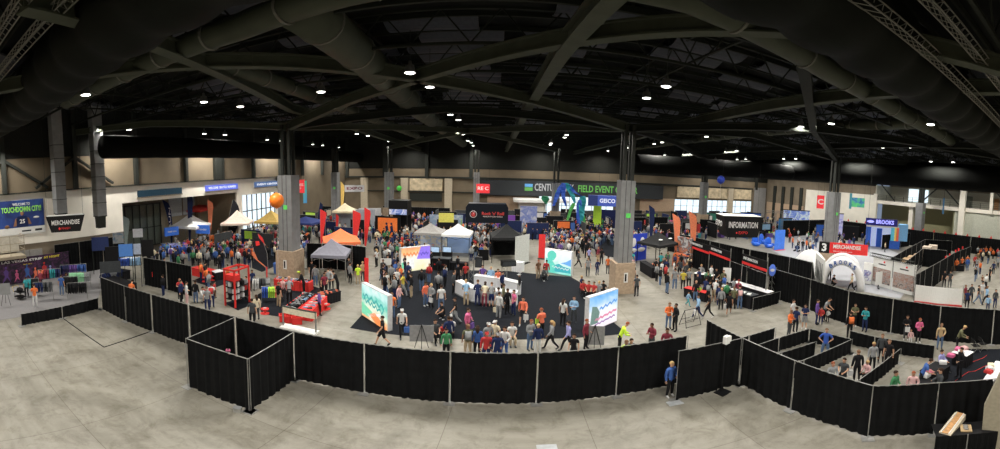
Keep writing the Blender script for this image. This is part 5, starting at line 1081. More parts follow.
# orange backdrop, kiosks left of centre
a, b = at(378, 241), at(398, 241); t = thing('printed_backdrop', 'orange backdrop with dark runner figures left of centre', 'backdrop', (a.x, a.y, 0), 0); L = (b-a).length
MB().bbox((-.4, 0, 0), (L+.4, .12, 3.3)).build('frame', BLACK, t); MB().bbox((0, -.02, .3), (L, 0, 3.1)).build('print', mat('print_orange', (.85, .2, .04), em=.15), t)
for x in (L*.45, L*.7): MB().prism([(x-.4, -.04, .8), (x-.1, -.04, 1.5), (x-.2, -.04, 2.0), (x+.15, -.04, 2.2), (x+.25, -.04, 1.5), (x+.5, -.04, .9), (x+.1, -.04, 1.3)], (0, .02, 0)).ball((x, -.03, 2.35), (.14, .02, .16)).build('runner_figure', cloth('navy'), t)
a, b = atR(388.5, 215, 55), atR(408, 215, 55); BLOCK0.append((a.x-1, a.y-2, b.x+1, b.y+4)); t = thing('kiosk', 'black box kiosk with a blue and white picture band left of centre', 'booth', (a.x, a.y, 0), 0); L = (b-a).length; z = a.z
MB().bbox((0, 0, z), (L, 2.5, z+2.2)).build('header', BLACK, t); MB().bbox((.1, -.02, z+.1), (L-.1, 0, z+.9)).build('picture_band', printed('band_pic', [(.02, .03, .1), (.1, .2, .6), (.7, .7, .8), (.1, .1, .2)], 1.2, .2), t); MB().bbox((0, 2.3, 0), (L, 2.5, z)).build('back_wall', BLACK, t)
for x in (0, L-.2): MB().bbox((x, 0, 0), (x+.2, .2, z)).build('post', BLACK, t)
for i, (x, y, w_, h_, m, lb) in enumerate(((446, 240, 2.0, 1.2, mat('sign_yellow', (.65, .6, .12), em=.15), 'yellow raised sign behind the white tent'), (427.5, 214, .9, 5.0, printed('tower_blue', [(.1, .3, .5), (.2, .5, .7), (.3, .2, .2)], 1.5, .1), 'tall blue inflatable tube tower before the far wall'), (446, 232, 5, 2.6, printed('booth_pale', [(.5, .5, .55), (.2, .3, .45), (.6, .6, .6)], 1.2), 'pale printed booth wall behind the yellow sign'), (596.5, 232, 1.3, 5.2, mat('banner_lime', (.45, .7, .05), em=.15), 'tall lime green banner left of the second column'), (609, 228, 3.4, 3.2, mat('booth_navy', (.015, .02, .08)), 'dark navy booth wall beneath the bright blue sign'), (355, 232, 6, 3.4, mat('booth_grey', (.3, .32, .36)), 'grey white booth wall beyond the red flags'), (370, 230, 3.4, 3.4, mat('booth_pale_grey', (.5, .5, .52)), 'pale booth wall right of the red flags'), (505, 232, 3, 2.6, mat('booth_purple', (.2, .06, .4)), 'purple booth wall right of the stopwatch sign'), (528, 232, 2.6, 4.0, printed('booth_blue_grey', [(.3, .35, .5), (.15, .2, .5), (.6, .6, .62)], 1.2, .05), 'blue and silver dressed tall display right of the stopwatch sign'))):
    P = at(x, y); t = thing('exhibition_display', lb, 'display', P, -math.atan2(P.x, P.y), 'display panels far off'); zb = 0 if i not in (0,) else 2.4
    MB().bbox((-w_/2, -.1, zb), (w_/2, .1, zb+h_)).build('panel', m, t)
    for q in (-w_/2+.08, w_/2-.08): MB().tube([(q, .12, 0), (q, .12, zb+h_)], .03, 6).build('post', STEEL, t)
# hanging blue and green fabric streamers at the far centre
t = thing('fabric_streamers', 'blue and teal draped fabric streamers hanging at the far centre', 'streamers', (0, 0, 0))
S1, S2, S3 = mat('streamer_blue', (.03, .1, .5), .6, em=.05), mat('streamer_teal', (.02, .3, .35), .6, em=.05), mat('streamer_green', (.1, .45, .1), .6)
def strip(pp, w_, m):
    w_ = w_*.5
    P = [atR(x, y, 58) for x, y in pp]; M_ = MB(); u = Vector((cos(math.atan2(P[0].x, P[0].y)), -sin(math.atan2(P[0].x, P[0].y)), 0)); n = len(P)*3; 
    for k in range(n+1):
        f = k/n*(len(P)-1); i = min(int(f), len(P)-2); p = P[i]+(P[i+1]-P[i])*(f-i)
        ww = w_*(.4+.6*sin(pi*min(1, .15+k/n))) ; yo = .25*sin(k*1.1); M_.v += [tuple(p-u*ww+Vector((0, yo, 0))), tuple(p+u*ww+Vector((0, -yo, 0))), tuple(p+u*ww+Vector((0, .12-yo, 0))), tuple(p-u*ww+Vector((0, .12+yo, 0)))]
    for k in range(n):
        a = k*4
        for j in range(4): M_.f.append((a+j, a+(j+1) % 4, a+4+(j+1) % 4, a+4+j))
    M_.build('fabric_strip', m, t)
strip([(564, 183), (558, 193), (553.5, 206)], .9, S1); strip([(564, 183), (563, 195), (566, 206)], .7, S1); strip([(566, 183), (572, 194), (575, 203)], .9, S2); strip([(568, 184), (574, 192), (583, 197)], .7, S1); strip([(583, 196), (582, 208), (581, 224)], 1.1, S2); strip([(580, 200), (578, 215), (579, 232)], .7, S1); strip([(574, 203), (570, 212), (567, 222)], .6, S3); strip([(583, 215), (584, 225), (583, 235)], .6, S3); strip([(545, 196), (546, 204)], 1.2, mat('streamer_dark_green', (.02, .2, .1), .6))
# ------------------------------------------------------------------ right side: white arch, banner, printed panels, blue store front
a, b = at(821, 288), at(860.5, 291)
def arch(a, b, rise, tube_r, depth, label, m, txt=None):
    a = Vector(a); b = Vector(b); d = b-a; L = d.length; t = thing('inflatable_arch', label, 'arch', a, math.atan2(d.y, d.x), 'inflatable white arches'); n = 18; M_ = MB(); pts = []
    for k in range(n+1):
        th = pi*k/n; pts.append((L/2-L/2*cos(th), 0, rise*sin(th)**.8))
    M_.tube(pts, tube_r, 12).build('front_tube', m, t, True)
    M2 = MB(); 
    for k in range(n+1):
        x, _, z = pts[k]; M2.v += [(x, .1, z), (x, depth, z*.97), (x, depth, z*.97-.05), (x, .1, z-.05)]
    for k in range(n):
        for j in range(4): M2.f.append((k*4+j, k*4+(j+1) % 4, k*4+4+(j+1) % 4, k*4+4+j))
    M2.build('tunnel_skin', m, t, True); M_ = MB().tube([(x, depth, z) for x, _, z in pts], tube_r*.7, 10).build('rear_tube', m, t, True)
    if txt:
        for i, ch in enumerate(txt):
            f = .3+.4*i/(len(txt)-1); th = pi*f; x = L/2-L/2*cos(th); z = rise*sin(th)**.8
            text(ch, t, cloth('blue'), (x, -tube_r-.02, z-.02), .3, .4, (pi/2, (f-.5)*2.2, 0), off=.03)
    return t
AW = mat('inflatable_white', (.74, .74, .76), .5, var=.03)
arch(a, b, 2.7, .36, 3.4, 'white inflatable arch tunnel with blue lettering', AW, 'BROOKS')
q_ = at(809, 277.5); t = thing('inflatable_dome', 'plain white inflatable dome behind the end of the information backwall', 'tent', (q_.x, q_.y, 0), -.6); M_ = MB(); M_.ball((0, 0, 0), (1.95, 1.95, 2.95), 24, 16); M_.v = [(x, y, max(z, 0)) for x, y, z in M_.v]; M_.build('dome_skin', AW, t, True)
for q in (-.9, -.3, .3, .9): MB().tube([(1.97*sin(pi*k/16)*cos(q), 1.97*sin(pi*k/16)*sin(q), 2.97*cos(pi*k/16)) for k in range(9)], .03, 5).build('seam', WHT, t)
P = at(811, 272)
a, b = at(818, 292), at(824, 296)
t = thing('printed_wall', 'white slatted end wall with dark lettering left of the white arch', 'display', at(813.5, 286), 0); p2 = at(821.5, 295.5); d = p2-t.location; t.rotation_euler = (0, 0, math.atan2(d.y, d.x)); L = d.length
MB().bbox((0, 0, 0), (L, .12, 3.2)).build('panel', WHT, t)
for k in range(5): MB().bbox((L*(.12+.17*k), -.01, 1.1), (L*(.17+.17*k), 0, 2.7)).build('letter_bar', DARK, t)
P = at(848, 263); R_ = 37; a_ = atR(829.5, 250, R_+2); b_ = atR(868, 248.5, R_+2); d = b_-a_; L = math.hypot(d.x, d.y)
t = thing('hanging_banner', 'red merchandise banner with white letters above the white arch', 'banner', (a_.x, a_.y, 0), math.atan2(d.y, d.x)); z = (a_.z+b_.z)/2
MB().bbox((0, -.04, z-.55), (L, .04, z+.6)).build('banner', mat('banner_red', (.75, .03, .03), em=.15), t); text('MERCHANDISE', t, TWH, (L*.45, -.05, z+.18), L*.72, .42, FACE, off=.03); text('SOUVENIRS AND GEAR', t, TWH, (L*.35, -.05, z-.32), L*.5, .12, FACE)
MB().bbox((-1.1, -.3, z-.55), (-.02, .3, z+.6)).build('number_box', BLACK, t); text('3', t, TWH, (-.55, -.32, z+.02), .5, .85, FACE, off=.04)
for x in (-.5, L-.2): MB().tube([(x, 0, z+.6), (x, 0, 14.3)], .012, 4).build('hanging_wire', STEEL, t); 
def photo_panel(a, b, h, label, cols, head=True):
    a = Vector(a); b = Vector(b); d = b-a; L = d.length; t = thing('photo_display', label, 'display', a, math.atan2(d.y, d.x), 'tall photo panels on the right')
    MB().bbox((0, 0, 0), (L, .15, h)).build('board', WHT, t); MB().bbox((.08, -.02, .35), (L-.08, 0, h*.64)).build('photograph', printed('photo_'+label[:14].replace(' ', '_'), cols, 2.6, .0, dist=1.6), t)
    if head: MB().bbox((L*.3, -.02, h*.76), (L*.68, 0, h*.8)).build('caption_bar', DARK, t); MB().ball((L*.6, -.01, h*.87), (.12, .02, .1), 8, 5).build('emblem', FR, t)
    return t
cs = [(.06, .05, .05), (.25, .2, .18), (.45, .4, .38), (.3, .12, .07), (.4, .38, .38), (.08, .06, .06)]
photo_panel(at(871.5, 284), at(890, 289.5), 2.9, 'tall white photo panel of a crowd, left of the widest one', cs); photo_panel(at(891.5, 290), at(914, 296), 2.9, 'widest tall white photo panel of seated runners', cs)
photo_panel(at(862.5, 283), at(871, 285), 2.2, 'narrow white panel with a figure in blue beside the arch', [(.7, .7, .72), (.7, .7, .72), (.1, .12, .4), (.6, .4, .3)], False)
t = lattice('truss_beam', 'black lattice beam along the top of the photo panels', at(871, 284).xyz+Vector((0, .3, 3.05)), at(914, 296).xyz+Vector((0, .3, 3.05)), .3, 26, STEEL)
tower((915.5, 298), 3.1, 'black lattice tower at the end of the photo panels')
P = at(882, 288.5); t = thing('placard', 'white board carried past the photo panels', 'placard', (P.x-.75, P.y, .5), -.3); MB().bbox((-.4, -.03, 0), (.4, 0, 1.3)).build('board', WHT, t)
a, b = tp(914.5, 288), tp(962.5, 292); a = at(914, 301, 1.0); b = at(962, 305.7, 1.0); d = b-a; L = d.length
t = thing('hanging_banner', 'wide white blank banner with a red lower edge just beyond the long drape', 'banner', (a.x, a.y, 0), math.atan2(d.y, d.x)); M_ = MB(); n = 24
for k in range(n+1):
    f = k/n; sag = .05*sin(pi*f); y = .06*sin(f*9); M_.v += [(L*f, y, 1.0), (L*f, -y*.5, 2.35-sag*.5), (L*f, -y*.5+.02, 2.35-sag*.5), (L*f, y+.02, 1.0)]
for k in range(n):
    for j in range(4): M_.f.append((k*4+j, k*4+(j+1) % 4, k*4+4+(j+1) % 4, k*4+4+j))
M_.build('banner', WHT, t); MB().bbox((0, -.07, .9), (L, .07, 1.02)).build('red_edge', cloth('red'), t)
for x in (0, L): MB().tube([(x, 0, 0), (x, 0, 2.65)], .03, 6).build('post', PIPE, t)
# blue store front
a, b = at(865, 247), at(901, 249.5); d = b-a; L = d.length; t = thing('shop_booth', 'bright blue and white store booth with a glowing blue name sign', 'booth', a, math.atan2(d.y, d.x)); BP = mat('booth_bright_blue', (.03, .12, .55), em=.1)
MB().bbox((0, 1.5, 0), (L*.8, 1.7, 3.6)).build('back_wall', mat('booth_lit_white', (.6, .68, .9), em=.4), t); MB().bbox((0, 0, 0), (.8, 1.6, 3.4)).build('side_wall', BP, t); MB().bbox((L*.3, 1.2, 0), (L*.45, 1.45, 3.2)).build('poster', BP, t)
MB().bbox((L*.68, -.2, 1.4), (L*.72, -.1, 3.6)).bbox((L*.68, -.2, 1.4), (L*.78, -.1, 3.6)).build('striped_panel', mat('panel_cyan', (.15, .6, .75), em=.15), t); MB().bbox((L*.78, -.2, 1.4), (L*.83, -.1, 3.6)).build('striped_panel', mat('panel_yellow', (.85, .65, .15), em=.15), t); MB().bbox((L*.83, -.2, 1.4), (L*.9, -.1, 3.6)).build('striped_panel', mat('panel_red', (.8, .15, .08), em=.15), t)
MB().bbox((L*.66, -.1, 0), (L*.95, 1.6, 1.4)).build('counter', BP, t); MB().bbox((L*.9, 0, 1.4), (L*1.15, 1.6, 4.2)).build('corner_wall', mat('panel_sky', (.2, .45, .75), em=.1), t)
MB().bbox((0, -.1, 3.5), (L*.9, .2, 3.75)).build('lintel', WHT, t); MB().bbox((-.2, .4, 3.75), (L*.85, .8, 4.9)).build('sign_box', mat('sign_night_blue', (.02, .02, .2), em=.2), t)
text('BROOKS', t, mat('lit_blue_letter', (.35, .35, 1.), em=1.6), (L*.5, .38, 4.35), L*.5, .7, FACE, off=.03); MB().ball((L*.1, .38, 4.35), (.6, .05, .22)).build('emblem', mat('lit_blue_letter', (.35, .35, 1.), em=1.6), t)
BLOCK0.append((a.x-.5, a.y-1, b.x+.5, b.y+2.5))
# blue booths behind the information backwall
for i, (x0, y0, x1, y1, h_, m, lb) in enumerate(((782, 234, 808, 235, 4.6, printed('booth_white_blue', [(.65, .72, .85), (.1, .2, .6), (.7, .8, .95), (.05, .1, .35)], 1.0, .45), 'white and blue lit booth wall left of the third column'), (778, 236, 791, 236, 3.2, mat('booth_teal_blue', (.04, .18, .4), em=.15), 'teal blue booth wall before the white and blue one'), (832, 236, 842, 236, 4.4, printed('booth_lilac', [(.3, .3, .7), (.6, .6, .85), (.1, .1, .4)], 1, .3), 'lilac lit booth wall right of the third column'), (816, 236, 823, 236, 2.2, BP, 'small blue booth left of the third column'), (843, 240, 858, 241, 2.6, BKC, 'black booth wall with orange goods right of the third column'), (740, 227, 760, 228, 3.0, BP, 'blue booth wall behind the information sign'), (698, 224, 716, 225, 2.4, mat('booth_green', (.03, .2, .14)), 'green booth wall left of the information sign'), (645, 228, 668, 229, 2.0, mat('booth_dim', (.1, .1, .14)), 'dim booth wall far behind the black tent'))):
    a, b = at(x0, y0), at(x1, y1); d = b-a; t = thing('booth_wall', lb, 'booth', a, math.atan2(d.y, d.x), 'booth walls on the right'); L = d.length
    MB().bbox((0, 0, 0), (L, .15, h_)).build('panel', m, t); MB().bbox((-.06, -.05, h_), (L+.06, .2, h_+.15)).build('top_rail', STEEL, t)
    for x in (0, L-.1): MB().bbox((x, .15, 0), (x+.1, 1.2, .1)).build('foot', STEEL, t)
for i, (x, y) in enumerate(((756, 246), (769, 248), (763, 244))):
    P = at(x, y); t = thing('inflatable_chair', 'bright blue inflatable lounge chair, %s' % ('left of three', 'right of three', 'middle of three')[i], 'chair', P, random.uniform(-.6, .6), 'blue inflatable chairs'); t.scale = (.72, .72, .72)
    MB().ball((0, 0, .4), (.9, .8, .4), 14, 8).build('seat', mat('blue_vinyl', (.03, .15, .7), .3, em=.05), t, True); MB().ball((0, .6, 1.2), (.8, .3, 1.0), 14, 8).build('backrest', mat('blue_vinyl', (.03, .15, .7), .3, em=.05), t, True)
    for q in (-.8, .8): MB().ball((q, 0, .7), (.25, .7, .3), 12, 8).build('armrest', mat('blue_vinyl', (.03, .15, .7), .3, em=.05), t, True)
t = thing('standing_display', 'tall bright blue standing panel right of the blue chairs', 'display', at(779, 250), 0); MB().bbox((-.9, -.1, 0), (.9, .1, 2.9)).build('panel', mat('panel_cobalt', (.05, .18, .7), em=.15), t); MB().bbox((-.9, -.4, 0), (.9, .4, .06)).build('base', RED, t)
for i, (x, y) in enumerate(((764, 236), (774, 236.5), (781, 237), (786, 236))): tower((x, y), 4.3, 'pale lattice tower at the blue booths, %s from the left' % ORD[i], .3)
a = at(764, 236); b = at(786, 236); o = lattice('truss_beam', 'pale lattice beam joining the towers at the blue booths', a+Vector((0, 0, 4.4)), b+Vector((0, 0, 4.4)), .35, 16, PIPE)
t = thing('cooler_box', 'red box on the grey carpet near the blue booths', 'box', at(784, 235.5), 0); MB().bbox((-.8, -.4, 0), (.8, .4, 1.0)).build('box_body', RED, t); MB().bbox((-.85, -.45, 1.0), (.85, .45, 1.12)).build('lid', RED, t)
for i, (x, y) in enumerate(((810, 250.5), (797, 251.5))):
    P = at(x, y); t = thing('stroller', 'dark stroller on the light grey carpet, %s' % ('right one' if i == 0 else 'left one'), 'stroller', P, .4*i, 'strollers'); MB().ball((0, 0, .6), (.25, .4, .3)).build('hood', cloth('navy'), t); MB().tube([(0, .3, .6), (0, .6, 1.0)], .02, 6).build('handle', STEEL, t)
    for q in ((-.25, -.3), (.25, -.3), (-.25, .35), (.25, .35)): MB().tube([(q[0]-.02, q[1], .13), (q[0]+.02, q[1], .13)], .13, 12).build('wheel', BLACK, t)
# goods in the store room, aisle tables
for i, (x, y, z, w_, d_, h_) in enumerate(((907, 264, 0, 1.8, 1.2, 1.5), (912, 261, 0, 1.6, 1.2, 1.5), (917, 258.5, 0, 1.4, 1.0, 1.5), (926, 254, 0, 1.5, 1.2, 2.1), (932, 252, 0, 1.4, 1.2, 2.1))):
    P = at(x, y+8); t = thing('pallet_stack', ['brown pallet load of cartons, first in the store room', 'brown pallet load of cartons, second in the store room', 'brown pallet load of cartons, third in the store room', 'pale pallet load at the far side of the store room', 'pale pallet load beside the first pale one'][i], 'pallet', P, .3, 'pallet loads in the drape store room')
    MB().bbox((-w_/2, -d_/2, .14), (w_/2, d_/2, .14+h_)).build('load', CARD if i < 3 else mat('pale_wrap', (.5, .42, .34)), t)
    s = MB()
    for q in (-w_/2+.06, 0, w_/2-.06): s.bbox((q-.05, -d_/2, 0), (q+.05, d_/2, .1))
    s.bbox((-w_/2, -d_/2, .1), (w_/2, d_/2, .14)); s.build('pallet', WOOD, t)
for i, (a, b, c) in enumerate((((951, 271), (964, 271.5), 'nearer'), ((980, 256.5), (990, 256), 'farther'))):
    draped_table(at(*a), at(*b), .8, BKC, BKC, 'black skirted table with orange staff, %s one in the right aisle' % c)
for i, (x, y) in enumerate(((949, 271.5), (953.5, 270), (979, 257.5))):
    P = at(x, y+.8); t = thing('carton', 'brown cardboard carton beside the aisle tables, %s' % ('nearest', 'second', 'farthest')[i], 'box', P, .1, 'cartons beside the aisle tables'); MB().bbox((-.3, -.3, 0), (.3, .3, .75)).build('carton_body', CARD, t); MB().bbox((-.04, -.31, 0), (.04, -.3, .75)).bbox((-.04, -.3, .75), (.04, .3, .76)).build('tape', WOOD, t)
for i, (x, y) in enumerate(((945, 257), (949, 254.5), (955, 250.5), (958, 249), (962, 247))):
    P = at(x, y, 2.2); t = thing('number_sign', 'small red sign hanging on the right aisle drapes, %s from the near end' % ORD[i], 'sign', (P.x, P.y-.12, 1.9), 1.0, 'small red aisle signs'); MB().bbox((-.15, -.02, 0), (.15, .02, .42)).build('plate', FR, t); MB().bbox((-.06, -.03, .1), (.06, -.02, .3)).build('numeral_patch', TWH, t)
# registration tables in the right pen
a, b = at(953, 360, .76), at(966, 350, .76)
draped_table(at(952, 352, .76), at(967, 356, .76), .75, WTC, BKC, 'registration table with pink shirts at the long drape', .76); draped_table(at(935, 375, .76), at(950, 365.5, .76), .8, BKC, BKC, 'registration table with papers in the middle of the right pen', .76); draped_table(at(921, 388, .76), at(938, 386, .76), .8, BKC, BKC, 'registration table just behind the near drape', .76)
ta = at(984, 379, .76); tb = at(996, 361, .76); draped_table(tb, ta, .8, WTC, BKC, 'long table with boxes at the right edge of the pen', .76)
for i, (x, y, c_, lb) in enumerate(((958, 349.5, 'pink', 'pink shirt stack on the far registration table'), (961, 352.5, 'white', 'white paper stack on the far registration table'), (964.5, 348.5, 'rose', 'pale pink shirt stack on the far registration table'), (951, 356, 'pink', 'bright pink shirt stack held at the middle registration table'), (943, 363, 'white', 'white papers on the middle registration table'), (929, 373, 'pink', 'pink cap on the front registration table'), (926, 376, 'white', 'white papers on the front registration table'), (991, 366, 'cream', 'cream box on the table at the right edge'), (990, 369, 'white', 'white box on the table at the right edge'), (988.5, 372, 'red', 'red box on the table at the right edge'))):
    P = at(x, y, .8); o = MB().box((0, 0, .07), (.36, .3, .13)).box((0, 0, .15), (.3, .24, .04)).build('folded_stack', cloth(c_)); o.location = (P.x, P.y, .765); o.rotation_euler = (0, 0, .5*i); tag(o, lb, 'stack', 'stacks on the registration tables')
for i, (x, y) in enumerate(((975, 352), (982, 350))):
    P = at(x, y); t = thing('folding_chair', 'black folding chair behind the far registration table, %s one' % ('left', 'right')[i], 'chair', P, .8, 'black folding chairs')
    MB().bbox((-.22, -.2, .44), (.22, .2, .47)).build('seat', BLACK, t); MB().bbox((-.22, .2, .65), (.22, .23, .9)).build('backrest', BLACK, t)
    for q in (-.2, .2): MB().tube([(q, -.25, 0), (q, .22, .9)], .012, 5).build('leg', PIPE, t); MB().tube([(q, .25, 0), (q, -.15, .46)], .012, 5).build('leg', PIPE, t)
for i, pts in enumerate((((955, 381), (968, 372), (975, 371), (985, 366), (990, 364)), ((960, 368), (972, 362), (983, 358), (987, 355)))):
    o = MB().tube([at(x, y, .025) for x, y in pts], .012, 5).build('floor_cable', RED); tag(o, 'red cable across the black mat, %s one' % ('nearer', 'farther')[i], 'cable')
# ramp, low table and beige parapet at the lower right corner
P = at(953, 449, .0); a, b = at(936, 436.5, .9), at(1002, 431, .9); d = b-a; t = thing('draped_counter', 'black draped counter at the lower right corner', 'table', (a.x, a.y, 0), math.atan2(d.y, d.x)); L = d.length
M_ = MB(); n = 40
for j, z in enumerate((.02, .9)):
    for k in range(n+1): M_.v.append((L*k/n, .03*sin(k*1.7)*(1-j), z))
for k in range(n): M_.f.append((k, k+1, n+2+k, n+1+k))
o = M_.build('skirt', BLK, t); sd = o.modifiers.new('t', 'SOLIDIFY'); sd.thickness = .015
MB().bbox((0, 0, .88), (L, .8, .91)).build('tabletop', BLACK, t); MB().tube([(1.0, -.04, 0), (1.0, -.04, .95)], .02, 6).build('post', PIPE, t)
ZR_ = .93; a, b = at(946, 434.5, ZR_), at(961, 418.5, ZR_); a.z = b.z = 0; d = b-a; t = thing('wooden_ramp', 'cream box with a wooden slatted ramp on the draped counter', 'ramp', (a.x, a.y, .915), math.atan2(d.y, d.x)); L = d.length
MB().prism([(0, -.16, 0), (L, -.16, 0), (L, -.16, .26), (0, -.16, .05)], (0, .4, 0)).build('box_body', mat('cream_box', (.6, .52, .4)), t); MB().prism([(0, -.06, .055), (L, -.06, .265), (L, -.06, .285), (0, -.06, .075)], (0, .2, 0)).build('ramp_board', WOOD, t)
for y in (-.09, .16): MB().prism([(0, y, .055), (L, y, .265), (L, y, .3), (0, y, .09)], (0, .025, 0)).build('side_rail', WHT, t)
P = at(966, 428, .95); t = thing('tool_tray', 'tray with silver tools beside the wooden ramp', 'tray', (P.x, P.y, .915), .4); MB().bbox((-.22, -.18, 0), (.22, .18, .05)).build('tray', cloth('tan'), t)
for q in range(4): MB().ball((-.12+q*.08, .02*(q % 2), .08), (.05, .08, .035)).build('tool', PIPE, t)
P = [atR(983, 426, 11.9), atR(984, 407, 11.9), atR(1001, 372, 11.9), atR(1020, 372, 11.9), atR(1020, 440, 11.9)]
P[0].z = 0; P[4].z = 0; uu = Vector((P[0].x, P[0].y, 0)).normalized()*.3
struct('wall_stub', MB().prism([Vector(p) for p in P], uu), mat('beige_parapet', (.3, .27, .2), .7), 'beige slanted parapet end at the lower right edge')
P = at(237.5, 411.5); t = thing('floor_box', 'small grey box on the floor at the front of the nearest black booth', 'box', P, .3); MB().bbox((-.13, -.1, 0), (.13, .1, .2)).build('box_body', mat('floor_box_grey', (.3, .3, .28)), t); MB().bbox((-.14, -.11, .2), (.14, .11, .215)).build('lid', GREY, t)
P = at(722.5, 392.5); t = thing('floor_stand', 'black square base with a tall pole and white speaker behind the right drape', 'stand', P, .3); MB().box((0, 0, .02), (.55, .5, .04)).build('base', BLACK, t); MB().tube([(0, .05, .04), (0, .05, 2.5)], .02, 6).build('pole', BLACK, t)
MB().bbox((-.12, -.08, 2.5), (.12, .1, 2.85)).bbox((.15, -.05, 2.55), (.25, .08, 2.8)).build('spot_unit', WHT, t)
for i, (x, y, l_) in enumerate(((547, 448, 'flat grey floor cover at the lower centre edge'), (675, 403, 'grey floor plate at the foot of the right drape'))):
    P = at(x, y); o = MB().box((0, 0, .011), (.6, .35, .018)).box((0, 0, .022), (.5, .25, .006)).build('floor_plate', mat('plate_grey', (.4, .42, .44), .5, .3)); o.location = P; tag(o, l_, 'plate')
for i, (p, q) in enumerate((((63, 318), (104, 347)), ((104, 347), (151, 331)))):
    o = MB().tube([at(*p, .02)-Vector((0, 0, .01)), at(*q, .02)-Vector((0, 0, .01))], .03, 6).build('floor_cable', BLACK); tag(o, 'black floor cable on the bare concrete left of the front booth, %s stretch' % ('first', 'second')[i], 'cable')
P = at(641, 289); t = thing('litter_bin', 'blue bin at the foot of the second column', 'bin', at(630.5, 289), 0); MB().tube([(0, 0, 0), (0, 0, .9)], [.28, .34], 14).build('bin_body', cloth('blue'), t); MB().tube([(0, 0, .9), (0, 0, .97)], [.36, .3], 14).build('lid', cloth('blue'), t)
t = thing('litter_bin', 'blue bin left of the first column base', 'bin', at(277, 273), 0); MB().tube([(0, 0, 0), (0, 0, .9)], [.28, .34], 14).build('bin_body', cloth('blue'), t); MB().tube([(0, 0, .9), (0, 0, .97)], [.36, .3], 14).build('lid', cloth('blue'), t)
for i, (x, y, l_) in enumerate(((435, 343, 'low black bench under the seated figure in charcoal'), (451, 339.5, 'low black bench under the white hoodie'), (511.5, 345, 'black stool under the person in the white T-shirt'), (582.5, 298, 'black stool under the first person in red'), (588.3, 299, 'black stool under the second person in red'), (593.5, 299.5, 'black stool under the third person in red'), (598.5, 299, 'black stool right of the people in red'), (581, 293, 'black stool at the rear corner of the carpet'), (831, 386.5, 'stool under the first seated visitor in the low drapes'), (842.5, 383, 'stool under the second seated visitor in the low drapes'), (866, 382, 'stool near the inner end of the low drapes'), (940, 372.5, 'stool under the lilac flowered top'), (938.5, 396.5, 'stool behind the front registration table'))):
    P = at(x, y-1.2); t = thing('stool', l_, 'stool', (P.x, P.y, 0), 0, 'low black stools'); MB().tube([(0, 0, .33), (0, 0, .38)], .18, 12).build('seat', BLACK, t)
    for q in range(4): a = pi/4+q*pi/2; MB().tube([(.2*cos(a), .2*sin(a), 0), (.13*cos(a), .13*sin(a), .34)], .014, 5).build('leg', BLACK, t)
# ------------------------------------------------------------------ rows of small exhibitor booths in the far half
USED = set()
def exhibit(x, y, ang, k):
    p = at(x, y)
    if p.y > YF-4 or p.x < XL+2 or p.x > 58: return
    for (x0, y0, x1, y1) in BLOCK0:
        if x0-1.2 < p.x < x1+1.2 and y0-1.2 < p.y < y1+1.2: return
    for c in ((-17, 26.7), (9.6, 27.4), (36.3, 29.1), (9.1, 60.5), (35.6, 58.5), (-18.3, 59.5), (-4.6, 72)):
        if math.hypot(p.x-c[0], p.y-c[1]) < 2.4: return
    c1 = random.choice(('black', 'blue', 'white', 'red', 'navy', 'grey', 'purple', 'teal')); c2 = random.choice(('coral', 'lightblue', 'white', 'lime', 'orange', 'navy', 'pink', 'cream')); c3 = random.choice(('black', 'black', 'navy', 'charcoal'))
    side_ = 'at far left' if x < 330 else 'left of centre' if x < 470 else 'right of centre' if x < 615 else 'at far right'
    for _ in range(40):
        lb_ = 'booth with %s curtain, %s table and %s goods %s' % (c3, c1, c2.replace('lightblue', 'light blue'), side_)
        if lb_ not in USED: break
        c1 = random.choice(('black', 'blue', 'white', 'red', 'navy', 'grey', 'purple', 'teal')); c2 = random.choice(('coral', 'lightblue', 'white', 'lime', 'orange', 'navy', 'pink', 'cream'))
    USED.add(lb_)
    t = thing('exhibitor_booth', lb_, 'booth', p, ang, 'small exhibitor booths far off')
    w_ = 3.0
    MB().bbox((-w_/2, 1.2, 0), (w_/2, 1.25, 2.3)).build('back_curtain', cloth(c3), t)
    f = MB().tube([(-w_/2, 1.22, 0), (-w_/2, 1.22, 2.34), (w_/2, 1.22, 2.34), (w_/2, 1.22, 0)], .025, 5)
    f.tube([(-w_/2, 1.2, .9), (-w_/2, -.9, .9), (-w_/2, -.9, 0)], .02, 5).build('pipe_frame', PIPE, t)
    MB().bbox((-1.1, -.6, 0), (1.0, .1, .76)).build('table', cloth(c1), t)
    for q in range(5): a = random.uniform(-.95, .8); h_ = random.uniform(.1, .4); MB().bbox((a, random.uniform(-.5, -.2), .76), (a+.18, random.uniform(-.1, .05), .76+h_)).build('goods_box', cloth(c2), t)
    if k % 3 == 0: MB().bbox((-.9, 1.12, 1.2), (.9, 1.17, 2.15)).build('banner', cloth(random.choice(('white', 'lightblue', 'orange', 'royal', 'lime', 'cream', 'red'))), t)
    if k % 4 == 1: m = MB().tube([(1.25, .6, 0), (1.25, .6, 2.0)], .02, 5); m.build('stand_pole', STEEL, t); MB().bbox((.95, .55, .7), (1.55, .6, 2.1)).build('roll_up_banner', cloth(random.choice(('red', 'white', 'blue', 'lime', 'orange'))), t)
    BLOCK0.append((p.x-1.5, p.y-1.2, p.x+1.5, p.y+1.3))
k = 0
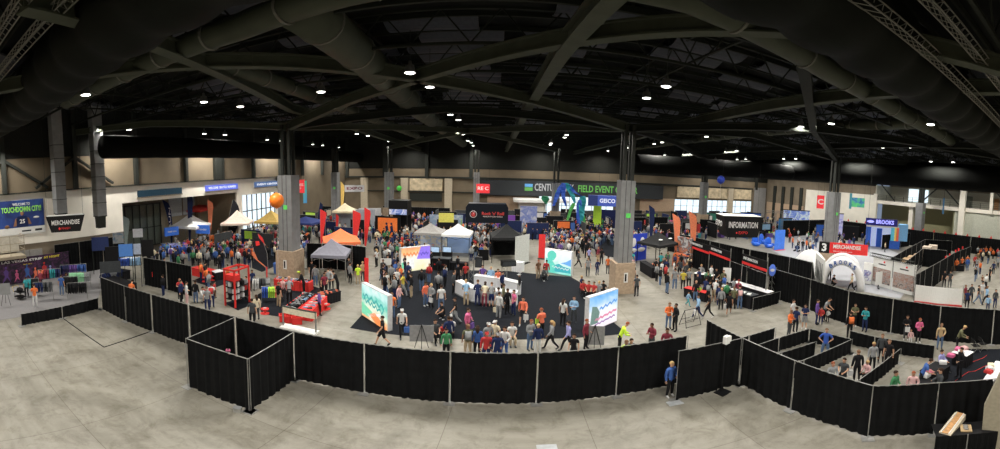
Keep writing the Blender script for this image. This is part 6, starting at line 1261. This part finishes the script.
for (xa, xb, ys) in ((300, 470, (222, 226, 231, 237)), (505, 612, (222, 226, 231, 238)), (128, 290, (233, 238, 244, 251)), (634, 775, (222, 226, 231, 237)), (345, 378, (244,))):
    for r_, y in enumerate(ys):
        x = xa+random.random()*8
        while x < xb:
            k += 1; exhibit(x, y+random.uniform(-.6, .6)+(0 if x > 200 else (200-x)*.03), (0, pi, 0, pi/2, -pi/2)[k % 5], k); x += (13, 15, 19, 24)[r_ % 4]+random.uniform(0, 6)
# ------------------------------------------------------------------ people, nearest ones one by one
N = [
 (35.4,307,'phone',180,'orange','white','hair','person in a bright orange shirt and white trousers by the dark jacket rack',{'sleeve':'tshort'}),
 (62,295.6,'stand',160,'blue','jeans','hair','person in a blue shirt and jeans left of the black clothes rack',{'sleeve':'tshort'}),
 (67,293,'easy',120,'black','black','hair','person in black close beside the blue-shirted shopper',{}),
 (27,297,'stand',200,'teal','black','hair','person in a dark teal jacket left of the navy jacket rack',{}),
 (41,291,'reach',170,'maroon','black','auburn','person in maroon reaching between the racks in front of the city strip backdrop',{}),
 (85.4,266,'stand',10,'grey','black','hair','person in grey at the left end of the far white tables below the dark curtain',{}),
 (90.7,265,'phone',10,'red','black','hair','person in a red shirt at the white tables below the dark curtain',{}),
 (95,268,'walk',60,'white','grey','hair','person in white walking in front of the white tables at the dark curtain',{}),
 (98.6,264,'stand',10,'maroon','black','hair','person in maroon at the right end of the far white tables',{}),
 (131,303,'reach',150,'orange','jeans','hair','person in an orange shirt bending at the blue merchandise tables behind the front drape',{}),
 (162.5,317,'stand',20,'charcoal','black','hair','small head and dark shoulders behind the front drape, first of four children',{'h':.72}),
 (168,319,'stand',-20,'red','navy','hair','child with dark hair and red top behind the front drape, second of four',{'h':.72}),
 (174.5,321,'stand',30,'royal','navy','hair','child in a blue top behind the front drape, third of four',{'h':.74}),
 (182,323,'easy',10,'white','grey','blond','child with fair hair and white top behind the front drape, fourth of four',{'h':.72}),
 (180.5,300.5,'crossed',0,'red','black','skin2','tall person in a red polo shirt in front of the black booth backwall',{'sleeve':'tshort'}),
 (187,304.5,'easy',100,'white','rose','hair','person in a white top carrying a child beside the red-shirted staff member',{}),
 (181.5,303.5,'easy',60,'navy','black','hair','person in navy between the red-shirted staff member and the four children',{}),
 (196,303,'stand',150,'black','jeans','hair','person in a black sweater and blue jeans left of the red shoe mat',{}),
 (201,302.5,'crouch',60,'white','grey','hair','person in white crouching beside blue jeans near the red mat',{}),
 (204,300.5,'stand',0,'red','red','hair','small child in red next to the crouching visitor',{'h':.6}),
 (207.5,311,'stand',190,'grey','navy','brown','person in a grey jacket seen from behind at the front drape',{}),
 (212,307.5,'stand',170,'white','navy','hair','person in a white shirt and navy trousers behind the front drape',{'pack':'red'}),
 (215,298,'stand',60,'red','black','hair','child in a red shirt beyond the white-shirted visitor',{'h':.75}),
 (230,295,'stand',200,'grey','black','hair','person in a light grey jacket and black trousers left of the tall red display frame',{}),
 (252.6,291,'stand',20,'navy','black','hair','person in navy with bare head between the red display frame and the teardrop flag',{}),
 (257,320,'stand',200,'cream','charcoal','+hair','person with long dark hair and cream top near the front drape below the red frame',{}),
 (252.5,326,'stand',170,'charcoal','black','hair','person in a dark grey coat right behind the front drape at the black booth',{}),
 (279,307,'stand',130,'black','khaki','brown','person in a black vest and khaki trousers at the red shoe tables',{}),
 (283.4,300,'easy',140,'rose','charcoal','blond','person in a pale pink top beside the khaki trousers at the red tables',{}),
 (289.5,303.5,'reach',180,'grey','black','skin','tall person in a grey T-shirt seen from behind at the red shoe table',{'sleeve':'tshort','h':1.05}),
 (304,293,'reach',250,'black','black','hair','person with lime cap and black hoodie leaning over the long red table',{'cap':'hivis'}),
 (319.5,315,'easy',100,'purple','black','hair','person in a purple jacket and black trousers at the right red table',{'h':.97}),
 (315.5,285.5,'stand',170,'grey','jeans','hair','person in a grey shirt and jeans under the left edge of the grey tent',{}),
 (311.8,281,'easy',30,'black','black','hair','person in black behind the left front leg of the grey tent',{}),
 (331.5,289,'phone',180,'white','black','hair','person in a white shirt with back turned in front of the grey tent',{}),
 (328.4,291,'reach',180,'grey','charcoal','hair','person in grey bending over the dark table in front of the grey tent',{}),
 (321,293,'reach',60,'charcoal','black','hair','person in charcoal browsing between the red tables and the grey tent',{}),
 (338,294,'reach',250,'black','black','hair','person in black at the end rack in front of the grey tent',{}),
 (324.5,296,'easy',20,'maroon','black','hair','person in a maroon top at the right red table beside the purple jacket',{}),
 (358,285,'stand',190,'hivis','khaki','blond','person in a yellow safety vest to the right of the grey tent',{}),
 (362.7,281,'stand',20,'tan','charcoal','blond','person in a beige top beside the yellow safety vest',{}),
 (350,284,'easy',120,'grey','black','hair','person in grey under the right edge of the grey tent',{'h':1.03}),
 (349,278,'stand',0,'charcoal','black','brown','person in charcoal inside the right side of the grey tent',{}),
 (382.5,345.5,'walk',-80,'black','black','hair','person in a black T-shirt and black shorts walking past the left glowing screen',{'shorts':1,'sleeve':'tshort'}),
 (401.9,337,'walk',5,'white','black','hair','person with white cap and white shirt walking right of the left glowing screen',{'cap':'white','bag':'blue','sleeve':'tshort'}),
 (392,318.5,'stand',190,'orange','jeans','brown','person in an orange top and pale jeans behind the left glowing screen',{}),
 (399,308.5,'easy',60,'rose','jeans','hair','person in a pink shirt and jeans standing near the left glowing screen',{}),
 (425.5,306,'stand',40,'coral','jeans','hair','person in a coral top with a blue bag in the middle of the dark carpet',{'bag':'blue'}),
 (431,308.5,'easy',-40,'grey','black','blond','person in grey with a white bag in the middle of the dark carpet',{'bag':'white'}),
 (441,311.5,'stand',180,'white','jeans','hair','tall person in white shirt and jeans, back turned, in mid carpet',{'sleeve':'tshort','h':1.04}),
 (444,319,'crouch',-60,'black','black','hair','person in black crouching next to the seated family on the dark carpet',{}),
 (454.8,324,'walk',-80,'black','grey','hair','person in a black top and grey trousers walking left across the dark carpet',{'bag':'white','sleeve':'tshort'}),
 (435,341.5,'sit',20,'charcoal','black','hair','person in charcoal seated leftmost in the family at the carpet front edge',{}),
 (442.5,334,'floor',0,'red','black','hair','small child in red sitting beside the seated dark figure',{'h':.7}),
 (451,337.5,'sit',190,'white','grey','hair','person in a white hoodie seated, back turned, at the carpet front edge',{}),
 (448.5,347,'easy',200,'navy','black','hair','person in navy close behind the front drape near the seated family',{}),
 (446,358,'stand',10,'green','black','hair','person in black with a bright green shirt close behind the front drape',{'h':.95}),
 (467.7,336,'easy',60,'pink','maroon','hair','person in pink top and magenta trousers at the carpet front edge',{'bag':'purple'}),
 (467.5,357,'stand',185,'olive','khaki','brown','broad person in an olive jacket seen from behind at the front drape',{'pack':'grey','h':1.03}),
 (477,357,'stand',180,'blue','black','+hair','person with long dark hair and bright blue top right behind the front drape',{'h':.98}),
 (487.7,352,'easy',20,'grey','charcoal','hair','person in grey with a white cap in the group behind the front drape',{'cap':'white'}),
 (494.5,351,'easy',-30,'cream','black','hair','person in cream with a white hat in the group behind the front drape',{'cap':'white'}),
 (486,364,'easy',0,'red','navy','hair','person with a red cap and red checked top hard against the front drape',{'cap':'red'}),
 (497,365,'easy',10,'navy','navy','hair','person in navy with a grey cap hard against the front drape',{'cap':'grey'}),
 (504,358,'easy',-20,'white','blue','+hair','long-haired person in white at the right of the group behind the drape',{}),
 (511.5,343.5,'sit',10,'white','khaki','hair','person in a white T-shirt sitting on a black stool on the dark carpet',{'sleeve':'tshort'}),
 (498.5,318.5,'stand',150,'white','grey','hair','person in white pushing a cream bag near the white counter',{'bag':'cream'}),
 (507,313.5,'easy',40,'black','black','hair','person in black in the small group right of the white counter',{}),
 (513.5,315.5,'easy',-60,'pink','navy','hair','person in a pink top in the small group right of the white counter',{}),
 (503,308,'easy',90,'olive','black','hair','person in olive at the right corner of the white counter',{}),
 (522.5,324,'walk',-10,'coral','black','hair','person in a red-orange jacket and black shorts with a white bag on the dark carpet',{'shorts':1,'bag':'white','sleeve':'tlong'}),
 (541,336.5,'phone',-150,'coral','black','auburn','person with auburn hair in a long coral coat with a green bag',{'bag':'lime','sleeve':'tlong'}),
 (529.8,350,'phone',40,'grey','jeans','auburn','person in a grey cardigan and jeans holding a phone left of the navy jacket',{}),
 (537.4,353.5,'stand',200,'navy','white','blond','person in a navy jacket and white trousers facing away behind the front drape',{'sleeve':'tlong'}),
 (551,349,'walk',-80,'grey','black','+blond','person with long fair hair, grey hoodie and black leggings walking left',{'sleeve':'tlong'}),
 (567.6,351,'walk',-70,'lavender','black','hair','person in a lavender jacket walking left behind the front drape',{'sleeve':'tlong'}),
 (573,363,'stand',0,'black','black','hair','top of a dark-haired person in black behind the front drape beside the lavender jacket',{'h':.95}),
 (585.5,349,'easy',60,'maroon','black','auburn','person in a maroon jacket beside the tripod sign at the right glowing screen',{'sleeve':'tlong'}),
 (562.6,326,'stand',150,'white','black','+hair','long-haired person in white top and black trousers near the carpet right side',{}),
 (573.3,322.5,'crossed',-10,'lightblue','charcoal','hair','person in a pale blue shirt with folded arms at the right of the carpet',{'sleeve':'tlong'}),
 (582.5,296.5,'sit',30,'red','black','hair','person in red seated behind the right glowing screen, first of three in red',{}),
 (588.3,297.5,'sit',0,'red','black','hair','person in red seated behind the right glowing screen, second of three in red',{}),
 (593.5,298,'sit',-20,'red','black','hair','person in red seated behind the right glowing screen, third of three in red',{}),
 (598.5,297.5,'sit',160,'grey','charcoal','blond','person in grey seated right of the three people in red',{}),
 (602.8,297,'sit',180,'black','black','hair','person in black seated right of the three people in red',{}),
 (453.4,294,'stand',70,'charcoal','black','hair','person in charcoal at the left end of the white counter',{}),
 (457.8,284,'stand',0,'black','black','hair','person in black behind the left end of the white counter',{}),
 (465.5,283,'easy',0,'red','black','auburn','person with auburn hair behind the left part of the white counter',{}),
 (466,305.5,'reach',185,'lightblue','khaki','blond','person in a light blue T-shirt and khaki trousers at the white counter',{'sleeve':'tshort'}),
 (477.3,306,'reach',180,'navy','navy','brown','person dressed all in navy at the middle of the white counter',{}),
 (484.3,306.8,'reach',175,'cream','maroon','+hair','person with long black hair and dark red trousers at the middle of the white counter',{}),
 (491.2,307,'reach',180,'grey','navy','brown','person in a grey top and navy shorts at the white counter',{'shorts':1,'sleeve':'tshort'}),
 (498,311.5,'stand',190,'grey','cream','hair','person in a grey T-shirt and pale trousers at the right part of the white counter',{'sleeve':'tshort'}),
 (482.3,286.5,'easy',0,'purple','black','hair','staff member in a plaid purple shirt between the two rows of the white counter',{}),
 (490.7,288,'easy',0,'lightblue','black','blond','staff member in a light blue shirt between the two rows of the white counter',{}),
 (497.6,290,'easy',20,'coral','black','hair','staff member in a coral top between the two rows of the white counter',{}),
 (502,293,'stand',60,'navy','black','hair','person in navy beside the right lattice tower',{}),
 (519,295.5,'stand',-80,'black','white','hair','person in black with a white cap at the right end of the white counter',{'cap':'white'}),
 (538,279.5,'stand',30,'brown','khaki','auburn','person in a brown jacket in front of the red banner left of the teal screen',{}),
 (546,279.5,'stand',170,'red','grey','hair','person in a red top at the left edge of the teal glowing screen',{}),
 (541.8,281,'crouch',90,'charcoal','black','hair','person in charcoal bending between the brown jacket and the red top',{}),
 (587.6,276.5,'stand',190,'grey','charcoal','brown','person in a grey T-shirt on the bare floor right of the teal screen',{}),
 (588.6,264,'walk',60,'lavender','black','hair','person in lavender walking beyond the grey T-shirt right of the teal screen',{}),
 (597,275,'easy',30,'navy','navy','hair','person in navy left of the second column',{'h':.85}),
 (601.2,265,'stand',200,'black','black','hair','person in black left of the second column',{}),
 (598,263,'easy',-50,'maroon','tan','auburn','person in maroon with tan trousers left of the second column',{}),
 (607.6,274,'stand',160,'orange','charcoal','hair','person in an orange T-shirt just left of the second column',{'sleeve':'tshort'}),
 (578,268,'walk',100,'charcoal','black','hair','person in charcoal walking behind the teal glowing screen',{}),
 (581,291.5,'sit',60,'navy','black','blond','person seated in navy at the right rear corner of the dark carpet',{}),
 (636.2,296.5,'stand',200,'charcoal','black','hair','person in a charcoal jacket on the bare floor right of the second column',{}),
 (631,275,'easy',30,'rose','black','hair','person in a pale top beyond the second column beside the blue panels',{}),
 (633.5,283,'easy',120,'black','charcoal','hair','person in black just right of the second column',{}),
 (660.5,270,'stand',170,'teal','black','hair','person in a teal shirt in front of the black tent',{'sleeve':'tshort'}),
 (667,270,'easy',90,'charcoal','black','brown','person in charcoal in front of the right half of the black tent',{}),
 (666.7,293.5,'stand',120,'black','jeans','hair','person in a black top and jeans at the left end of the information queue',{}),
 (674.3,289.5,'stand',185,'grey','jeans','hair','person in a grey T-shirt and jeans with back turned in the information queue',{'h':1.03,'sleeve':'tshort'}),
 (682.6,289.5,'stand',190,'yellow','black','hair','person in a yellow shirt in the information queue',{'sleeve':'tshort'}),
 (673.4,279,'easy',100,'white','grey','hair','person in white under the orange feather flags',{}),
 (688.4,288,'easy',190,'grey','black','blond','person in grey right of the yellow shirt in the information queue',{}),
 (679,277,'easy',190,'charcoal','black','hair','person in dark grey under the orange feather flags',{}),
 (695,302,'stand',170,'black','jeans','skin','person in black with bare head near the red table skirt of the information counter',{}),
 (699,300,'stand',20,'lime','grey','hair','child in green beside the bare-headed person in black',{'h':.7}),
 (687.8,306,'walk',60,'lightblue','teal','hair','small child in blue walking on the bare floor left of the information counter',{'h':.66}),
 (697.4,318.5,'walk',-70,'lightblue','navy','hair','person in a pale blue hoodie beside the metal frame sign',{'bag':'white','sleeve':'tlong'}),
 (708.2,317.5,'walk',-85,'black','black','hair','person all in black striding left on the bare floor',{}),
 (713.4,302,'reach',160,'white','khaki','hair','person in a white T-shirt, white cap and khaki shorts at the information counter',{'cap':'white','shorts':1,'sleeve':'tshort'}),
 (720.5,310,'stand',185,'grey','black','blond','person in a pale grey jacket with back turned at the information counter',{'sleeve':'tlong'}),
 (728.4,315,'walk',175,'black','black','hair','person in a black T-shirt and shorts with a white bag at the information counter',{'shorts':1,'bag':'white','sleeve':'tshort'}),
 (732.9,309,'stand',180,'olive','black','brown','person in olive between the black T-shirt and the pink backpack',{}),
 (739.3,309,'reach',190,'charcoal','jeans','hair','person with a pink backpack and jeans at the information counter',{'pack':'rose'}),
 (737.5,301,'reach',180,'maroon','black','hair','person with a red cap at the information counter',{'cap':'red'}),
 (707.5,303,'reach',160,'black','black','hair','person in black with a grey backpack at the information counter',{'pack':'grey'}),
 (703.8,299,'reach',160,'navy','black','hair','person in navy left of the grey backpack at the information counter',{}),
 (700.5,283,'easy',0,'grey','black','blond','staff member in grey behind the left information counter',{}),
 (715.5,288,'easy',-10,'black','black','hair','staff member in black behind the middle information counter',{}),
 (722.5,290,'easy',20,'olive','black','brown','staff member in olive behind the middle information counter',{}),
 (668,328.5,'phone',20,'orange','jeans','brown','person in an orange safety vest and jeans talking on the bare floor',{'sleeve':'tlong'}),
 (674.8,331,'easy',-60,'black','black','hair','person in a black suit and red tie beside the orange safety vest',{'sleeve':'tlong','h':1.04}),
 (619,351,'reach',100,'hivis','black','auburn','person in a yellow safety vest behind the front drape',{}),
 (624,362,'crouch',20,'hivis','black','brown','second person in yellow crouching behind the front drape',{'h':1.1}),
 (629,360,'crouch',20,'charcoal','black','hair','dark-haired person crouching right of the yellow vests behind the front drape',{'h':1.05}),
 (651,352.5,'phone',-40,'maroon','charcoal','hair','person in a maroon checked shirt standing behind the right end of the front drape',{'sleeve':'tlong'}),
 (665.5,359,'easy',0,'maroon','black','hair','dark-haired person seen over the right end of the front drape',{'h':.98}),
 (669.5,396,'easy',40,'blue','black','blond','person in a bright blue jacket standing in the gap of the front drapes',{'sleeve':'tlong','h':.97}),
 (788.8,335.5,'phone',60,'orange','charcoal','brown','person in an orange vest in the right aisle before the long black drape',{'sleeve':'tlong'}),
 (795,332.5,'stand',150,'navy','black','hair','person in dark navy beside the orange vest',{}),
 (791.8,324,'easy',60,'white','grey','hair','person in white behind the orange vest',{}),
 (804,329,'phone',-10,'navy','grey','hair','person in a navy T-shirt and grey shorts next to the orange vest',{'shorts':1,'sleeve':'tshort'}),
 (816,324,'easy',80,'purple','navy','hair','person in a purple coat among the family at the long black drape',{}),
 (820.5,324.5,'easy',0,'red','navy','hair','child in a red coat among the family at the long black drape',{'h':.72}),
 (827.5,322,'easy',-30,'white','black','hair','small child in white among the family at the long black drape',{'h':.55}),
 (823.5,321,'reach',60,'grey','black','hair','person in grey bending to the small child in white',{}),
 (853.8,326.5,'phone',0,'olive','black','hair','person in a dark olive jacket against the long black drape',{}),
 (849,338,'stand',200,'black','black','hair','person in black with an orange backpack at the corner of the low drapes',{'pack':'orange'}),
 (864.3,331.5,'phone',-20,'teal','navy','hair','person in a teal jacket against the long black drape',{'sleeve':'tlong'}),
 (824.4,357.5,'hips',0,'royal','jeans','brown','person in a bright blue T-shirt with hands on hips inside the low drapes',{'sleeve':'tshort','h':1.04}),
 (831,385,'sit',30,'grey','charcoal','auburn','person in light grey seated inside the low drapes, first from the left',{}),
 (842.5,381.5,'sit',-20,'charcoal','black','hair','person in dark grey seated inside the low drapes, second from the left',{}),
 (856,381.5,'stand',200,'black','black','brown','tall person in black carrying a pale bag inside the low drapes',{'bag':'white','h':1.03}),
 (871.5,371,'stand',20,'grey','black','blond','fair-haired person in a grey jacket inside the low drapes',{'sleeve':'tlong'}),
 (866,380.5,'sit',-40,'rose','black','blond','person in a pale top seated low near the inner end of the low drapes',{'h':.9}),
 (880.3,362,'stand',0,'charcoal','black','brown','person in charcoal behind the black T-shirt inside the low drapes',{}),
 (887,369,'stand',-10,'black','black','brown','person in a black T-shirt at the right end of the low drapes',{'sleeve':'tshort'}),
 (905.7,340,'phone',0,'black','charcoal','hair','person in a black leather jacket with a white bag in front of the long drape',{'bag':'white','sleeve':'tlong'}),
 (917.8,343,'phone',30,'pink','black','auburn','person in a bright pink jacket in front of the long drape',{'sleeve':'tlong'}),
 (910,345,'stand',0,'rose','white','auburn','small child in pale pink beside the bright pink jacket',{'h':.6}),
 (939.5,349,'easy',10,'tan','jeans','brown','person in a tan jacket and jeans in front of the long drape',{'sleeve':'tlong'}),
 (956.5,351,'reach',90,'olive','black','blond','fair-haired person in olive at the pink registration table',{}),
 (940,371,'sit',60,'lavender','black','hair','person in a lilac flowered top seated at the black registration table',{}),
 (959,378,'easy',-60,'black','black','hair','person in black behind the registration table handing over a pink shirt',{}),
 (919.8,390,'reach',100,'blue','black','hair','person in a blue shirt leaning over the front registration table',{'sleeve':'tshort'}),
 (892.6,404,'easy',60,'green','black','hair','head and green shoulders of a person just behind the near drape',{}),
 (910.6,402,'easy',0,'rose','black','auburn','auburn-haired person just behind the near drape',{'h':.95}),
 (938.5,395,'sit',-70,'charcoal','black','hair','person in charcoal seated behind the front registration table',{'h':1.1}),
 (227,0,'stand',180,'rose','black','hair','person with a pink cap inside the black drape booth',{'cap':'pink','h':.98}),
 (829,281,'stand',170,'black','black','hair','dark figure standing under the inflatable white arch',{}),
 (851,292,'walk',-60,'cream','black','brown','person in cream walking near the inflatable white arch',{}),
 (857.5,290.5,'walk',100,'brown','black','hair','person in brown near the inflatable white arch',{}),
 (878,289,'stand',90,'black','black','hair','dark figure carrying a white board past the tall printed panels',{}),
 (831.8,287,'crouch',60,'black','black','hair','person in black low beside the left foot of the white arch',{}),
 (922.8,290,'sit',20,'tan','grey','brown','person in tan sitting at the foot of the black room drapes',{}),
 (943.8,287.5,'easy',0,'black','black','hair','person in black with long scarf in the right aisle, left of a pair',{}),
 (949.5,287.5,'easy',10,'charcoal','charcoal','hair','person in charcoal in the right aisle, right of a pair',{}),
 (989.4,281.5,'stand',-60,'black','black','hair','tall dark figure standing in the middle of the right aisle',{}),
 (982,284,'sit',40,'brown','black','hair','person sitting on the floor of the right aisle beside the tall dark figure',{'h':.8}),
 (967,271,'stand',190,'blue','jeans','brown','person in a blue jacket and jeans at the black tables with orange staff',{'sleeve':'tlong'}),
 (976.3,270.5,'walk',0,'grey','navy','hair','person in grey walking past the black tables with orange staff',{}),
 (956,272,'easy',10,'orange','black','hair','staff member in orange behind the nearer black table, first',{}),
 (961.5,269.5,'easy',0,'orange','black','brown','staff member in orange behind the nearer black table, second',{}),
 (967,267.5,'easy',20,'orange','black','hair','staff member in orange behind the nearer black table, third',{}),
 (974.5,267.5,'easy',20,'red','black','hair','person in red at the end of the nearer black table',{}),
 (980.4,259,'easy',10,'orange','black','hair','staff member in orange at the farther black table, first',{}),
 (985.4,257,'easy',10,'orange','black','brown','staff member in orange at the farther black table, second',{}),
 (990,256.5,'easy',0,'orange','black','hair','staff member in orange at the farther black table, third',{}),
 (964.5,303,'stand',60,'maroon','charcoal','brown','person in maroon at the right end of the hanging white banner',{}),
 (970.5,303,'easy',20,'charcoal','black','hair','person in charcoal at the right end of the hanging white banner',{}),
 (966.5,309,'stand',170,'navy','black','hair','person in navy close behind the long drape near the white banner',{}),
 (977.5,304.5,'walk',100,'black','jeans','hair','person in black walking in the near part of the right aisle',{}),
 (981.5,300,'stand',20,'white','grey','hair','person in white in the near part of the right aisle',{}),
 (986,305,'walk',-60,'lightblue','black','brown','person in pale blue walking in the near part of the right aisle',{}),
 (994.6,308,'stand',30,'charcoal','navy','hair','person in charcoal at the right edge above the long drape',{}),
 (987.5,311,'stand',0,'lightblue','navy','hair','person in light blue low behind the long drape near the right edge',{'h':.8}),
 (993,275,'walk',180,'navy','black','hair','person in navy walking away along the right aisle',{}),
 (997.5,269,'walk',0,'grey','black','hair','person in grey in the right aisle near the right edge',{}),
 (382,303.5,'stand',0,'black','black','hair','person in black holding up a white placard left of the crowd',{'P':1}),
]
for r in N:
    kw = dict(r[8]); kw.pop('P', None)
    if r[0] == 382: person(385.8, 277, 'phone', 0, *r[4:8], **kw); continue
    if r[0] == 227: q = at(228, 349.5, 1.74); kw['P'] = (q.x, q.y, 0)
    person(*r[:8], **kw)
print('near people', len(PEOPLE))
# ------------------------------------------------------------------ the looser crowd, each still a person of its own
TOPS = ['black']*10+['navy']*5+['grey']*6+['charcoal']*6+['white']*6+['blue']*3+['red']*2+['green', 'teal', 'pink', 'purple', 'orange', 'yellow', 'lightblue', 'lightblue', 'maroon', 'cream', 'tan', 'brown', 'rose']
BOTS = ['black']*5+['jeans']*4+['navy']*2+['charcoal', 'grey', 'khaki']
BLOCK = list(BLOCK0)
def free(p, d=.55):
    for q in PEOPLE:
        if abs(q[0]-p.x) < d and abs(q[1]-p.y) < d: return False
    for (x0, y0, x1, y1) in BLOCK:
        if x0 < p.x < x1 and y0 < p.y < y1: return False
    return True
def far_person(p, where, grp):
    for _ in range(60):
        tp = random.choice(TOPS); bt = random.choice(BOTS); hr = random.choice(('hair', 'hair', 'brown', 'blond')); sk = random.choice(('skin', 'skin', 'skin2')); ps = random.choice(('stand', 'easy', 'walk', 'phone', 'stand', 'easy'))
        lb = 'person in %s top and %s %s %s' % (tp.replace('lightblue', 'light blue'), bt if bt == 'jeans' else bt+' trousers', {'walk': 'walking', 'phone': 'hands raised'}.get(ps, 'standing'), where)
        if lb not in USED: break
    USED.add(lb)
    o = bpy.data.objects.new('person', far_mesh(ps, tp, bt, hr, sk)); COL.objects.link(o); o.location = p; o.rotation_euler = (0, 0, random.random()*2*pi)
    s = random.uniform(.9, 1.04) if random.random() < .88 else .72; o.scale = (s, s, s)
    tag(o, lb, 'person', grp); PEOPLE.append((p.x, p.y)); return o
ZONES = [  # pixel polygon box (x0,x1,y0,y1), count, where, group
 (383, 412, 268, 300, 11, 'at the left carpet edge', 'people queueing along the left carpet edge'),
 (355, 382, 250, 275, 2, 'beyond the grey tent', 'people beyond the grey tent'),
 (378, 420, 238, 262, 9, 'near the orange backdrop', 'people near the orange backdrop'),
 (466, 500, 240, 262, 13, 'before the black sign arch', 'people before the black sign arch'),
 (545, 600, 236, 256, 14, 'left of the second column', 'people left of the second column'),
 (150, 250, 248, 262, 13, 'before the blue signs', 'people before the blue signs'),
 (200, 240, 238, 250, 5, 'near the white tents', 'people near the white tents'),
 (775, 818, 240, 256, 6, 'by the blue booths', 'people by the blue booths'),
 (780, 815, 232, 242, 3, 'beyond the blue booths', 'people far off by the blue booths'),
 (855, 885, 250, 262, 2, 'before the bright blue store front', 'people before the blue store front'),
 (250, 282, 246, 262, 3, 'left of the first column', 'people left of the first column'),
 (295, 310, 246, 262, 2, 'right of the first column', 'people right of the first column'),
 (676, 705, 270, 284, 3, 'under the orange flags', 'people under the orange flags'),
 (975, 995, 250, 264, 3, 'far along the right aisle', 'people far along the right aisle'),
 (625, 650, 262, 278, 2, 'by the blue panels', 'people by the blue panels'),
]
nfar = 0
for x0, x1, y0, y1, n, wh, gr in ZONES:
    for k in range(n):
        for t in range(30):
            p = at(random.uniform(x0, x1), random.uniform(y0, y1))
            if free(p): far_person(p, wh, gr); nfar += 1; break
print('far people', nfar)
# ------------------------------------------------------------------ the dense distant crowd nobody could count
cm = MB(); mi = []; cols = ['black', 'white', 'navy', 'grey', 'red', 'blue', 'jeans', 'skin', 'hair', 'green', 'orange', 'cream', 'purple']
def crowd_fig(x, y, s):
    tp = random.choice((0, 0, 0, 0, 0, 0, 0, 1, 1, 2, 2, 2, 3, 3, 3, 3, 4, 5, 9, 10, 11, 12)); bt = random.choice((0, 0, 0, 2, 6)); a = random.random()*6.28
    def sub(mk, i):
        n0 = len(cm.f); mk(); mi.extend([i]*(len(cm.f)-n0))
    dx, dy = cos(a), sin(a)
    for q in (-1, 1): sub(lambda: cm.tube([(x+q*.09*dx, y+q*.09*dy, .0), (x+q*.09*dx, y+q*.09*dy, .9*s)], [.05, .09], 5, False), bt)
    sub(lambda: cm.tube([(x, y, .85*s), (x, y, 1.1*s), (x, y, 1.38*s), (x, y, 1.5*s)], [.13, .15, .2, .07], 6), tp)
    for q in (-1, 1): sub(lambda: cm.tube([(x+q*.2*dx, y+q*.2*dy, 1.4*s), (x+q*.25*dx, y+q*.25*dy, 1.1*s), (x+q*.22*dx-.1*dy, y+q*.22*dy+.1*dx, .88*s)], [.06, .05, .035], 5), tp)
    sub(lambda: cm.ball((x, y, 1.62*s), (.085, .1, .12), 6, 4), 7); sub(lambda: cm.ball((x+.02*dy, y-.02*dx, 1.67*s), (.095, .1, .1), 6, 4), 8)
def crowd_zone(x0, x1, y0, y1, n):
    for k in range(n):
        for t in range(12):
            p = at(random.uniform(x0, x1), random.uniform(y0, y1))
            if p.y < YF-2 and p.x > XL+1 and p.x < XR-1 and free(p, .6): PEOPLE.append((p.x, p.y)); crowd_fig(p.x, p.y, random.uniform(.9, 1.05)); break
for z in ((400, 470, 219, 240, 170), (470, 545, 219, 240, 220), (545, 612, 219, 246, 300), (300, 400, 222, 244, 170), (120, 200, 236, 256, 130), (200, 290, 230, 254, 190), (630, 700, 222, 246, 120), (700, 800, 222, 240, 90), (466, 500, 236, 262, 60), (545, 600, 242, 258, 70), (383, 412, 262, 300, 25), (376, 425, 238, 262, 50), (250, 310, 244, 262, 35), (780, 870, 232, 252, 50), (976, 999, 238, 262, 12), (960, 999, 264, 300, 4), (655, 690, 262, 285, 16), (145, 250, 250, 268, 60), (690, 740, 283, 305, 14), (160, 250, 270, 300, 12), (415, 470, 262, 300, 8)):
    crowd_zone(*z)
me = cm.mesh('crowd', None, True)
for c in cols: me.materials.append(cloth(c))
me.polygons.foreach_set('material_index', mi)
o = bpy.data.objects.new('crowd', me); COL.objects.link(o); tag(o, 'dense distant crowd of visitors filling the far half of the hall', 'crowd', kind='stuff')
# ------------------------------------------------------------------ fit lettering to its signs
bpy.context.view_layer.update()
for o, wd, ht in TEXTS:
    d = o.dimensions
    if d.x > 0 and d.y > 0: o.scale = (wd/d.x, ht/d.y, 1)

dg = bpy.context.evaluated_depsgraph_get()
bpy.context.view_layer.update()
for o, wd, ht in TEXTS:
    me = bpy.data.meshes.new_from_object(o.evaluated_get(dg)); n = bpy.data.objects.new(o.name, me); par = o.parent; loc, rot, sc = o.location.copy(), o.rotation_euler.copy(), o.scale.copy()
    nm = o.name; bpy.data.objects.remove(o); n.name = nm; COL.objects.link(n); n.parent = par; n.location = loc; n.rotation_euler = rot; n.scale = sc
